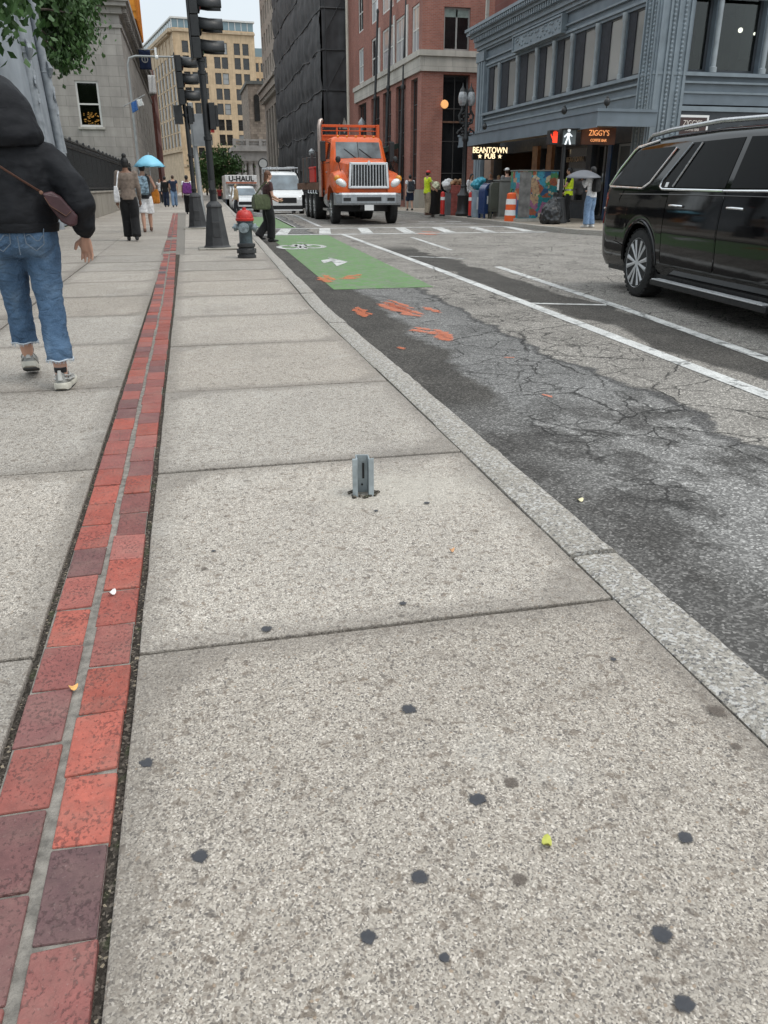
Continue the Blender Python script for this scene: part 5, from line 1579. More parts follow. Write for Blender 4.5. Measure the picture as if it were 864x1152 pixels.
for nm, d, r in (('nozzle_cap', (-1, 0), .062), ('nozzle_cap', (1, 0), .062), ('steamer_cap', (0, -1), .085)):
    mb = MB()
    a = Vector((d[0], d[1], 0))
    mb.tube([a * .10 + Vector((0, 0, .55)), a * .15 + Vector((0, 0, .55)), a * .155 + Vector((0, 0, .55)), a * .20 + Vector((0, 0, .55)), a * .205 + Vector((0, 0, .55)), a * .235 + Vector((0, 0, .55))], [r * .8, r * .8, r * 1.1, r * 1.1, r * .35, r * .3], 16)
    mb.build(nm, silver, hy, smooth=True)

# ------------------------------------------------------------------ twin-globe lamp post and corner furniture
def P_(px, py): return G(px, py, 0)
p = P_(520.5, 243)
tl = thing('twin_lamp_post', 'ornate black lamp post with two glass globes in front of the pub', 'street lamp', (p.x, p.y, 0))
D = (p - _C).dot(_F)
zz = lambda py: AY(520, py, p.y).z
mb = MB(); mb.lathe([(.30, 0), (.32, .1), (.26, .2), (.24, .75), (.28, .8), (.16, .95), (.12, 1.1)], 14); mb.build('base', M['black_metal'], tl, smooth=True)
mb = MB(); mb.lathe([(.12, 1.1), (.14, 1.15), (.10, 1.25), (.085, zz(160)), (.13, zz(158)), (.13, zz(155)), (.08, zz(150)), (.07, zz(132)), (.05, zz(103)), (.02, zz(94))], 12); mb.build('pole', M['black_metal'], tl, smooth=True)
mb = MB()
for s in (-1, 1):
    pts = [(s * .06, 0, zz(140)), (s * .24, 0, zz(138)), (s * .30, 0, zz(130)), (s * .17, 0, zz(124)), (s * .17, 0, zz(119))]
    mb.tube(pts, [.05, .05, .05, .05, .06], 7)
    for k in range(12):
        a = k * .55; r = .16 * (1 - k / 14)
        if k: mb.tube([last, (s * (.2 + r * math.cos(a)), 0, zz(144) + r * math.sin(a) - .2)], .035, 6)
        last = (s * (.2 + r * math.cos(a)), 0, zz(144) + r * math.sin(a) - .2)
    for k in range(9):
        mb.ell((s * (.08 + .05 * (k % 3)), .0, zz(152) + k * .11), (.06, .06, .06), 7, 5)
mb.build('scroll_arm', M['black_metal'], tl, smooth=True)
gg = mat_plain('lamp_globe_glass', (.24, .255, .265), .12, 0, .45, 9, spec=.8, coat=.5)
for s in (-1, 1):
    mb = MB(); mb.lathe([(.10, zz(119)), (.17, zz(115)), (.185, zz(110)), (.14, zz(104)), (.05, zz(101.5))], 14, (s * .17, 0, 0)); g_ = mb.build('globe', gg, tl, smooth=True)
    mb = MB(); mb.lathe([(.13, zz(103)), (.11, zz(101)), (.03, zz(97)), (.01, zz(93))], 10, (s * .17, 0, 0)); mb.build('finial', M['black_metal'], g_, smooth=True)
# single acorn lamp by the scaffold
q = AY(407, 140, 58.0)
al = thing('acorn_lamp', 'single glass acorn lamp on a black post behind the orange truck', 'street lamp', (q.x, 58, 0))
mb = MB(); mb.lathe([(.2, 0), (.2, .8), (.08, 1), (.06, AY(407, 149, 58).z), (.14, AY(407, 146.5, 58).z)], 10); mb.build('pole', M['black_metal'], al, smooth=True)
mb = MB(); mb.lathe([(.13, AY(407, 147, 58).z), (.27, AY(407, 142, 58).z), (.26, AY(407, 138, 58).z), (.10, AY(407, 134, 58).z), (.02, AY(407, 132, 58).z)], 14); mb.build('globe', gg, al, smooth=True)
q = AY(351, 172, 62.0)
al2 = thing('acorn_lamp', 'small glass acorn lamp on a dark post seen above the truck bed', 'street lamp', (q.x, 62, 0))
mb = MB(); mb.lathe([(.2, 0), (.2, .8), (.08, 1), (.06, AY(351, 177, 62).z), (.14, AY(351, 176, 62).z)], 10); mb.build('pole', M['black_metal'], al2, smooth=True)
mb = MB(); mb.lathe([(.13, AY(351, 176, 62).z), (.25, AY(351, 173, 62).z), (.24, AY(351, 170, 62).z), (.08, AY(351, 167.5, 62).z), (.02, AY(351, 167, 62).z)], 14); mb.build('globe', gg, al2, smooth=True)
# three slim dark poles in front of the brick building
for (xt, yt, xb, yb, Y, lab) in ((425, 13, 421, 146, 55.5, 'slim dark pole before the brick building, the one nearest the netted scaffold'), (440.5, -10, 435, 150, 52.5, 'slim dark pole before the brick building, middle of the three'), (457.5, -12, 451, 165, 50.5, 'slim dark pole before the brick building, nearest its corner pier')):
    a, b = AY(xt, yt, Y), AY(xb, yb, Y)
    d = (a - b) / (a.z - b.z)
    base = b - d * b.z
    t = thing('tall_pole', lab, 'pole', (base.x, Y, 0), group='slim dark poles before the brick building')
    mb = MB(); mb.tube([(0, 0, 0), tuple(d * (a.z * .5)), tuple(d * a.z)], [.10, .085, .065], 9); mb.build('shaft', M['black_metal_flat'], t, smooth=True)
    q = d * a.z
    mb = MB(); mb.ell(tuple(q), (.09, .09, .16), 8, 6); mb.build('cap', M['black_metal_flat'], t, smooth=True)
    q = d * (a.z * .57); mb = MB(); mb.lathe([(.09, -.1), (.13, -.05), (.13, .12), (.09, .18)], 9, tuple(q)); mb.build('collar', M['black_metal_flat'], t, smooth=True)

# orange traffic barrel
p = G(576, 253, RZ)
br = thing('traffic_barrel', 'orange and white striped traffic barrel with black base in the road', 'traffic barrel', (p.x, p.y, RZ))
mb = MB(); mb.lathe([(.29, .10), (.285, .32)], 24); mb.lathe([(.265, .50), (.26, .68)], 24, (0, 0, 0)); mb.lathe([(.24, .86), (.235, 1.02), (.18, 1.06), (.10, 1.07)], 24)
mb.build('body', mat_plain('barrel_orange', (.80, .12, .025), .5, 0, .12), br, smooth=True)
mb = MB(); mb.lathe([(.286, .321), (.27, .499)], 24); mb.lathe([(.262, .681), (.245, .859)], 24); mb.build('white_band', M['white_paint'], br, smooth=True)
mb = MB(); mb.lathe([(.42, 0), (.42, .06), (.33, .10), (.30, .11)], 24); mb.build('base', M['rubber'], br, smooth=True)
mb = MB(); mb.tube([(-.10, 0, 1.06), (-.08, 0, 1.16), (.08, 0, 1.16), (.10, 0, 1.06)], .018, 7); mb.build('handle', M['plastic_black'], br, smooth=True)
mb = MB(); mb.ell((.31, -.03, .62), (.055, .05, .10), 9, 7); mb.build('warning_light', M['plastic_black'], br, smooth=True)
mb = MB(); mb.box(-.55, -.35, .0, .02, -.31, .05); mb.build('foot_plate', M['white_paint'], br, bevel=.01)

tcr = bpy.data.textures.new('crumple', 'CLOUDS'); tcr.noise_scale = .12; tcr.noise_depth = 3
def crumple(o, vox, st=.14):
    remesh(o, vox, 1)
    d = o.modifiers.new('crumple', 'DISPLACE'); d.texture = tcr; d.strength = st; d.mid_level = .5; d.texture_coords = 'LOCAL'
    return o
def item(name, label, cat, px, py, group=None, rz=0):
    p = P_(px, py); return thing(name, label, cat, (p.x, p.y, 0), rz, group)
def hpx(n, p): return n * ((p - _C).dot(_F)) / FPX
# black bin bag and bins
t = item('trash_bin', 'black plastic bin with bright bags on top beside the man in yellow', 'trash bin', 487, 241)
mb = MB(); mb.lathe([(.30, 0), (.33, .05), (.36, .95), (.38, 1.0), (.33, 1.02)], 14); mb.build('body', M['plastic_black'], t, smooth=True)
mb = MB()
for k, cl_ in enumerate(((0, 0), (.15, .1), (-.15, .05))): mb.ell((cl_[0], cl_[1], 1.08 + .06 * k), (.2, .2, .2), 9, 7)
crumple(mb.build('bag', mat_plain('pale_yellow_bag', (.55, .55, .38), .4, 0, .3, 8, .5, 12), t), .025)
t = item('trash_can', 'grey trash can with white bags piled on top beside the red post', 'trash can', 504, 242)
mb = MB(); mb.lathe([(.26, 0), (.28, .04), (.30, .85), (.32, .88), (.28, .9)], 16)
for k in range(12): mb.tube([(.295 * math.cos(k * PI / 6), .295 * math.sin(k * PI / 6), .05), (.312 * math.cos(k * PI / 6), .312 * math.sin(k * PI / 6), .84)], .012, 5)
mb.build('body', mat_plain('grey_bin', (.16, .17, .18), .5), t, smooth=True)
mb = MB()
for k in range(6): mb.ell((.15 * math.cos(k), .15 * math.sin(k * 1.7), .98 + .07 * k), (.19, .19, .13), 9, 7)
crumple(mb.build('bag', mat_plain('white_plastic_bag', (.62, .62, .62), .35, 0, .3, 8, .6, 14), t), .025)
t = item('news_box', 'stack of faded pink and red crates standing before the lamp post', 'crate stack', 512.5, 242)
pinkm = mat_plain('faded_red_plastic', (.36, .10, .085), .6, 0, .3, 6)
for k in range(4):
    mb = MB(); z = k * .30
    mb.box(-.29, -.22, z, .29, .22, z + .24); mb.box(-.31, -.24, z + .24, .31, .24, z + .295)
    for q in range(4): mb.box(-.24 + q * .13, -.226, z + .06, -.15 + q * .13, -.2205, z + .18)
    mb.build('crate', pinkm, t, bevel=.01)
mb = MB()
for k in range(7): mb.ell((-.2 + .07 * k, .05 * math.sin(k * 2), 1.26 + .05 * (k % 3)), (.10, .12, .09), 8, 6)
mb.build('paper_pile', mat_plain('brown_paper', (.33, .20, .11), .8, 0, .4, 9), t)
def bollard(px, py, lab):
    t = item('red_bollard', lab, 'bollard', px, py, 'red posts on the corner')
    mb = MB(); mb.lathe([(.09, 0), (.09, .86), (.07, .92), (.02, .95)], 12); mb.build('post', M['red'], t, smooth=True)
    mb = MB(); mb.lathe([(.094, .62), (.094, .74)], 12); mb.build('band', M['white_paint'], t, smooth=True)
    mb = MB(); mb.lathe([(.13, 0), (.13, .05), (.1, .07)], 12); mb.build('base', M['black_metal'], t, smooth=True)
bollard(497.5, 243, 'red post between the black bin and the grey trash can')
bollard(529, 244.5, 'red post between the lamp post and the bin with the blue bag')
t = item('trash_can', 'pale blue cylinder trash can topped by a turquoise bag', 'trash can', 536, 244.5)
mb = MB(); mb.lathe([(.24, 0), (.25, .03), (.25, .95), (.27, .98), (.22, 1.0)], 18); mb.build('body', mat_plain('pale_blue_bin', (.33, .42, .50), .4), t, smooth=True)
mb = MB()
for k in range(6): mb.ell((.12 * math.cos(k * 1.3), .12 * math.sin(k * 1.9), 1.10 + .05 * k), (.20, .19, .13), 9, 7)
crumple(mb.build('bag', mat_plain('turquoise_bag', (.05, .32, .42), .35, 0, .3, 8, .6, 14), t), .025)
mb = MB(); mb.box(-.1, -.262, .3, .1, -.2505, .75); mb.build('poster', M['white_paint'], t)
# mailbox
t = item('mailbox', 'dark blue round-topped mailbox on short legs among the corner boxes', 'mailbox', 548.5, 245.5, rz=R(8))
bm_ = mat_plain('mailbox_blue', (.018, .045, .135), .35, 0, .15, 4, coat=.4)
n = 12
poly = [(-.31, .16), (.31, .16), (.31, .95)] + [(.31 * math.cos(PI * k / n), .95 + .31 * math.sin(PI * k / n)) for k in range(1, n)] + [(-.31, .95)]
mb = MB(); mb.prism(poly, lambda a, b, d: Vector((a, d, b)), -.25, .25); mb.build('body', bm_, t, bevel=.015)
mb = MB()
for x in (-.26, .26):
    for y in (-.2, .2): mb.box(x - .035, y - .035, 0, x + .035, y + .035, .159)
mb.build('leg', bm_, t)
mb = MB(); mb.prism([(-.20, .52), (.20, .52), (.20, .80), (-.20, .80)], lambda a, b, d: Vector((a, d, b)), -.257, -.2515); em = mb.build('emblem_panel', M['white_paint'], t)
mb = MB(); mb.prism([(-.14, .56), (.16, .66), (.05, .68), (.14, .74), (-.02, .72), (-.08, .76)], lambda a, b, d: Vector((a, d, b)), -.262, -.2575); mb.build('emblem', bm_, em)
mb = MB(); mb.box(-.22, -.30, 1.02, .22, -.2515, 1.06); mb.build('pull_handle', M['black_metal'], t)
# olive relay box on legs, grey cabinet, painted mural cabinet
t = item('relay_box', 'dark olive mail relay box on legs between mailbox and grey cabinet', 'relay box', 558, 246, rz=R(-10))
ol = mat_plain('olive_box', (.055, .06, .045), .55, 0, .2)
poly = [(-.30, .25), (.30, .25), (.30, 1.15), (.22, 1.28), (-.22, 1.28), (-.30, 1.15)]
mb = MB(); mb.prism(poly, lambda a, b, d: Vector((a, d, b)), -.26, .26); mb.build('body', ol, t, bevel=.012)
mb = MB()
for x in (-.25, .25):
    for y in (-.2, .2): mb.box(x - .03, y - .03, 0, x + .03, y + .03, .249)
mb.build('leg', ol, t)
mb = MB(); mb.box(-.24, -.275, .35, .24, -.262, 1.08); mb.build('door', ol, t, bevel=.01)
t = item('utility_cabinet', 'plain grey metal utility cabinet behind the orange barrel', 'cabinet', 569, 246)
gcab = mat_plain('grey_cabinet', (.20, .205, .19), .5, .1, .15, 3)
mb = MB(); mb.box(-.40, -.3, .08, .40, .35, 1.32); mb.build('body', gcab, t, bevel=.012)
mb = MB(); mb.box(-.44, -.34, 1.322, .44, .39, 1.37); mb.build('lid', gcab, t, bevel=.01)
mb = MB(); mb.box(-.45, -.35, 0, .45, .4, .078); mb.build('plinth', M['limestone'], t)
mb = MB(); mb.box(-.36, -.314, .15, -.01, -.3015, 1.26); mb.box(.01, -.314, .15, .36, -.3015, 1.26); mb.build('door', gcab, t, bevel=.006)
t = item('mural_cabinet', 'large utility cabinet covered with a colourful painted mural beside the barrel', 'cabinet', 598, 248.5)
mb = MB(); mb.box(-.72, -.4, .10, .72, .4, 1.62); mb.build('body', M['mural'], t, bevel=.012)
mb = MB(); mb.box(-.75, -.43, 1.622, .75, .43, 1.66); mb.build('lid', gcab, t, bevel=.008)
mb = MB(); mb.box(-.78, -.46, 0, .78, .46, .098); mb.build('plinth', M['limestone'], t)
mb = MB()
for x, z, r, in ((-.35, 1.25, .12), (.1, .9, .16), (.42, .5, .2), (-.1, .45, .13), (.5, 1.3, .11)):
    mb.lathe([(.01, -.41), (r, -.41), (r, -.4015), (.01, -.4015)], 16, (x, 0, z), 'Y')
mb.bm.free()
mb = MB(); mb.box(-.71, -.404, .12, -.28, -.4015, 1.60); mb.build('grey_side', mat_plain('mural_grey', (.17, .165, .16), .6, 0, .4, 5), t)
# pedestrian signal on the far corner
p = P_(628, 251)
t = thing('pedestrian_signal', 'black pedestrian signal with a red hand and a white walking figure', 'traffic light', (p.x, p.y, 0))
zp = lambda py: AY(630, py, p.y).z
mb = MB()
def octo(r, z): return [Vector((r * math.cos(PI / 8 + k * PI / 4), r * math.sin(PI / 8 + k * PI / 4), z)) for k in range(8)]
mb.loft([octo(.27, 0), octo(.27, .06), octo(.15, .72), octo(.16, .76), octo(.08, .82)]); mb.build('base', M['black_metal_flat'], t, bevel=.01)
mb = MB(); mb.lathe([(.07, .8), (.065, zp(150))], 12); mb.build('pole', M['black_metal'], t, smooth=True)
xh = AY(621, 153, p.y).x - p.x
mb = MB(); mb.box(xh - .17, -.2, zp(163), xh + .14, .02, zp(147)); mb.box(xh - .17, -.34, zp(148), xh + .14, -.2005, zp(147)); h = mb.build('signal_head', M['black_metal'], t, bevel=.012)
red = mat_emit('red_signal_light', (1.0, .06, .02), .6)
mb = MB(); z0 = zp(161)
mb.box(xh - .06, -.212, z0, xh + .10, -.201, z0 + .2)
for k in range(4): mb.box(xh - .06 + k * .042, -.212, z0 + .203, xh - .028 + k * .042, -.201, z0 + .36 - .03 * abs(k - 1.5))
mb.prism([(xh - .062, z0 + .08), (xh - .062, z0 + .16), (xh - .13, z0 + .26), (xh - .14, z0 + .22)], lambda a, b, d: Vector((a, d, b)), -.212, -.201); mb.build('red_hand', red, h)
xw = AY(637, 153, p.y).x - p.x
mb = MB(); mb.box(xw - .26, -.24, zp(164), xw + .26, .0, zp(145)); mb.box(xw - .27, -.40, zp(146), xw + .27, -.2405, zp(145)); h = mb.build('signal_head', M['black_metal'], t, bevel=.012)
mb = MB(); mb.box(xw - .22, -.247, zp(162.5), xw + .22, -.2405, zp(146.5)); mb.build('signal_face', mat_plain('grey_signal_face', (.16, .19, .20), .3), h)
mb = MB(); zc_ = zp(154.5)
f = lambda pts: mb.prism(pts, lambda a, b, d: Vector((xw - .04 + a, d, zc_ + b)), -.256, -.2475)
mb.lathe([(.005, -.256), (.05, -.256), (.05, -.2475), (.005, -.2475)], 14, (xw - .03, 0, zc_ + .19), 'Y')
f([(-.05, .12), (.05, .12), (.045, -.03), (-.045, -.03)]); f([(-.05, -.032), (0, -.032), (-.06, -.22), (-.12, -.22)]); f([(.002, -.032), (.045, -.032), (.11, -.22), (.05, -.22)]); f([(-.052, .11), (-.052, .05), (-.13, -.02), (-.15, .02)]); f([(.052, .11), (.052, .05), (.12, .0), (.14, .03)])
mb.build('walking_figure', mat_emit('white_signal_light', (.92, .97, 1.0), .55), h)
# black rubbish bags at the signal foot
t = item('rubbish_bag', 'black rubbish bag slumped at the foot of the pedestrian signal', 'rubbish bag', 619, 252)
mb = MB(); mb.tube([(0, 0, .02), (0, 0, .12), (.02, 0, .4), (.06, 0, .62), (.09, 0, .78), (.10, 0, .84), (.13, 0, .95)], [.30, .36, .34, .22, .08, .05, .10], 16)
crumple(mb.build('sack', mat_plain('black_sack', (.018, .019, .021), .35, 0, .3, 8, .9, 9), t), .03)
# street-side sign disc near the chapel
q = AY(296, 184, 75)
t = thing('round_sign', 'small round dark road sign on a post before the chapel columns', 'sign', (q.x, 75, 0))
mb = MB(); mb.tube([(0, .05, 0), (0, .05, q.z + .5)], .05, 7); mb.build('post', M['grey_pole'], t)
mb = MB(); mb.lathe([(.02, -.03), (.42, -.03), (.42, .02), (.02, .02)], 20, (0, 0, q.z), 'Y'); mb.build('sign_face', M['plastic_black'], t)
mb = MB(); mb.lathe([(.22, -.04), (.34, -.04), (.34, -.0305), (.22, -.0305)], 20, (0, 0, q.z), 'Y'); mb.build('ring', M['frame_white'], t)
# ------------------------------------------------------------------ vehicles
def lerp_tab(tab, x):
    if x <= tab[0][0]: return tab[0][1]
    for (a, b), (c, d) in zip(tab, tab[1:]):
        if x <= c: return b + (d - b) * (x - a) / (c - a)
    return tab[-1][1]
class Shell:
    """car body surface: y from tail (0) to nose (L), side surface x(y, z)"""
    def __init__(s, L, W, belt, top_in, roof, prof, sill, arches, ra, tail=.35, nose=.7, tk=.10, nk=.16):
        s.__dict__.update(L=L, W=W / 2, belt=belt, top_in=top_in, roof=roof, prof=prof, sill=sill, arches=arches, ra=ra, tail=tail, nose=nose, tk=tk, nk=nk)
        s.zmax = max(z for _, z in roof)
    def tp(s, y):
        k = 1.0
        if y < s.tail: k -= s.tk * (1 - y / s.tail) ** 2
        if y > s.L - s.nose: k -= s.nk * ((y - (s.L - s.nose)) / s.nose) ** 2
        return k
    def x(s, y, z):
        if z <= s.belt: w = lerp_tab(s.prof, z)
        else: w = lerp_tab(s.prof, s.belt) - s.top_in * (z - s.belt) / (s.zmax - s.belt)
        return s.W * w * s.tp(y) if z <= s.belt else s.W * w * s.tp(y)
    def zb(s, y):
        z = s.sill
        for a in s.arches:
            d = abs(y - a)
            if d < s.ra: z = max(z, .0 + s.az + math.sqrt(s.ra * s.ra - d * d))
        return z
    az = .40
    def mesh(s, n=90):
        ys = {i * s.L / n for i in range(n + 1)}
        for a in s.arches:
            for k in range(13):
                ys.add(a - s.ra * math.cos(PI * k / 12))
            ys |= {a - s.ra - .002, a + s.ra + .002}
        ys = sorted(y for y in ys if 0 <= y <= s.L)
        rings = []
        for y in ys:
            zb = s.zb(y); zr = lerp_tab(s.roof, y)
            bt = min(s.belt, zr - .02)
            half = []
            for k in range(9):
                z = zb + (bt - zb) * k / 8
                half.append((s.x(y, z) - (.02 if k == 0 else 0), z))
            e = min(.10, max(0, (zr - bt) * .4))
            for k in (.33, .66, 1.0):
                z = bt + (zr - e - bt) * k
                half.append((s.x(y, z), z))
            xt = half[-1][0]
            half.append((xt - e * .45, zr - e * .32)); half.append((xt - e * 1.3, zr - e * .04)); half.append((xt * .5, zr + .004))
            rings.append([Vector((-x, y, z)) for x, z in half] + [Vector((x, y, z)) for x, z in reversed(half)])
        mb = MB(); mb.loft(rings)
        return mb
    def patch(s, pts, side, off=.004, th=.003, mb=None):
        """polygon (y, z) laid on the side surface, with thickness"""
        mb = mb or MB()
        a = [Vector((side * (s.x(y, z) + off), y, z)) for y, z in pts]
        b = [Vector((side * (s.x(y, z) + off - th - .01), y, z)) for y, z in pts]
        mb.loft([b, a]); return mb
    def grid(s, y0, y1, z0, z1, side, off=.005, n=16, m=10, cut=True):
        mb = MB(); vs = {}
        for i in range(n + 1):
            y = y0 + (y1 - y0) * i / n
            lo = max(z0, s.zb(y) + .06) if cut else z0
            for j in range(m + 1):
                z = lo + (z1 - lo) * j / m
                vs[i, j] = mb.bm.verts.new((side * (s.x(y, z) + off), y, z))
        for i in range(n):
            for j in range(m): mb.bm.faces.new((vs[i, j], vs[i + 1, j], vs[i + 1, j + 1], vs[i, j + 1]))
        return mb
    def line(s, pts, side, r, off=.004, mb=None):
        mb = mb or MB()
        mb.tube([(side * (s.x(y, z) + off), y, z) for y, z in pts], r, 7)
        return mb
def wheel(parent, loc, r, w, side, rim_r, rim_mat, spokes=6, pairs=True, seg=36):
    wl = thing('wheel', None, None, loc); wl.parent = parent
    mb = MB()
    mb.lathe([(rim_r, -w / 2 + .01), (r * .80, -w / 2), (r * .95, -w / 2 + .02), (r, -w / 2 + .06), (r, w / 2 - .06), (r * .95, w / 2 - .02), (r * .80, w / 2), (rim_r, w / 2 - .01)], seg, (0, 0, 0), 'X')
    for k in range(seg):
        a = 2 * PI * k / seg
        for xx in (-w * .28, w * .28):
            mb.cbox(Vector((xx, (r - .0035) * math.cos(a), (r - .0035) * math.sin(a))), (w * .30, .035, .012), (a + PI / 2, 0, 0))
    mb.build('tyre', M['rubber'], wl, smooth=True)
    mb = MB(); x0 = side * (w / 2 - .02)
    mb.lathe([(rim_r * .93, side * w * .1), (rim_r * .97, x0), (rim_r * 1.03, x0 + side * .014), (rim_r * 1.03, x0 + side * .004), (rim_r * .99, -side * w * .4), (rim_r * .90, -side * w * .4)], seg, (0, 0, 0), 'X')
    mb.lathe([(.002, x0 + side * .012), (rim_r * .17, x0 + side * .010), (rim_r * .20, x0 - side * .01), (rim_r * .2, x0 - side * .09), (.002, x0 - side * .09)], 20, (0, 0, 0), 'X')
    for k in range(spokes):
        a0 = 2 * PI * k / spokes
        for da in ((-.16, .16) if pairs else (0,)):
            a = a0 + da * .6; b = a0 + da * 1.35
            p0 = Vector((x0 - side * .015, rim_r * .15 * math.cos(a), rim_r * .15 * math.sin(a))); p1 = Vector((x0 - side * .012, rim_r * .96 * math.cos(b), rim_r * .96 * math.sin(b)))
            mb.tube([p0, (p0 + p1) / 2 + Vector((side * .006, 0, 0)), p1], [rim_r * .108, rim_r * .095, rim_r * .13], 8)
    mb.build('rim', rim_mat, wl, smooth=True)
    mb = MB(); mb.lathe([(.01, -side * .02), (rim_r * .9, -side * .02), (rim_r * .9, -side * .05), (.01, -side * .05)], 24, (0, 0, 0), 'X'); mb.build('brake', M['plastic_black'], wl)
    return wl

# --- black full-size SUV, tail towards the far end
SX, SY = 6.34, 10.15
suv = thing('parked_suv', 'large black SUV with chrome window trim driving past on the road', 'SUV', (SX, SY, RZ), PI - R(5.8))
sh = Shell(5.72, 2.06, 1.20, .20, [(0, 1.08), (.03, 1.22), (.10, 1.31), (.50, 1.68), (.58, 1.735), (.70, 1.765), (1.2, 1.79), (2.4, 1.805), (3.3, 1.78), (3.75, 1.71), (4.45, 1.20), (5.2, 1.12), (5.6, 1.0), (5.72, .82)],
           [(.30, .93), (.42, .975), (.62, .99), (.80, 1.0), (.95, .995), (1.06, .985), (1.20, .965)], .285, (1.29, 4.72), .455, tail=.24, tk=.07)
body = sh.mesh().build('body', M['black_car'], suv, smooth=True)
for sd in (1, -1):
    # quarter, rear-door, front-door glass
    gq = [(.22, 1.265), (1.16, 1.245), (1.30, 1.30), (1.60, 1.62), (1.56, 1.655), (.66, 1.65), (.56, 1.605)]
    gd = [(1.66, 1.235), (3.02, 1.225), (3.00, 1.675), (1.96, 1.675)]
    gf = [(3.12, 1.225), (4.26, 1.225), (4.14, 1.30), (3.66, 1.655), (3.10, 1.675)]
    for g_ in (gq, gd, gf):
        w = sh.patch(g_, sd).build('window', M['car_glass'], suv)
        if g_ is gq: tr_ = [(.20, 1.245), (1.18, 1.222), (1.33, 1.285), (1.66, 1.64)]
        elif g_ is gd: tr_ = [(1.98, 1.67), (1.64, 1.31), (1.63, 1.24), (1.72, 1.212), (3.03, 1.20)]
        else: tr_ = [(3.04, 1.20), (4.2, 1.20)]
        sh.line(tr_, sd, .0135, .010).build('chrome_trim', M['chrome'], w, smooth=True)
    sh.line([(1.94, 1.24), (2.20, 1.665)], sd, .012, .010).build('window_bar', M['alu'], suv)
    for (y0, y1) in ((1.88, 3.04), (3.07, 4.18)):
        d = sh.grid(y0, y1, .44, 1.185, sd, .0012).build('door', M['black_car'], suv, smooth='all', fix=False)
        zl = max(.46, sh.zb(y0) + .06); mb = MB()
        for k in range(12):
            za, zb_ = zl + (1.19 - zl) * k / 12, zl + (1.19 - zl) * (k + 1) / 12
            mb.quad(*[(sd * (sh.x(y0, z) + .0022), y0 + dy, z) for dy, z in ((-.007, za), (.002, za), (.002, zb_), (-.007, zb_))])
        mb.build('panel_gap', M['gap'], d, fix=False)
        yh = y0 + .14
        mb = MB(); X = sh.x(yh, 1.04)
        mb.tube([(sd * (X - .01), yh, 1.045), (sd * (X + .035), yh + .02, 1.05), (sd * (X + .04), yh + .12, 1.052), (sd * (X + .035), yh + .21, 1.05), (sd * (X - .01), yh + .23, 1.045)], .0125, 8); mb.build('handle', M['chrome'], d, smooth=True)
    sh.line([(.55, 1.155), (1.9, 1.160), (4.2, 1.150)], sd, .006, .004).build('shoulder_crease', M['black_car'], suv)
    # wheel-arch lip
    for a in sh.arches:
        mb = MB()
        pts = [(sh.x(a, .8) + .0, a + .46 * math.cos(PI * k / 20), .40 + .46 * math.sin(PI * k / 20)) for k in range(21)]
        mb.tube([(sd * (sh.x(p[1], min(1.1, p[2])) - .004), p[1], p[2]) for p in pts], .022, 8); mb.build('arch_lip', M['black_car'], suv, smooth=True)
    mb = MB(); mb.box(sd * .90, 1.86, .205, sd * 1.09, 4.18, .265); b1 = mb.build('running_board', M['plastic_black'], suv, bevel=.012)
    mb = MB(); mb.box(sd * 1.00, 1.92, .2655, sd * 1.096, 4.14, .278); mb.build('step_trim', M['silver'], b1, bevel=.003)
    mb = MB(); mb.tube([(sd * .74, .62, 1.74), (sd * .765, .80, 1.805), (sd * .77, 1.3, 1.835), (sd * .77, 2.4, 1.855), (sd * .765, 3.3, 1.825), (sd * .74, 3.62, 1.75)], [.018, .024, .026, .026, .024, .018], 10); mb.build('roof_rail', M['alu'], suv, smooth=True)
    sh.line([(.08, 1.255), (.30, 1.455), (.52, 1.655), (.60, 1.69), (1.1, 1.735)], sd, .016, .002).build('chrome_trim', M['chrome'], suv, smooth=True)
    tl_ = sh.patch([(.03, .80), (.16, .80), (.21, 1.10), (.10, 1.17), (.03, 1.12)], sd, .006).build('tail_light', M['red_lens'], suv)
    sh.line([(.03, .98), (.17, .99)], sd, .008, .010).build('light_strip', M['lens'], tl_)
    for a in sh.arches: wheel(suv, (sd * .885, a, .392), .392, .27, sd, .275, M['silver'], 6)
    mb = MB(); mb.ell((sd * 1.14, 4.36, 1.26), (.12, .09, .10), 12, 8); mb.tube([(sd * .95, 4.36, 1.16), (sd * 1.1, 4.36, 1.22)], .03, 7); mb.build('mirror', M['black_car'], suv, smooth=True)
    # lower bumper cut line
    sh.line([(.02, .62), (.60, .60), (.93, .56)], sd, .004, .002).build('bumper_seam', M['gap'], suv)
    sh.line([(.62, .62), (.58, 1.1), (.66, 1.2)], sd, .003, .002).build('panel_gap', M['gap'], suv)
mb = MB(); mb.box(-.62, 5.62, .58, .62, 5.735, .90)
for k in range(5): mb.box(-.60, 5.735, .61 + k * .06, .60, 5.75, .635 + k * .06)
mb.build('grille', M['alu'], suv, bevel=.012)
mb = MB(); mb.box(-.80, 5.50, .34, .80, 5.70, .50); mb.build('front_bumper', M['plastic_black'], suv, bevel=.03)
for sd in (1, -1):
    mb = MB(); mb.ell((sd * .76, 5.52, .80), (.17, .16, .09), 12, 8); mb.build('headlight', M['lens'], suv, smooth=True)
mb = MB(); mb.box(-.95, .3, .25, .95, 5.3, .5); mb.build('chassis', M['plastic_black'], suv)
ws = [(-.70, 3.80, 1.68), (.70, 3.80, 1.68), (.82, 4.40, 1.25), (-.82, 4.40, 1.25)]
mb = MB(); mb.loft([[Vector(p) + Vector((0, -.01, -.03)) for p in ws], [Vector(p) + Vector((0, .012, .018)) for p in ws]]); mb.build('windscreen', M['car_glass'], suv)
rw = [(-.72, .14, 1.35), (.72, .14, 1.35), (.66, .44, 1.625), (-.66, .44, 1.625)]
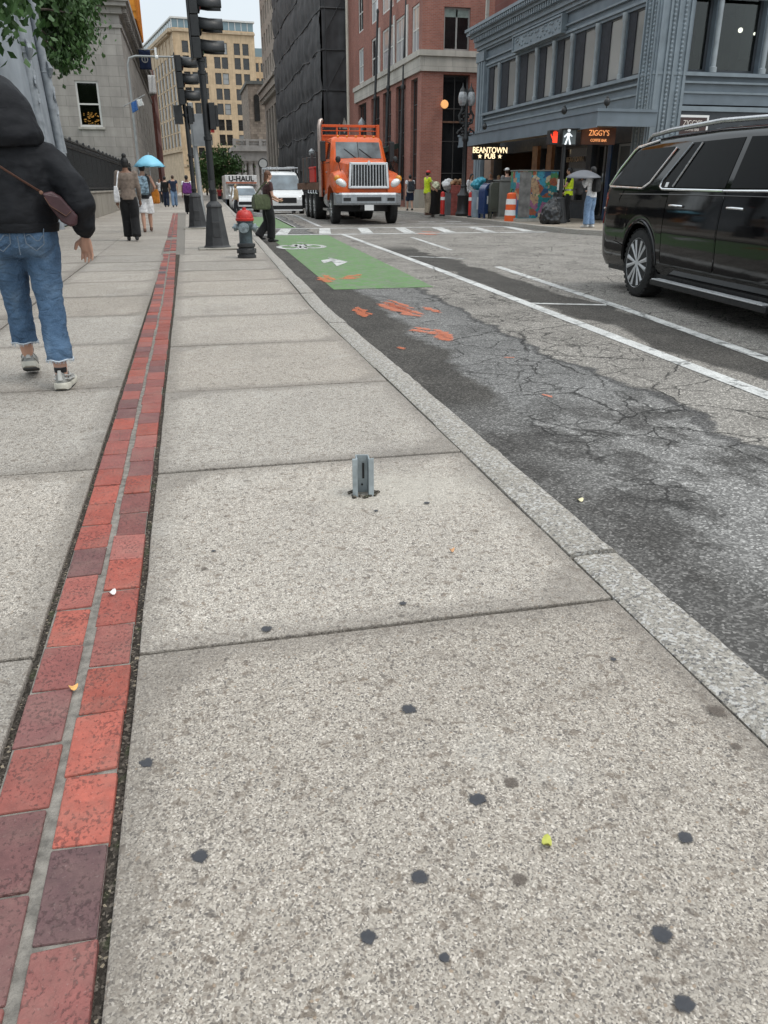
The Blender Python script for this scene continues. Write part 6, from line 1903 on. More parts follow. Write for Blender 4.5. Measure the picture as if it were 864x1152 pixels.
mb = MB(); mb.loft([[Vector(p) + Vector((0, .03, -.02)) for p in rw], [Vector(p) + Vector((0, -.022, .012)) for p in rw]]); mb.build('rear_window', M['car_glass'], suv)
mb = MB(); mb.ell((.72, 1.70, 1.262), (.004, .05, .03), 8, 6); 
sh.patch([(1.74, 1.235), (1.80, 1.235), (1.80, 1.285), (1.74, 1.285)], 1, .009).build('sticker', M['white_paint'], suv)
mb.bm.free()

# --- orange stake-bed truck facing the camera
TX, TY = 6.24, 29.2
tk = thing('dump_truck', 'orange flatbed truck with a tall chrome grille facing the camera on the road', 'truck', (TX, TY, RZ), PI - R(1.2))
tk.scale = (.965, 1, 1)
OR = M['orange']
mb = MB()
mb.loft([[Vector((x, y, z)) for z, dy in ((.66, -.03), (.72, .0), (1.0, .0), (1.06, -.04)) for y in ((-.02 + dy - sw),)] for x, sw in ((-1.26, .34), (-1.22, .12), (-1.0, 0), (1.0, 0), (1.22, .12), (1.26, .34))], cap=False, closed=False)
o = mb.build('bumper', mat_plain('bumper_grey', (.36, .38, .40), .35, .6, .15, 6), tk, fix=False); so_ = o.modifiers.new('solid', 'SOLIDIFY'); so_.thickness = .05
mb = MB(); mb.box(-.45, -.02, .79, .45, .0055, .92); mb.box(-.95, -.02, .79, -.68, .0055, .90); mb.box(.68, -.02, .79, .95, .0055, .90); mb.build('bumper_vent', M['plastic_black'], o)
mb = MB(); mb.box(-.17, -.05, .48, .17, -.02, .66); mb.build('licence_plate', M['white_paint'], tk, bevel=.005)
def ringxz(pts, y): return [Vector((x, y, z)) for x, z in pts]
def hoodring(y, w0, z0, w1, z1):
    return ringxz([(-w0, z0), (-w0 * 1.01, (z0 + z1) / 2), (-w1, z1 - .10), (-w1 * .82, z1 - .01), (0, z1 + .03), (w1 * .82, z1 - .01), (w1, z1 - .10), (w0 * 1.01, (z0 + z1) / 2), (w0, z0)], y)
mb = MB(); mb.loft([hoodring(-.16, .78, 1.02, .70, 2.02), hoodring(-.22, .80, 1.0, .74, 2.08), hoodring(-.9, .92, 1.0, .84, 2.14), hoodring(-2.0, 1.02, 1.0, .96, 2.22)]); hood = mb.build('hood', OR, tk, smooth=True)
for sd in (1, -1):
    mb = MB(); rings = []
    for y, zt, xo, zb in ((-.10, 1.28, 1.18, 1.06), (-.16, 1.46, 1.22, 1.06), (-.40, 1.64, 1.26, 1.08), (-.75, 1.76, 1.27, 1.22), (-1.2, 1.78, 1.27, 1.32), (-1.65, 1.70, 1.27, 1.22), (-1.95, 1.50, 1.26, .92), (-2.05, 1.3, 1.24, .8)):
        xi = .70
        r_ = [(xi, zb), (xo, zb), (xo + .01, (zb + zt) / 2), (xo - .06, zt - .06), (xo - .22, zt), (xi, zt + .10)]
        rings.append([Vector((sd * x, y, z)) for x, z in r_])
    mb.loft(rings); fdr = mb.build('fender', OR, tk, smooth=True)
    mb = MB(); mb.ell((sd * .99, -.17, 1.37), (.235, .12, .135), 16, 10, Euler((0, -sd * .5, 0)).to_matrix()); hl = mb.build('headlight', M['lens'], tk, smooth=True)
    mb = MB(); mb.ell((sd * 1.14, -.21, 1.52), (.12, .10, .12), 12, 8, Euler((0, -sd * .5, 0)).to_matrix()); mb.build('turn_signal', M['amber'], hl, smooth=True)
    wheel(tk, (sd * 1.09, -1.20, .53), .53, .32, sd, .29, M['alu'], 10, False)
    for y in (-5.9, -7.3, -8.8):
        wheel(tk, (sd * 1.02, y, .52), .52, .50, sd, .29, M['alu'], 8, False)
    mb = MB(); mb.box(sd * 1.34 - .10, -2.32, 2.12, sd * 1.34 + .10, -2.20, 2.80); mr = mb.build('mirror', M['plastic_black'], tk, bevel=.02)
    mb = MB(); mb.tube([(sd * 1.05, -2.35, 2.75), (sd * 1.36, -2.26, 2.82), (sd * 1.36, -2.26, 2.05), (sd * 1.05, -2.35, 2.1)], .018, 7); mb.build('mirror_arm', M['plastic_black'], mr)
    mb = MB(); mb.tube([(sd * .95, -.5, 1.75), (sd * 1.05, -.42, 2.05)], .012, 6); mb.ell((sd * 1.06, -.42, 2.14), (.10, .05, .11), 10, 8); mb.build('hood_mirror', M['plastic_black'], tk, smooth=True)
    mb = MB(); mb.lathe([(.02, -3.4), (.30, -3.38), (.30, -2.45), (.02, -2.43)], 18, (sd * .90, 0, .80), 'Y'); mb.build('fuel_tank', M['alu'], tk, smooth=True)
    mb = MB(); mb.box(sd * .62, -3.5, .42, sd * 1.22, -2.3, .50); mb.build('step', M['alu'], tk)
# grille with upright bars
mb = MB(); fr_ = [(-.76, 1.20), (.76, 1.20), (.70, 2.04), (-.70, 2.04)]; inn = [(-.66, 1.28), (.66, 1.28), (.62, 1.96), (-.62, 1.96)]
for i in range(4):
    j = (i + 1) % 4
    mb.loft([[Vector((x, y, z)) for y in (-.16, -.05) for (x, z) in ((fr_[k], inn[k]) if y < -.1 else (inn[k], fr_[k]))] for k in (i, j)])
gr = mb.build('grille', M['chrome'], tk, bevel=.012)
mb = MB()
for k in range(12):
    x = -.60 + k * 1.2 / 11
    mb.tube([(x, -.09, 1.24), (x * .975, -.09, 1.98)], [.030, .030], 7)
mb.build('grille_bar', M['alu'], gr, smooth=True)
mb = MB(); mb.box(-.66, -.155, 1.26, .66, -.14, 1.97); mb.build('grille_back', M['plastic_black'], gr)
mb = MB(); mb.prism([(-.07, 2.02), (0, 1.93), (.07, 2.02), (0, 2.11)], lambda a, b, d: Vector((a, d, b)), -.045, -.015); mb.build('badge', M['chrome'], gr)
# cab
def cabring(z, y0, y1, x): 
    return [Vector((-x, y0 - .12, z)), Vector((-x * .88, y0, z)), Vector((x * .88, y0, z)), Vector((x, y0 - .12, z)), Vector((x, y1, z)), Vector((-x, y1, z))]
mb = MB(); mb.loft([cabring(.80, -1.98, -3.9, 1.08), cabring(2.12, -1.98, -3.9, 1.10), cabring(2.2, -2.0, -3.9, 1.09), cabring(2.82, -2.34, -3.88, .99), cabring(2.92, -2.44, -3.86, .95), cabring(2.98, -2.62, -3.8, .82)]); cab = mb.build('cab', OR, tk, bevel=.02)
def onws(x, t, off): # windscreen slope
    a = Vector((x * .94, -2.0, 2.2)); b = Vector((x * .86, -2.34, 2.82)); p = a + (b - a) * t
    return p + Vector((0, .62, .34)).normalized() * off
wsp = [(-.94, .04), (.94, .04), (.97, .93), (-.97, .93)]
mb = MB(); mb.loft([[onws(x, t, -.02) for x, t in wsp], [onws(x, t, .012) for x, t in wsp]]); wsn = mb.build('windscreen', mat_plain('truck_windscreen', (.10, .125, .135), .05, 0, .85, 1.1, spec=.6), tk)
mb = MB(); mb.tube([tuple(onws(0, .04, .016)), tuple(onws(0, .93, .016))], .014, 6)
for x0, x1 in ((-.55, -.05), (.1, .6)): mb.tube([tuple(onws(x0, .02, .03)), tuple(onws(x1, .55, .022))], .012, 5)
mb.build('wiper', M['plastic_black'], wsn)
for sd in (1, -1):
    mb = MB(); P4 = [(-2.30, 2.22), (-3.2, 2.22), (-3.2, 2.76), (-2.52, 2.76)]
    f = lambda y, z, o_: Vector((sd * (1.09 - .10 * (z - 2.2) / .62 + o_), y, z))
    mb.loft([[f(y, z, -.02) for y, z in P4], [f(y, z, .008) for y, z in P4]]); sw_ = mb.build('side_window', M['car_glass'], tk)
    mb = MB(); mb.box(sd * 1.085, -3.3, .9, sd * 1.108, -2.2, 2.14); dr = mb.build('door', OR, tk, bevel=.006)
    mb = MB(); mb.box(sd * 1.108, -3.2, 1.75, sd * 1.13, -2.98, 1.80); mb.build('handle', M['chrome'], dr)
mb = MB()
for x in (-.7, -.35, 0, .35, .7): mb.ell((x, -2.60, 2.99), (.05, .07, .03), 8, 6)
mb.build('roof_lamp', M['amber'], tk)
# headboard with slots over the cab
mb = MB()
mb.box(-1.2, -4.22, 1.2, 1.2, -4.12, 3.05)
for z0, z1 in ((3.051, 3.12), (3.25, 3.28), (3.39, 3.48)): mb.box(-1.22, -4.24, z0, 1.22, -4.10, z1)
for x in (-1.19, -.45, .02, .48, 1.19): mb.box(x - .03, -4.23, 3.0505, x + .03, -4.11, 3.4)
mb.box(-1.22, -4.10, 1.2, -1.10, -3.95, 3.48); mb.box(1.10, -4.10, 1.2, 1.22, -3.95, 3.48)
mb.build('headboard', OR, tk, bevel=.008)
mb = MB(); mb.tube([(1.24, -3.80, .9), (1.24, -3.80, 3.0), (1.24, -3.80, 3.4), (1.20, -3.86, 3.56), (1.12, -3.95, 3.60)], .085, 12); mb.build('exhaust_stack', mat_plain('dull_exhaust_steel', (.42, .34, .30), .35, .7, .25), tk, smooth=True)
# bed
mb = MB(); mb.box(-1.27, -12.2, 1.14, 1.27, -4.25, 1.42)
for k in range(23): mb.box(-1.285, -12.1 + k * .35, 1.16, 1.285, -12.02 + k * .35, 1.40)
mb.build('flatbed', M['rust'], tk)
for y in (-5.0, -6.7, -8.4, -10.1, -11.8):
    for sd in (1, -1):
        mb = MB(); mb.box(sd * 1.20 - .05, y - .05, 1.42, sd * 1.20 + .05, y + .05, 2.55); mb.build('stake', M['black_metal_flat'], tk)
mb = MB()
for y in (-5.2, -6.0, -6.9, -7.8):
    for sd in (1, -1): mb.tube([(sd * 1.25, y, 1.13), (sd * 1.28, y + .05, 1.02), (sd * 1.22, y + .15, 1.0)], .022, 6)
mb.build('tie_hook', M['alu'], tk)
mb = MB(); mb.box(-.48, -12.0, .62, .48, -.6, 1.0); mb.box(-1.0, -1.35, .42, 1.0, -1.05, .66); mb.box(-.3, -.5, .5, .3, -.2, .9); mb.box(-.7, -6.5, .4, .7, -6.1, .66); mb.box(-.7, -7.85, .4, .7, -7.45, .66); mb.box(-1.1, -11.9, .3, 1.1, -11.85, .9); mb.build('chassis', M['plastic_black'], tk)
# load on the bed, each its own thing
c_ = thing('machine_box', 'bright red machine box standing on the truck flatbed', 'box', (TX - .72, TY + 6.2, RZ + 1.425), R(4))
mb = MB(); mb.box(-.40, -.5, 0, .40, .5, .52); mb.build('case', M['red'], c_, bevel=.03)
mb = MB(); mb.box(-.42, -.52, .521, .42, .52, .60); mb.build('lid', M['red'], c_, bevel=.015)
c_ = thing('equipment_crate', 'dark equipment crate strapped on the flatbed behind the red box', 'crate', (TX - .5, TY + 8.3, RZ + 1.425), R(4))
mb = MB(); mb.box(-.6, -.7, 0, .6, .7, 1.0); mb.build('case', M['black_metal_flat'], c_, bevel=.02)
mb = MB()
for y in (-.4, .4): mb.box(-.61, y - .03, -.0, .61, y + .03, 1.012)
mb.build('strap', M['rust'], c_)

# --- white moving van with attic box
v0, v1 = AY(255.5, 233, 69), AY(291, 233, 69)
W2 = (v1.x - v0.x)
mv = thing('moving_truck', 'white box moving truck with bold black lettering on its overhanging front', 'moving truck', ((v0.x + v1.x) / 2, 69, RZ - .4), PI)
zA = lambda py: AY(272, py, 69).z - RZ + .4
mb = MB(); mb.box(-W2 / 2, -6.2, .75, W2 / 2, -.9, zA(197)); mb.box(-W2 / 2, -.9, zA(207.5), W2 / 2, 0, zA(197)); mb.build('cargo_box', mat_plain('box_white', (.80, .79, .77), .5), mv, bevel=.04)
mb = MB(); mb.box(-W2 / 2 + .05, .001, zA(206.5), W2 / 2 - .05, .022, zA(204.8)); mb.build('orange_stripe', mat_plain('stripe_rust', (.50, .14, .06), .5), mv)
text('U-HAUL', .56, M['plastic_black'], mv, (0, .012, zA(201.3)), (PI / 2, 0, PI), .01, sx=.98, off=.015)
mb = MB(); mb.loft([[Vector((x, y, z)) for x, y in ((-1.0, -1.2), (1.0, -1.2), (.95, yf), (-.95, yf))] for z, yf in ((.45, .75), (1.1, .75), (1.25, .55), (zA(208), -.3))]); mb.build('cab', M['white_car'], mv, bevel=.03)
mb = MB(); mb.loft([[Vector((x * .82, .56 + d, 1.30)) for x in (-1, 1)] + [Vector((x * .8, -.12 + d, zA(209.5))) for x in (1, -1)] for d in (-.05, .03)]); mb.build('windscreen', M['windscreen'], mv)
for sd in (1, -1):
    for y in (-.1, -4.8): wheel(mv, (sd * .92, y, .38), .38, .26, sd, .22, M['alu'], 6, False, 20)
    mb = MB(); mb.ell((sd * .72, .74, .9), (.16, .06, .11), 10, 7); mb.build('headlight', M['lens'], mv, smooth=True)
mb = MB(); mb.box(-.5, .74, .75, .5, .77, 1.0); mb.build('grille', M['plastic_black'], mv)

def front_car(name, label, cat, x, y, L, W, belt, roof, paint, rz, gl='windscreen'):
    t = thing(name, label, cat, (x, y, RZ + road_drop(y - 2)), rz)
    s = Shell(L, W, belt, .24, roof, [(.2, .92), (.4, .98), (.7, 1.0), (belt, .95)], .22, (.85, L - .85), .38, nose=.6)
    s.az = .33
    s.mesh(50).build('body', paint, t, smooth=True)
    return t, s
# white compact SUV before the moving truck
q = AY(278.5, 233, 57.0)
c1, s1_ = front_car('oncoming_suv', 'white compact SUV with black grille driving in front of the moving truck', 'SUV', q.x - .05, 61.5, 4.5, 1.86, .98, [(0, .95), (.1, 1.2), (.5, 1.55), (1.2, 1.68), (2.2, 1.68), (2.7, 1.55), (3.35, 1.05), (4.2, .92), (4.45, .78), (4.5, .6)], M['white_car'], PI)
w_ = [(-.66, 2.78, 1.52), (.66, 2.78, 1.52), (.76, 3.30, 1.10), (-.76, 3.30, 1.10)]
mb = MB(); mb.loft([[Vector(p) + Vector((0, -.02, -.04)) for p in w_], [Vector(p) + Vector((0, .015, .02)) for p in w_]]); mb.build('windscreen', M['windscreen'], c1)
mb = MB(); mb.box(-.52, 4.40, .52, .52, 4.515, .72); mb.box(-.7, 4.38, .26, .7, 4.50, .42); mb.build('grille', M['plastic_black'], c1, bevel=.02)
for sd in (1, -1):
    mb = MB(); mb.ell((sd * .62, 4.36, .74), (.17, .12, .07), 10, 7, Euler((0, sd * .25, 0)).to_matrix()); mb.build('headlight', M['lens'], c1, smooth=True)
    for a in (.85, 3.65): wheel(c1, (sd * .80, a, .33), .33, .22, sd, .21, M['alu'], 5, True, 20)
    s1_.patch([(.75, 1.02), (2.9, 1.02), (2.5, 1.50), (1.0, 1.54)], sd).build('window', M['car_glass'], c1)
    mb = MB(); mb.ell((sd * 1.0, 2.95, 1.06), (.10, .07, .07), 9, 6); mb.build('mirror', M['white_car'], c1, smooth=True)
mb = MB(); mb.prism([(-.20, .40), (.20, .40), (.20, .50), (-.20, .50)], lambda a, b, d: Vector((a, d, b)), 4.502, 4.52); mb.build('licence_plate', M['white_paint'], c1)
# white work van with ladder rack
q = AY(318, 239, 47.0)
vn, sv = front_car('work_van', 'white work van with ladder rack half hidden behind the orange truck', 'van', q.x + .2, 51.5, 5.4, 2.0, 1.15, [(0, 1.1), (.05, 2.0), (.3, 2.2), (2.5, 2.25), (3.7, 2.2), (4.0, 2.08), (4.75, 1.22), (5.2, 1.05), (5.4, .8)], M['white_car'], PI)
w_ = [(-.72, 4.06, 2.02), (.72, 4.06, 2.02), (.84, 4.70, 1.28), (-.84, 4.70, 1.28)]
mb = MB(); mb.loft([[Vector(p) + Vector((0, -.02, -.04)) for p in w_], [Vector(p) + Vector((0, .02, .02)) for p in w_]]); mb.build('windscreen', M['windscreen'], vn)
mb = MB(); mb.box(-.5, 5.28, .62, .5, 5.42, .90); mb.box(-.85, 5.22, .30, .85, 5.41, .50); mb.build('grille', M['plastic_black'], vn, bevel=.02)
for sd in (1, -1):
    mb = MB(); mb.ell((sd * .70, 5.24, .86), (.15, .13, .14), 10, 7); mb.build('headlight', M['lens'], vn, smooth=True)
    for a in (.85, 4.55): wheel(vn, (sd * .86, a, .34), .34, .24, sd, .2, M['alu'], 6, False, 20)
    sv.patch([(3.2, 1.25), (4.3, 1.25), (3.85, 1.92), (3.2, 1.95)], sd).build('window', M['car_glass'], vn)
    mb = MB(); mb.box(sd * 1.02, 4.3, 1.25, sd * 1.22, 4.42, 1.6); mb.build('mirror', M['plastic_black'], vn, bevel=.02)
mb = MB()
for y in (.6, 2.0, 3.4):
    mb.tube([(-.85, y, 2.15), (-.88, y, 2.42), (.88, y, 2.42), (.85, y, 2.15)], .025, 6)
for x in (-.6, -.25, .3, .7): mb.tube([(x, .2, 2.46), (x, 4.0, 2.46)], .022, 6)
for k in range(12): mb.tube([(-.6, .35 + k * .32, 2.46), (-.25, .35 + k * .32, 2.46)], .016, 5)
mb.build('ladder_rack', M['alu'], vn)
q = AX(345, 196, 5.2)
# ------------------------------------------------------------------ people
def hand(mb, w, d, side, s=1.0, curl=.5, fr=.0062, back=None):
    """palm, four unequal bent fingers, thumb off the side; w wrist, d direction of the forearm"""
    d = d.normalized()
    fwd = Vector((0, 1, 0)) if back is None else back.normalized()   # direction the back of the hand side faces sideways
    a = d.cross(fwd)
    if a.length < .1: a = d.cross(Vector((1, 0, 0)))
    a.normalize()                    # across? a is the palm normal direction
    across = fwd - d * fwd.dot(d); across.normalize()
    pn = d.cross(across).normalized() * (-side)          # palm faces the thigh
    mb.tube([w - d * .004 * s, w + d * .022 * s, w + d * .050 * s], [(.014 * s, .011 * s), (.021 * s, .012 * s), (.022 * s, .010 * s)], 10, round_=True)
    # make the palm broad across
    for k in range(4):
        o = across * ((.0165 - k * .0112) * s)
        mb.tube([w + d * .012 * s + o * .8, w + d * .050 * s + o], [.0085 * s, .0072 * s], 8, round_=True)
        L = (.036, .042, .040, .031)[k] * s
        p0 = w + d * .052 * s + o * 1.05
        d_ = (d + across * (.16 - k * .11)).normalized()
        c1 = d_ * math.cos(curl * .4) + pn * math.sin(curl * .4)
        c2 = d * math.cos(curl * 1.0) + pn * math.sin(curl * 1.0)
        c3 = d * math.cos(curl * 1.5) + pn * math.sin(curl * 1.5)
        p1 = p0 + c1 * L * .45; p2 = p1 + c2 * L * .32; p3 = p2 + c3 * L * .26
        mb.tube([p0, p1, p2, p3], [fr * 1.1 * s, fr * s, fr * .95 * s, fr * .8 * s], 8, round_=True)
    t0 = w + d * .016 * s + across * .014 * s
    t1 = t0 + (d * .55 + across * .75 + pn * .25).normalized() * .024 * s
    t2 = t1 + (d * .9 + across * .25 + pn * .25).normalized() * .020 * s
    mb.tube([t0, t1, t2], [.0092 * s, .0078 * s, .0062 * s], 8, round_=True)

def person(label, loc, H, rz, skin=0, top=None, bottom=None, shoes=None, hair=('black', 'short'), pose=None, hat=None, group=None, width=1.0, parts=None, vox=.0105):
    t = thing('person', label, 'person', loc, rz, group)
    P = dict(LA=(-.055, .02, .045), RA=(.055, -.02, .045), LK=(-.054, .03, .275), RK=(.054, .02, .275), LH=(-.052, 0, .515), RH=(.052, 0, .515),
             LS=(-.103, 0, .81), RS=(.103, 0, .81), LE=(-.135, -.015, .635), RE=(.135, -.015, .635), LW=(-.14, .03, .49), RW=(.14, .03, .49), lean=0, head=(0, .012, .935), face=(0, 1, 0), foot_l=(0, 1, 0), foot_r=(0, 1, 0))
    if pose: P.update(pose)
    J = {}
    for k, v in P.items():
        if isinstance(v, tuple): J[k] = Vector(v)
    for k in ('LS', 'RS', 'head'): J[k] = J[k] + Vector((0, P['lean'] * (J[k].z - .5), 0))
    for k in ('LE', 'RE', 'LW', 'RW'): 
        J[k] = J[k] + Vector((0, P['lean'] * max(0, J[k].z - .5), 0))
    def T(z, x=0, y=0): return Vector((x, y + P['lean'] * max(0, z - .5), z))
    w = width
    tors = [(.475, .050, .050), (.515, .094 * w, .070 * w), (.555, .092 * w, .068 * w), (.62, .080 * w, .057 * w), (.69, .092 * w, .063), (.75, .104 * w, .066), (.79, .106 * w, .060), (.822, .085 * w, .048), (.845, .040, .038), (.88, .031, .034), (.90, .031, .034)]
    S_ = Matrix.Scale(H, 4)
    def fin(mb, name, mat, par, v, sm=5, smooth=True):
        mb.bm.transform(S_)
        o = mb.build(name, mat, par)
        return remesh(o, v, sm)
    sk = SKIN[skin]
    mb = MB()
    mb.tube([T(z) for z, a, b in tors], [(a, b) for z, a, b in tors], 16)
    hd = J['head']; fc = J['face'].normalized(); sx_ = fc.cross(Vector((0, 0, 1)))
    MF = Matrix((sx_, fc, Vector((0, 0, 1)))).transposed()
    mb.ell(hd, (.044, .052, .064), 18, 12, MF)
    mb.ell(hd + fc * .016 + Vector((0, 0, -.034)), (.032, .034, .030), 12, 8, MF)
    mb.ell(hd + fc * .054 + Vector((0, 0, -.010)), (.007, .009, .013), 8, 6, MF)
    for s in (-1, 1): mb.ell(hd + sx_ * (.044 * s) + Vector((0, 0, -.004)), (.006, .011, .016), 8, 6, MF)
    for a, b, c, s in (('LS', 'LE', 'LW', -1), ('RS', 'RE', 'RW', 1)):
        m1 = J[a].lerp(J[b], .4); m2 = J[b].lerp(J[c], .3)
        mb.tube([J[a], m1, J[b], m2, J[c]], [.030, .027, .0215, .0215, .0145], 10, round_=True)
        hand(mb, J[c], J[c] - J[b], s, 1.0, .55, .0066)
    for a, b, c, f in (('LH', 'LK', 'LA', 'foot_l'), ('RH', 'RK', 'RA', 'foot_r')):
        m1 = J[a].lerp(J[b], .45); m2 = J[b].lerp(J[c], .35)
        mb.tube([J[a], m1, J[b], m2, J[c]], [.052, .045, .032, .034, .020], 12, round_=True)
        fd = J[f].normalized()
        mb.tube([J[c] + Vector((0, 0, -.02)) - fd * .025, J[c] + Vector((0, 0, -.022)) + fd * .04, J[c] + Vector((0, 0, -.032)) + fd * .09], [.020, .019, .012], 9, round_=True)
    body = fin(mb, 'body', sk, t, vox)
    for s in (-1, 1):
        e = MB(); e.ell(hd + fc * .0475 + sx_ * (.017 * s) + Vector((0, 0, .004)), (.0055, .004, .0035), 8, 6, MF); e.bm.transform(S_)
        e.build('eye', M['plastic_black'], t, smooth=True)
    e = MB(); e.ell(hd + fc * .047 + Vector((0, 0, -.030)), (.013, .005, .003), 8, 6, MF); e.bm.transform(S_); e.build('mouth', M['rust'], t, smooth=True)
    # clothes
    if top:
        m, sl, hem, inf = top
        mb = MB()
        rows = [(hem, lerp_tab([(.44, .096), (.515, .096), (.62, .086)], hem) * w, .070)] + [(z, a, b) for z, a, b in tors if hem + .01 < z < .83]
        mb.tube([T(z) for z, a, b in rows], [(a + inf, b + inf) for z, a, b in rows], 18)
        if sl > 0:
            for a, b, c in (('LS', 'LE', 'LW'), ('RS', 'RE', 'RW')):
                if sl >= .95: pts = [J[a], J[a].lerp(J[b], .5), J[b], J[b].lerp(J[c], .5), J[c] - (J[c] - J[b]) * .04]; rd = [.033 + inf, .030 + inf, .026 + inf, .024 + inf, .018 + inf * .8]
                else: pts = [J[a], J[a].lerp(J[b], sl)]; rd = [.034 + inf, .031 + inf]
                mb.tube(pts, rd, 12, round_=False)
                mb.ell(J[a], (.036 + inf,) * 3, 10, 8)
        fin(mb, 'shirt', m, t, .015)
    if bottom:
        m, kind, hem, rad = bottom
        mb = MB()
        mb.tube([T(.60), T(.56), T(.515), T(.47)], [(.086 * w, .062), (.096 * w, .072 * w), (.099 * w, .076 * w), (.07, .06)], 18)
        for a, b, c in (('LH', 'LK', 'LA'), ('RH', 'RK', 'RA')):
            full = [(J[a] + Vector((0, 0, .01)), .058), (J[a].lerp(J[b], .45), .053 + rad), (J[b], .042 + rad), (J[b].lerp(J[c], .5), .038 + rad * 1.3), (J[c] + Vector((0, 0, .005)), .034 + rad * 1.7)]
            if kind == 'shorts': full = [(J[a] + Vector((0, 0, .01)), .060), (J[a].lerp(J[b], .5), .058 + rad), (J[a].lerp(J[b], hem), .058 + rad)]
            mb.tube([p for p, r in full], [r for p, r in full], 14)
        fin(mb, 'shorts' if kind == 'shorts' else 'trousers', m, t, .015)
    if shoes:
        for c, f in (('LA', 'foot_l'), ('RA', 'foot_r')):
            fd = J[f].normalized(); mb = MB()
            b0 = J[c] + Vector((0, 0, -.02))
            mb.tube([b0 - fd * .032, b0 + fd * .01, b0 + Vector((0, 0, -.006)) + fd * .06, b0 + Vector((0, 0, -.010)) + fd * .105], [(.024, .024), (.024, .025), (.026, .019), (.02, .013)], 12, round_=True)
            mb.tube([J[c] + Vector((0, 0, .012)), b0], [.023, .024], 10)
            mb.bm.transform(S_); mb.build('shoe', shoes, t, smooth=True)
    hm, st = hair
    if st:
        mb = MB()
        up = Vector((0, 0, 1))
        mb.ell(hd - fc * .008 + up * .010, (.050, .056, .062), 16, 10, MF)
        if st == 'bun':
            mb.ell(hd - fc * .02 + up * .085, (.030, .030, .030), 12, 8)
            mb.ell(hd - fc * .026 - up * .02, (.044, .034, .045), 12, 8, MF)
        if st == 'long':
            mb.tube([hd - fc * .025 + up * .02, hd - fc * .045 - up * .06, hd - fc * .055 - up * .14], [(.046, .03), (.050, .024), (.040, .014)], 12, round_=True)
        if st == 'pony':
            mb.tube([hd - fc * .05 + up * .02, hd - fc * .075 - up * .03, hd - fc * .068 - up * .10], [.018, .02, .008], 9, round_=True)
        if st == 'short': mb.ell(hd - fc * .024 - up * .015, (.043, .032, .042), 12, 8, MF)
        fin(mb, 'hair', HAIR[hm], t, .011, 2)
        # open the face: hair is pushed back behind it
    if hat:
        mb = MB(); up = Vector((0, 0, 1))
        mb.ell(hd + up * .036 - fc * .003, (.053, .060, .040), 16, 10, MF)
        if hat[1] == 'cap': mb.tube([hd + up * .030 + fc * .04, hd + up * .026 + fc * .095], [(.04, .006), (.03, .004)], 12, round_=True)
        mb.bm.transform(S_); mb.build('cap' if hat[1] == 'cap' else 'hat', hat[0], t, smooth=True)
    if parts: parts(t, J, H, S_)
    return t
def walkpose(st=.10, sw=.07, ph=1):
    return dict(LA=(-.05, st * ph, .045), RA=(.05, -st * ph, .055), LK=(-.053, st * ph * .7 + .01, .275), RK=(.053, -st * ph * .2 + .02, .275),
                LE=(-.135, -sw * .3 * ph - .01, .64), LW=(-.14, -sw * ph + .02, .49), RE=(.135, sw * .3 * ph - .01, .64), RW=(.14, sw * ph + .03, .49))
def bag(name, label, cat, loc, rz, shape, mat, strap=None, smat=None, group=None):
    t = thing(name, label, cat, loc, rz, group)
    mb = MB(); shape(mb); mb.build('bag_body', mat, t, smooth=True, bevel=.012)
    if strap:
        mb = MB()
        for s in strap: mb.tube(s[0], s[1], 8)
        mb.build('strap', smat or mat, t, smooth=True)
    return t
black = FAB('black', (.012, .012, .013)); dark = FAB('charcoal', (.035, .037, .042)); navy = FAB('navy', (.02, .03, .06))
whitef = FAB('white', (.74, .74, .75), fs=.5); taupe = FAB('taupe', (.21, .165, .135)); den = FAB('denim_light', (.17, .26, .40)); grey = FAB('grey', (.20, .20, .20)); khaki = FAB('khaki', (.36, .30, .22))
yel = FAB('hi_vis_yellow', (.62, .78, .03), fs=.4); maroon = FAB('plum_pattern', (.075, .035, .035), var=.7)
shoe_w = mat_plain('white_trainer', (.62, .61, .59), .6); shoe_b = mat_plain('black_shoe', (.016, .016, .017), .5); shoe_br = mat_plain('brown_sandal', (.12, .06, .04), .6)

# left: woman with bun, black trousers and white tote
p = G(150, 271, 0)
def f_(t, J, H, S_): pass
person('woman with hair bun in taupe top and wide black trousers walking away', (p.x, p.y, 0), 1.70, R(4), 1, (taupe, .98, .50, .006), (black, 'trousers', 1, .016), shoe_b, ('black', 'bun'), walkpose(.07, .05, 1))
tz_ = p.z
bag('tote_bag', 'white canvas tote bag hanging from the shoulder of the woman with the bun', 'bag', (p.x - .235, p.y - .06, 0), R(4),
    lambda mb: mb.loft([[Vector((x * sx, y * sy, z)) for x, y in ((-.5, -.5), (.5, -.5), (.5, .5), (-.5, .5))] for z, sx, sy in ((.80, .10, .22), (.83, .12, .26), (1.0, .11, .28), (1.13, .07, .28))]), whitef,
    [([(.02, -.10, 1.12), (.07, -.06, 1.36), (.09, 0, 1.42), (.08, .06, 1.36), (.02, .10, 1.12)], .014)], whitef)
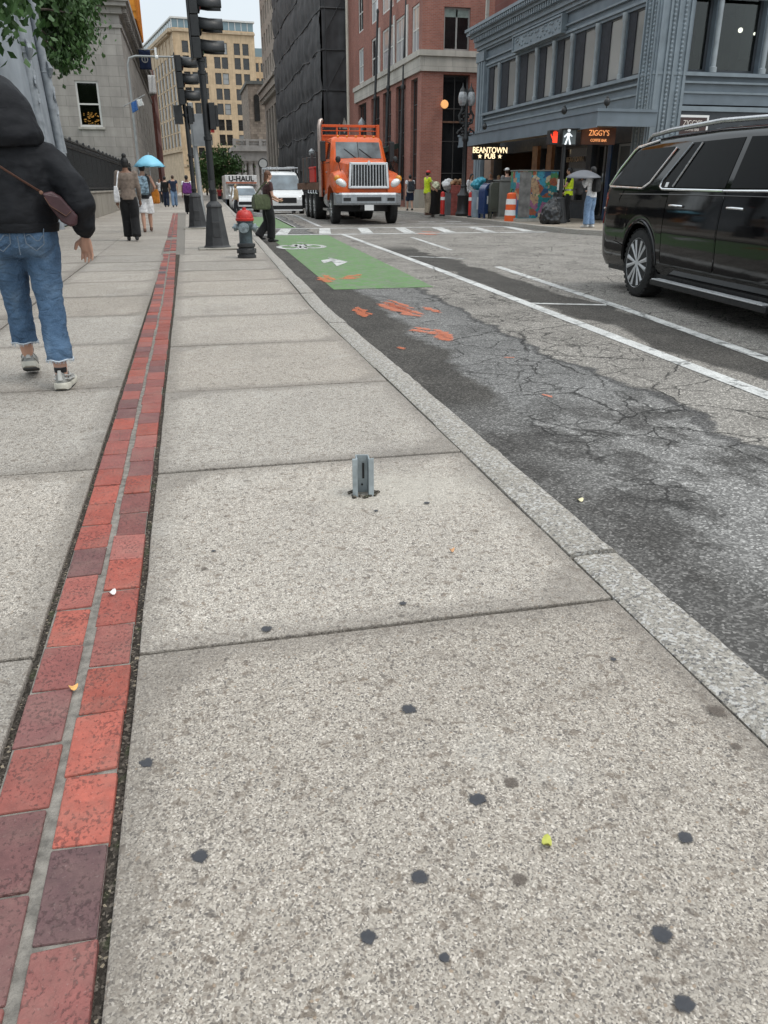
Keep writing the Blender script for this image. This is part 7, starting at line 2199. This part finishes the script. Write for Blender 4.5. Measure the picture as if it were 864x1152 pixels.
# man in white shorts with the umbrella
p = G(167, 261, 0)
person('person in dark sleeveless top and white knee shorts walking under the blue umbrella', (p.x, p.y, 0), 1.68, R(2), 0, (dark, 0, .49, .008), (whitef, 'shorts', .98, .016), shoe_br, ('black', 'short'),
       dict(walkpose(.06, .04, -1), RE=(.165, .0, .66), RW=(.13, .10, .60), LE=(-.13, .05, .66), LW=(-.09, .13, .70)))
bag('backpack', 'pale blue patterned backpack worn by the person under the umbrella', 'bag', (p.x - .03, p.y - .235, 0), R(2),
    lambda mb: mb.loft([[Vector((x * sx, y * sy, z)) for x, y in ((-.5, -.5), (.5, -.5), (.5, .5), (-.5, .5))] for z, sx, sy in ((.92, .28, .14), (.96, .33, .20), (1.15, .33, .20), (1.34, .28, .15), (1.38, .20, .10))]), FAB('pale_blue_print', (.22, .31, .38), var=.8),
    [([(s * .12, .08, 1.36), (s * .13, .24, 1.42), (s * .14, .36, 1.25), (s * .14, .30, 1.0)], .022) for s in (-1, 1)], dark)
ut = AY(168, 188, p.y)
um = thing('umbrella', 'open pale blue umbrella held above the person in white shorts', 'umbrella', (ut.x, p.y + .12, 0), 0)
ur = (AY(184, 188, p.y).x - AY(147, 188, p.y).x) / 2
zt, ze = AY(166, 174, p.y).z, AY(166, 188, p.y).z
mb = MB(); n = 8; rings = []
for j in range(6):
    f = j / 5
    ring = []
    for k in range(n * 3):
        a = 2 * PI * k / (n * 3) + .2
        sc_ = .945 if k % 3 else 1.0
        r = ur * f * (sc_ if j else 1) + .006
        z = zt - (zt - ze) * f ** 1.7 + (.02 * f if k % 3 else 0)
        ring.append(Vector((r * math.cos(a), r * math.sin(a), z)))
    rings.append(ring)
mb.loft(rings, cap=False); cano = mb.build('canopy', mat_plain('umbrella_blue', (.22, .56, .74), .5, 0, .08, 3), um, smooth=True); so_ = cano.modifiers.new('solid', 'SOLIDIFY'); so_.thickness = .006
mb = MB(); mb.tube([(0, 0, zt + .06), (0, 0, ze - .35), (-.09, .06, 1.19)], .011, 8); mb.build('shaft', M['alu'], um)
mb = MB()
for k in range(8):
    a = 2 * PI * k / 8 + .2; mb.tube([(0, 0, zt - .03), (ur * .5 * math.cos(a), ur * .5 * math.sin(a), zt - (zt - ze) * .33 - .02), (ur * .98 * math.cos(a), ur * .98 * math.sin(a), ze)], .005, 5)
mb.build('rib', M['black_metal'], um)
p2 = G(178, 253, 0)
bag('tote_bag', 'orange shopping bag carried beside the person in white shorts', 'bag', (p.x + .27, p.y + .3, 0), 0,
    lambda mb: mb.loft([[Vector((x * sx, y * sy, z)) for x, y in ((-.5, -.5), (.5, -.5), (.5, .5), (-.5, .5))] for z, sx, sy in ((.70, .16, .22), (.74, .20, .28), (.95, .20, .28), (1.06, .14, .26))]), FAB('orange_cloth', (.55, .20, .03)),
    [([(0, -.08, 1.05), (-.06, -.04, 1.22), (-.06, .04, 1.22), (0, .08, 1.05)], .012)])
# far walkers on the left pavement
p = G(188, 233, 0)
person('person in dark top and dark trousers walking far down the left pavement', (p.x, p.y, 0), 1.72, 0, 0, (black, .98, .49, .008), (navy, 'trousers', 1, .01), shoe_b, ('black', 'short'), walkpose(.08), vox=.016)
p = G(197, 233, 0)
person('person in dark blue shirt and jeans walking beside the far dark-clad walker', (p.x, p.y, 0), 1.78, 0, 0, (navy, .4, .49, .010), (den, 'trousers', 1, .01), shoe_b, ('brown', 'short'), walkpose(.08, .06, -1), vox=.016)
p = G(183, 231, 0)
person('person in pale shirt walking farthest down the left pavement', (p.x - .3, p.y + 8, 0), 1.74, PI, 2, (whitef, .4, .49, .010), (dark, 'trousers', 1, .01), shoe_b, ('black', 'short'), walkpose(.08, .06, -1), vox=.016)
p = G(213, 241, 0)
person('person in white top and black trousers wearing a purple backpack', (p.x, p.y, 0), 1.60, 0, 1, (whitef, .4, .49, .010), (black, 'trousers', 1, .012), shoe_b, ('black', 'short'), walkpose(.08), vox=.014)
bag('backpack', 'purple and navy backpack on the back of the far walker', 'bag', (p.x, p.y - .2, 0), 0,
    lambda mb: mb.loft([[Vector((x * sx, y * sy, z)) for x, y in ((-.5, -.5), (.5, -.5), (.5, .5), (-.5, .5))] for z, sx, sy in ((.84, .34, .16), (.88, .40, .24), (1.1, .40, .24), (1.30, .32, .16))]), FAB('purple_cloth', (.16, .04, .20), var=.6),
    [([(s * .13, .08, 1.30), (s * .14, .24, 1.34), (s * .14, .32, 1.1)], .022) for s in (-1, 1)], navy)
for k, (px, py, tp_, bt_, lab) in enumerate(((246, 236, FAB('pale_blue', (.30, .42, .55)), den, 'small figure in pale blue standing by the far kerb near the moving truck'), (253, 236, FAB('pink_red', (.45, .12, .12)), dark, 'small figure in red top standing by the far kerb near the moving truck'),
                                              (238, 235, FAB('red_cloth', (.40, .05, .05)), dark, 'small figure in bright red between the two signal poles'))):
    p = AY(px, 225, 85)
    person(lab, (p.x + .9, 85 + k, RZ - .4), 1.7, PI if k else 0, k, (tp_, .5, .49, .010), (bt_, 'trousers', 1, .012), shoe_b, (('brown', 'short'), ('black', 'long'), ('black', 'short'))[k], walkpose(.04), vox=.018)
p = AY(266, 226, 52)
person('person in tan top seen beyond the hydrant beside the white SUV', (p.x, 52, RZ + road_drop(52)), 1.62, PI / 2, 2, (FAB('tan_cloth', (.45, .33, .20)), .98, .47, .02), (dark, 'trousers', 1, .012), shoe_b, ('blond', 'short'), walkpose(.08), width=1.15, vox=.015)
# crossing woman
p = G(303, 272, RZ)
xw_pose = dict(LA=(-.035, -.16, .075), RA=(.035, .02, .045), LK=(-.045, .0, .285), RK=(.045, .035, .28), LE=(-.13, .02, .65), LW=(-.07, .13, .60), RE=(.13, .03, .65), RW=(.08, .15, .60), face=(.15, 1, .0), lean=.05)
person('woman with auburn hair in dark patterned top and black trousers crossing the road', (p.x, p.y, RZ), 1.60, -R(75), 0, (maroon, .55, .50, .010), (black, 'trousers', 1, .018), shoe_b, ('auburn', 'long'), xw_pose)
bag('shoulder_bag', 'olive green canvas shoulder bag worn by the woman crossing the road', 'bag', (p.x - .16, p.y - .16, RZ), -R(70),
    lambda mb: mb.loft([[Vector((x * sx, y * sy, z)) for x, y in ((-.5, -.5), (.5, -.5), (.5, .5), (-.5, .5))] for z, sx, sy in ((.74, .16, .34), (.78, .20, .42), (.98, .18, .42), (1.08, .10, .36))]), FAB('olive_canvas', (.085, .10, .055)),
    [([(0, -.14, 1.06), (.05, .0, 1.25), (.16, .10, 1.36), (.18, .12, 1.30)], .018)])
# right-hand side people
p = G(461, 237, 0)
person('person with dark backpack in navy shorts walking away by the brick building', (p.x, p.y, 0), 1.70, 0, 0, (whitef, .4, .50, .010), (navy, 'shorts', .95, .012), shoe_b, ('black', 'short'), walkpose(.09), vox=.013)
bag('backpack', 'dark grey backpack worn by the walker in navy shorts', 'bag', (p.x, p.y - .2, 0), 0,
    lambda mb: mb.loft([[Vector((x * sx, y * sy, z)) for x, y in ((-.5, -.5), (.5, -.5), (.5, .5), (-.5, .5))] for z, sx, sy in ((.92, .28, .14), (.96, .34, .22), (1.2, .34, .22), (1.40, .26, .14))]), FAB('slate_cloth', (.05, .055, .065), var=.6),
    [([(s * .12, .08, 1.38), (s * .13, .24, 1.44), (s * .14, .34, 1.2)], .022) for s in (-1, 1)], dark)
p = G(480, 242, 0)
person('worker in bright yellow shirt, red cap and khaki trousers standing at the corner', (p.x, p.y, 0), 1.76, -R(80), 2, (yel, .45, .49, .014), (khaki, 'trousers', 1, .012), shoe_br, ('black', 'short'), dict(LE=(-.13, .05, .65), LW=(-.12, .16, .60), RE=(.13, .05, .65), RW=(.12, .16, .58), lean=.03), hat=(M['red'], 'cap'), vox=.013)
crowd = [((529, 241), 1.66, R(200), ('black', 'long'), whitef, 'person with long black hair in white near the lamp post outside the pub', 2),
         ((550, 240), 1.74, R(150), ('grey', 'short'), FAB('dark_grey', (.075, .08, .09)), 'grey haired person in dark grey jacket outside the pub', 0),
         ((559, 240), 1.62, R(170), ('blond', 'long'), FAB('cream_cloth', (.50, .40, .29)), 'person with long blond hair in cream behind the blue mailbox', 0)]
for (px, py), h_, rz_, hr, tm, lab, sk_ in crowd:
    p = G(px, py, 0)
    person(lab, (p.x, p.y, 0), h_, rz_, sk_, (tm, .98, .48, .012), (dark, 'trousers', 1, .012), shoe_b, hr, dict(LE=(-.13, .04, .65), LW=(-.10, .14, .62)), vox=.014)
p = G(576, 246, 0)
person('person in white cap and grey shirt standing behind the grey cabinet', (p.x + .25, p.y + 1.4, 0), 1.80, R(10), 0, (grey, .5, .48, .014), (dark, 'trousers', 1, .012), shoe_b, ('brown', 'short'), None, hat=(M['white_paint'], 'cap'), vox=.013)
p = G(613, 249, 0)
person('person in black jacket standing between the mural cabinet and the pedestrian signal', (p.x + .1, p.y + .6, 0), 1.70, R(190), 1, (black, .98, .47, .016), (black, 'trousers', 1, .014), shoe_b, ('black', 'short'), dict(RE=(.14, .05, .66), RW=(.10, .15, .66)), vox=.014)
p = G(637, 250, 0)
person('worker in yellow hi-vis vest and black trousers standing with a white sheet in hand', (p.x, p.y, 0), 1.72, R(60), 2, (black, .5, .48, .010), (black, 'trousers', 1, .012), shoe_b, ('black', 'short'), dict(LE=(-.14, .06, .66), LW=(-.12, .17, .66), RE=(.13, .0, .65), RW=(.12, .09, .55)), vox=.012)
vz = thing('safety_vest', 'fluorescent yellow safety vest with grey stripes on the worker at the signal', 'vest', (p.x, p.y, 0), R(60))
mb = MB()
vr = [(.86, .185, .150), (1.0, .175, .135), (1.15, .190, .140), (1.28, .205, .142), (1.37, .200, .128), (1.42, .16, .105)]
mb.tube([(0, 0, z) for z, a, b in vr], [(a, b) for z, a, b in vr], 20); mb.build('vest_body', yel, vz, smooth=True)
mb = MB(); mb.tube([(0, 0, 1.0), (0, 0, 1.05)], [(.180, .140), (.186, .143)], 20, cap=False); mb.build('stripe', M['alu'], vz, smooth=True)
sh_ = thing('paper_sheet', 'white paper sheet held by the worker in the hi-vis vest', 'paper', (p.x - .33, p.y - .03, 1.02), R(10))
mb = MB(); mb.box(-.13, -.004, 0, .13, .004, .34); mb.build('page', M['white_paint'], sh_)
p = G(662, 256, 0)
person('woman in white top, blue jeans and white trainers standing under a grey umbrella', (p.x, p.y, 0), 1.66, R(25), 2, (whitef, .98, .50, .010), (den, 'trousers', 1, .012), shoe_w, ('black', 'short'), dict(LE=(-.15, .05, .68), LW=(-.13, .10, .78), RE=(.14, .03, .65), RW=(.11, .12, .62)), vox=.012)
bag('backpack', 'black backpack slung on the back of the woman in jeans', 'bag', (p.x + .03, p.y - .20, 0), R(20),
    lambda mb: mb.loft([[Vector((x * sx, y * sy, z)) for x, y in ((-.5, -.5), (.5, -.5), (.5, .5), (-.5, .5))] for z, sx, sy in ((.98, .16, .10), (1.02, .22, .16), (1.2, .22, .16), (1.36, .16, .10))]), black,
    [([(s * .09, .05, 1.34), (s * .12, .20, 1.40), (s * .13, .30, 1.2)], .018) for s in (-1, 1)], black)
ua = AY(661, 197, p.y); ur = (AY(677, 200, p.y).x - AY(640, 200, p.y).x) / 2
um2 = thing('umbrella', 'grey umbrella held over the woman in jeans outside the cafe', 'umbrella', (AY(658, 200, p.y).x, p.y + .1, 0), 0, rot=(R(4), -R(2), 0))
zt, ze = AY(658, 191, p.y).z, AY(658, 199, p.y).z
mb = MB(); rings = []
for j in range(6):
    f = j / 5; rings.append([Vector(((ur * f * (.95 if k % 3 else 1) + .005) * math.cos(2 * PI * k / 24), (ur * f * (.95 if k % 3 else 1) + .005) * math.sin(2 * PI * k / 24), zt - (zt - ze) * f ** 1.8)) for k in range(24)])
mb.loft(rings, cap=False); cano = mb.build('canopy', mat_plain('umbrella_grey', (.13, .135, .15), .5, 0, .15, 3), um2, smooth=True); so_ = cano.modifiers.new('solid', 'SOLIDIFY'); so_.thickness = .006
mb = MB(); mb.tube([(0, 0, zt + .05), (0, 0, 1.28)], .010, 8); mb.build('shaft', M['black_metal'], um2)
# ------------------------------------------------------------------ woman walking close to the camera, seen from behind
NW = thing('person', 'woman in black hooded sweatshirt and cropped blue jeans walking away close by', 'person', (-.935, 5.06, 0), R(3))
hoodie = N('black_sweatshirt'); v_ = hoodie.obj()
fold = hoodie.noise(hoodie.map(v_, (1, 1, .8), rot=(0, .5, 0)), 6.0, 1.5, .4, .4)
nr_ = hoodie.bump(fold, .8, .08); nr_ = hoodie.bump(hoodie.noise(hoodie.map(v_, (1, 1, 1.8), rot=(0, -.6, 0)), 14, 2, .45, .8), .18, .03, nr_); nr_ = hoodie.bump(hoodie.noise(v_, 700, 2), .25, .002, nr_)
hoodie.set(hoodie.mix(hoodie.noise(v_, 12, 4), (.0060, .0066, .0085), (.012, .013, .016)), .75, 0, nr_, .25)
hoodie = hoodie.m
jean = m_denim()
V = Vector
mb = MB()        # body: head inside the hood, arms with hands, legs and feet
mb.tube([V((0, 0, .80)), V((0, 0, .88)), V((0, 0, 1.05)), V((0, 0, 1.25)), V((0, 0, 1.36)), V((0, .01, 1.42)), V((0, .02, 1.48))], [(.10, .09), (.155, .12), (.13, .10), (.165, .11), (.14, .085), (.055, .058), (.052, .055)], 18)
mb.ell((0, .035, 1.53), (.075, .092, .108), 18, 12); mb.ell((0, .075, 1.475), (.055, .06, .05), 12, 8); mb.ell((0, .128, 1.52), (.012, .015, .022), 8, 6)
Sh, El, Wr = {}, {}, {}
for s in (-1, 1):
    Sh[s] = V((s * .175, -.01, 1.27)); El[s] = V((s * .335, -.065, 1.03)) if s > 0 else V((-.31, .02, 1.03)); Wr[s] = V((s * .335, .030, .845)) if s > 0 else V((-.27, .16, .86))
    mb.tube([Sh[s], Sh[s].lerp(El[s], .4), El[s], El[s].lerp(Wr[s], .3), Wr[s]], [.052, .046, .038, .038, .0255], 12, round_=True)
    hand(mb, Wr[s] + (Wr[s] - El[s]).normalized() * .01, (Wr[s] - El[s]) + V((0, .0, -.05)), s, 1.62, .40, .0048, V((-.9 * s, .5, 0)))
Hp = {1: V((.092, 0, .86)), -1: V((-.092, 0, .86))}
Kn = {1: V((.098, -.03, .475)), -1: V((-.095, .10, .475))}
An = {1: V((.115, -.165, .085)), -1: V((-.096, .150, .165))}
for s in (-1, 1):
    mb.tube([Hp[s], Hp[s].lerp(Kn[s], .45), Kn[s], Kn[s].lerp(An[s], .35), An[s]], [.09, .078, .055, .056, .034], 14, round_=True)
    b0 = An[s] + V((0, 0, -.03))
    mb.tube([An[s], b0, b0 + V((0, .05, -.02))], [.03, .024, .016], 10, round_=True)
remesh(mb.build('body', SKIN[0], NW), .0052, 4)
mb = MB()        # sweatshirt
rows = [(.875, .195, .165), (.89, .205, .176), (.93, .218, .182), (1.02, .222, .175), (1.14, .226, .166), (1.22, .228, .155), (1.29, .205, .135), (1.345, .145, .115), (1.39, .09, .09)]
mb.tube([V((0, -.01, z)) for z, a, b in rows], [(a, b) for z, a, b in rows], 26)
for s in (-1, 1):
    pts = [Sh[s] + V((-s * .03, 0, .01)), Sh[s].lerp(El[s], .3) + V((s * .012, 0, 0)), Sh[s].lerp(El[s], .7) + V((s * .014, -.01, 0)), El[s] + V((s * .005, -.01, -.02)), El[s].lerp(Wr[s], .55), El[s].lerp(Wr[s], .84), El[s].lerp(Wr[s], .88), Wr[s]]
    mb.tube(pts, [.085, .090, .090, .088, .076, .060, .044, .040], 16)
    mb.ell(Sh[s], (.085, .09, .075), 12, 8)
swt = mb.build('sweatshirt', hoodie, NW); remesh(swt, .011, 6)
tx = bpy.data.textures.new('cloth_folds', 'CLOUDS'); tx.noise_scale = .11; tx.noise_depth = 2
ds = swt.modifiers.new('folds', 'DISPLACE'); ds.texture = tx; ds.strength = .035; ds.mid_level = .5; ds.texture_coords = 'LOCAL'
mb = MB()        # hood pulled up, falling on to the shoulders
rows = [(1.325, .200, .150, -.03), (1.35, .208, .168, -.035), (1.385, .198, .172, -.03), (1.43, .178, .168, -.015), (1.49, .158, .165, .0), (1.545, .134, .155, .01), (1.59, .106, .132, .015), (1.625, .076, .10, .015), (1.648, .042, .06, .015), (1.658, .012, .02, .015)]
mb.tube([V((0, y, z)) for z, a, b, y in rows], [(a, b) for z, a, b, y in rows], 26)
hdo = mb.build('hood', hoodie, NW); remesh(hdo, .011, 4)
ds = hdo.modifiers.new('folds', 'DISPLACE'); ds.texture = tx; ds.strength = .022; ds.mid_level = .5; ds.texture_coords = 'LOCAL'
if 0:
    mb = MB(); mb.tube([V((0, -.03 - .165 * math.cos(a) + .02, 1.332 + .01 * math.cos(2 * a))) + V((.212 * math.sin(a), 0, 0)) for a in [k * PI / 12 - PI for k in range(25)]], .014, 8); mb.build('hood_seam', hoodie, NW, smooth=True)
mb = MB(); mb.tube([V((0, -.01, .868)), V((0, -.01, .871)), V((0, -.01, .915)), V((0, -.01, .92))], [(.190, .160), (.205, .176), (.214, .181), (.209, .178)], 28, cap=False); mb.build('waistband', hoodie, NW, smooth=True)
mb = MB()        # jeans
mb.tube([V((0, 0, 1.0)), V((0, -.005, .95)), V((0, -.012, .88)), V((0, -.01, .80)), V((0, 0, .755))], [(.160, .125), (.176, .142), (.192, .160), (.186, .150), (.12, .10)], 26)
mb.ell((.085, -.075, .83), (.095, .09, .11), 14, 10); mb.ell((-.085, -.075, .83), (.095, .09, .11), 14, 10)
hemz = {1: .17, -1: .235}
for s in (-1, 1):
    h = V((s * .118, -.150, hemz[s])) if s > 0 else V((-.094, .115, hemz[s]))
    pts = [Hp[s] + V((0, -.005, 0)), Hp[s].lerp(Kn[s], .35), Hp[s].lerp(Kn[s], .7), Kn[s], Kn[s].lerp(h, .5), h + V((0, 0, .03)), h]
    mb.tube(pts, [.104, .100, .085, .075, .071, .073, .074], 20)
jo = mb.build('jeans', jean, NW); remesh(jo, .010, 5)
ds = jo.modifiers.new('folds', 'DISPLACE'); tx2 = bpy.data.textures.new('denim_folds', 'CLOUDS'); tx2.noise_scale = .055; tx2.noise_depth = 2
ds.texture = tx2; ds.strength = .020; ds.mid_level = .5; ds.texture_coords = 'LOCAL'
fray = mat_plain('frayed_hem', (.45, .50, .55), .9, 0, .2, 60)
thread = mat_plain('pale_stitching', (.13, .165, .21), .8)
rs2 = random.Random(11)
for s in (-1, 1):
    h = V((s * .118, -.150, hemz[s])) if s > 0 else V((-.094, .115, hemz[s]))
    mb = MB()
    mb.tube([h + V((.074 * math.cos(a), .074 * math.sin(a), .003 + .004 * math.sin(a * 5))) for a in [k * PI / 14 for k in range(29)]], .0045, 6)
    for k in range(90):
        a = rs2.uniform(0, 2 * PI); q = h + V((.074 * math.cos(a), .074 * math.sin(a), .002))
        mb.tube([q, q + V((rs2.uniform(-.007, .007), rs2.uniform(-.007, .007), -rs2.uniform(.008, .022)))], [.0014, .0007], 4)
    mb.build('frayed_hem', fray, NW)
def onj(x, z, off=.0): # point on the seat of the jeans
    ry = .160 + .006; cx_ = .085 if x > 0 else -.085
    e1 = (1 - ((x - cx_) / .098) ** 2 - ((z - .83) / .113) ** 2)
    y1 = -.075 - .095 * math.sqrt(max(e1, 0)) if e1 > 0 else -.05
    e2 = 1 - (x / .192) ** 2
    y2 = -.012 - .160 * math.sqrt(max(e2, 0))
    return V((x, min(y1, y2) - off, z))
for s in (-1, 1):
    pk = [(s * .035, .905), (s * .040, .815), (s * .085, .775), (s * .130, .81), (s * .138, .90), (s * .035, .905)]
    mb = MB(); fine_ = []
    for (a, b) in zip(pk, pk[1:]):
        for k in range(6): fine_.append(onj(a[0] + (b[0] - a[0]) * k / 6, a[1] + (b[1] - a[1]) * k / 6, .004))
    mb.tube(fine_, .0028, 5)
    mb.tube([onj(s * (.045 + .085 * k / 8), .845 + .018 * math.sin(k * PI / 4 + .6), .004) for k in range(9)], .0024, 5)
    mb.build('pocket_stitching', thread, NW)
mb = MB(); mb.tube([onj(.001, .855 - .011 * k, .004) for k in range(10)], .0024, 5); mb.build('yoke_stitching', thread, NW)
# trainers
tm_ = mat_fabric('trainer_mesh', (.30, .30, .285), .35, 300, 20, .5); ts_ = mat_plain('trainer_sole', (.52, .50, .43), .7, 0, .25, 14, .4, 60); td_ = mat_plain('outsole_dark', (.06, .06, .058), .8); tl_ = mat_plain('trainer_overlay', (.44, .44, .42), .5, 0, .2, 20)
def shoe(loc, pitch, yaw):
    sh_ = thing('shoe', None, None, loc, 0, rot=(pitch, 0, yaw)); sh_.parent = NW
    mb = MB()
    def sec(y, w, z0, z1, tw): return [V((w * math.cos(a) * (1 if math.sin(a) < 0 else tw), y, z0 + (z1 - z0) * (.5 + .5 * math.sin(a)))) for a in [2 * PI * k / 16 - PI / 2 for k in range(16)]]
    mb.loft([sec(-.068, .020, .035, .075, .8), sec(-.060, .032, .026, .108, .75), (sec(-.03, .038, .022, .112, .72)), sec(.01, .040, .022, .105, .72), sec(.055, .042, .022, .090, .7), sec(.10, .046, .022, .070, .75), sec(.15, .046, .022, .058, .8), sec(.185, .036, .024, .050, .85), sec(.205, .016, .028, .042, .9)])
    mb.build('upper', tm_, sh_, smooth=True)
    mb = MB()
    def sol(y, w, z0, z1): return [V(p) for p in ((-w, y, z1), (-w * 1.06, y, (z0 + z1) / 2), (-w * .96, y, z0), (w * .96, y, z0), (w * 1.06, y, (z0 + z1) / 2), (w, y, z1))]
    mb.loft([sol(-.082, .022, .014, .040), sol(-.070, .038, .006, .044), sol(-.03, .046, .0035, .040), sol(.02, .043, .0045, .034), (sol(.08, .048, .0035, .034)), sol(.14, .052, .0035, .034), sol(.19, .040, .008, .034), sol(.216, .018, .016, .036)])
    mb.build('midsole', ts_, sh_, smooth=True)
    mb = MB()
    for k in range(13):
        y = -.066 + k * .0215; w = .037 + .010 * math.sin(k / 12 * PI)
        mb.box(-w, y, -.001, w, y + .014, .0055)
    mb.build('outsole', td_, sh_)
    mb = MB()
    for s in (-1, 1):
        for z, r in ((.056, .006), (.078, .005)):
            mb.tube([(s * .030, -.060, z + .012), (s * .041, -.02, z), (s * .043, .04, z - .004), (s * .044, .10, z - .016)], r, 6)
        mb.tube([(s * .041, -.01, .05), (s * .030, .045, .088)], .005, 6); mb.tube([(s * .043, .05, .045), (s * .026, .075, .078)], .005, 6)
    mb.tube([(0, -.070, .06), (0, -.067, .116)], [.014, .009], 8)
    mb.build('overlay', tl_, sh_, smooth=True)
    mb = MB()
    for k in range(5): mb.tube([(-.022, .04 + k * .018, .095 - k * .007), (0, .042 + k * .018, .101 - k * .007), (.022, .04 + k * .018, .095 - k * .007)], .0035, 5)
    mb.build('lace', M['white_paint'], sh_)
    mb = MB(); mb.lathe([(.034, .10), (.036, .118), (.034, .128), (.030, .128)], 14, (0, -.025, 0)); mb.build('sock', FAB('black', (.012,) * 3), sh_, smooth=True)
shoe((.116, -.150, .0), 0, R(-6))
shoe((-.097, .175, .058), R(-15), R(5))
# crossbody bag and strap
bt = thing('crossbody_bag', 'small maroon leather crossbody bag on a brown strap worn over the black sweatshirt', 'bag', (-.935, 5.06, 0), R(3))
lea = mat_plain('maroon_leather', (.042, .014, .017), .5, 0, .22, 14, .12, 60)
mb = MB()
out = [(.19 + (x_ - .19) * .84, 1.06 + (z_ - 1.06) * .84) for x_, z_ in [(.16, 1.075), (.215, 1.085), (.262, 1.055), (.350, .935), (.338, .880), (.300, .868), (.250, .900), (.19, 1.0)]]
def by(x): return -.215 + .36 * max(0, x - .18)
mb.loft([[V((x * .985, by(x) + .065, z)) for x, z in out], [V((x, by(x) + .05, z)) for x, z in out], [V((x, by(x) - .010, z)) for x, z in out], [V((.25 + (x - .25) * .9, by(x) - .022, .97 + (z - .97) * .9)) for x, z in out]])
mb.build('bag_body', lea, bt, smooth=True, bevel=.006)
mb = MB(); mb.prism([(.19 + (x_ - .19) * .84, 1.06 + (z_ - 1.06) * .84) for x_, z_ in [(.165, 1.072), (.26, 1.052), (.325, .965), (.285, .93), (.2, 1.0)]], lambda a, b, d: V((a, by(a) + d, b)), -.034, -.0255); fl_ = mb.build('flap', lea, bt, bevel=.004)
mb = MB(); mb.tube([V((x, by(x) - .036, z)) for x, z in [(.19 + (x_ - .19) * .84, 1.06 + (z_ - 1.06) * .84) for x_, z_ in ((.175, 1.05), (.2, 1.0), (.285, .937), (.318, .965))]], .0016, 5); mb.build('zip', M['rust'], fl_)
mb = MB()
pts = []
for k in range(18):
    f = k / 17
    x = -.215 + .375 * f; z = 1.335 - .262 * f
    yy = -.01 - .158 * math.sqrt(max(0.02, 1 - (x / .232) ** 2)) - .022
    pts.append(V((x, yy, z)))
pts = [V((-.17, .06, 1.425)), V((-.20, -.03, 1.405)), V((-.215, -.09, 1.37))] + pts[1:] + [V((.165, -.215, 1.072))]
mb.tube(pts, [(.0045, .009)] * len(pts), 8); mb.build('strap', mat_plain('brown_strap', (.10, .045, .03), .5, 0, .2, 20), bt, smooth=True)
mb = MB(); mb.lathe([(.007, -.003), (.010, 0), (.007, .003)], 14, (.162, -.228, 1.075), 'Y'); mb.build('ring', M['rust'], bt)
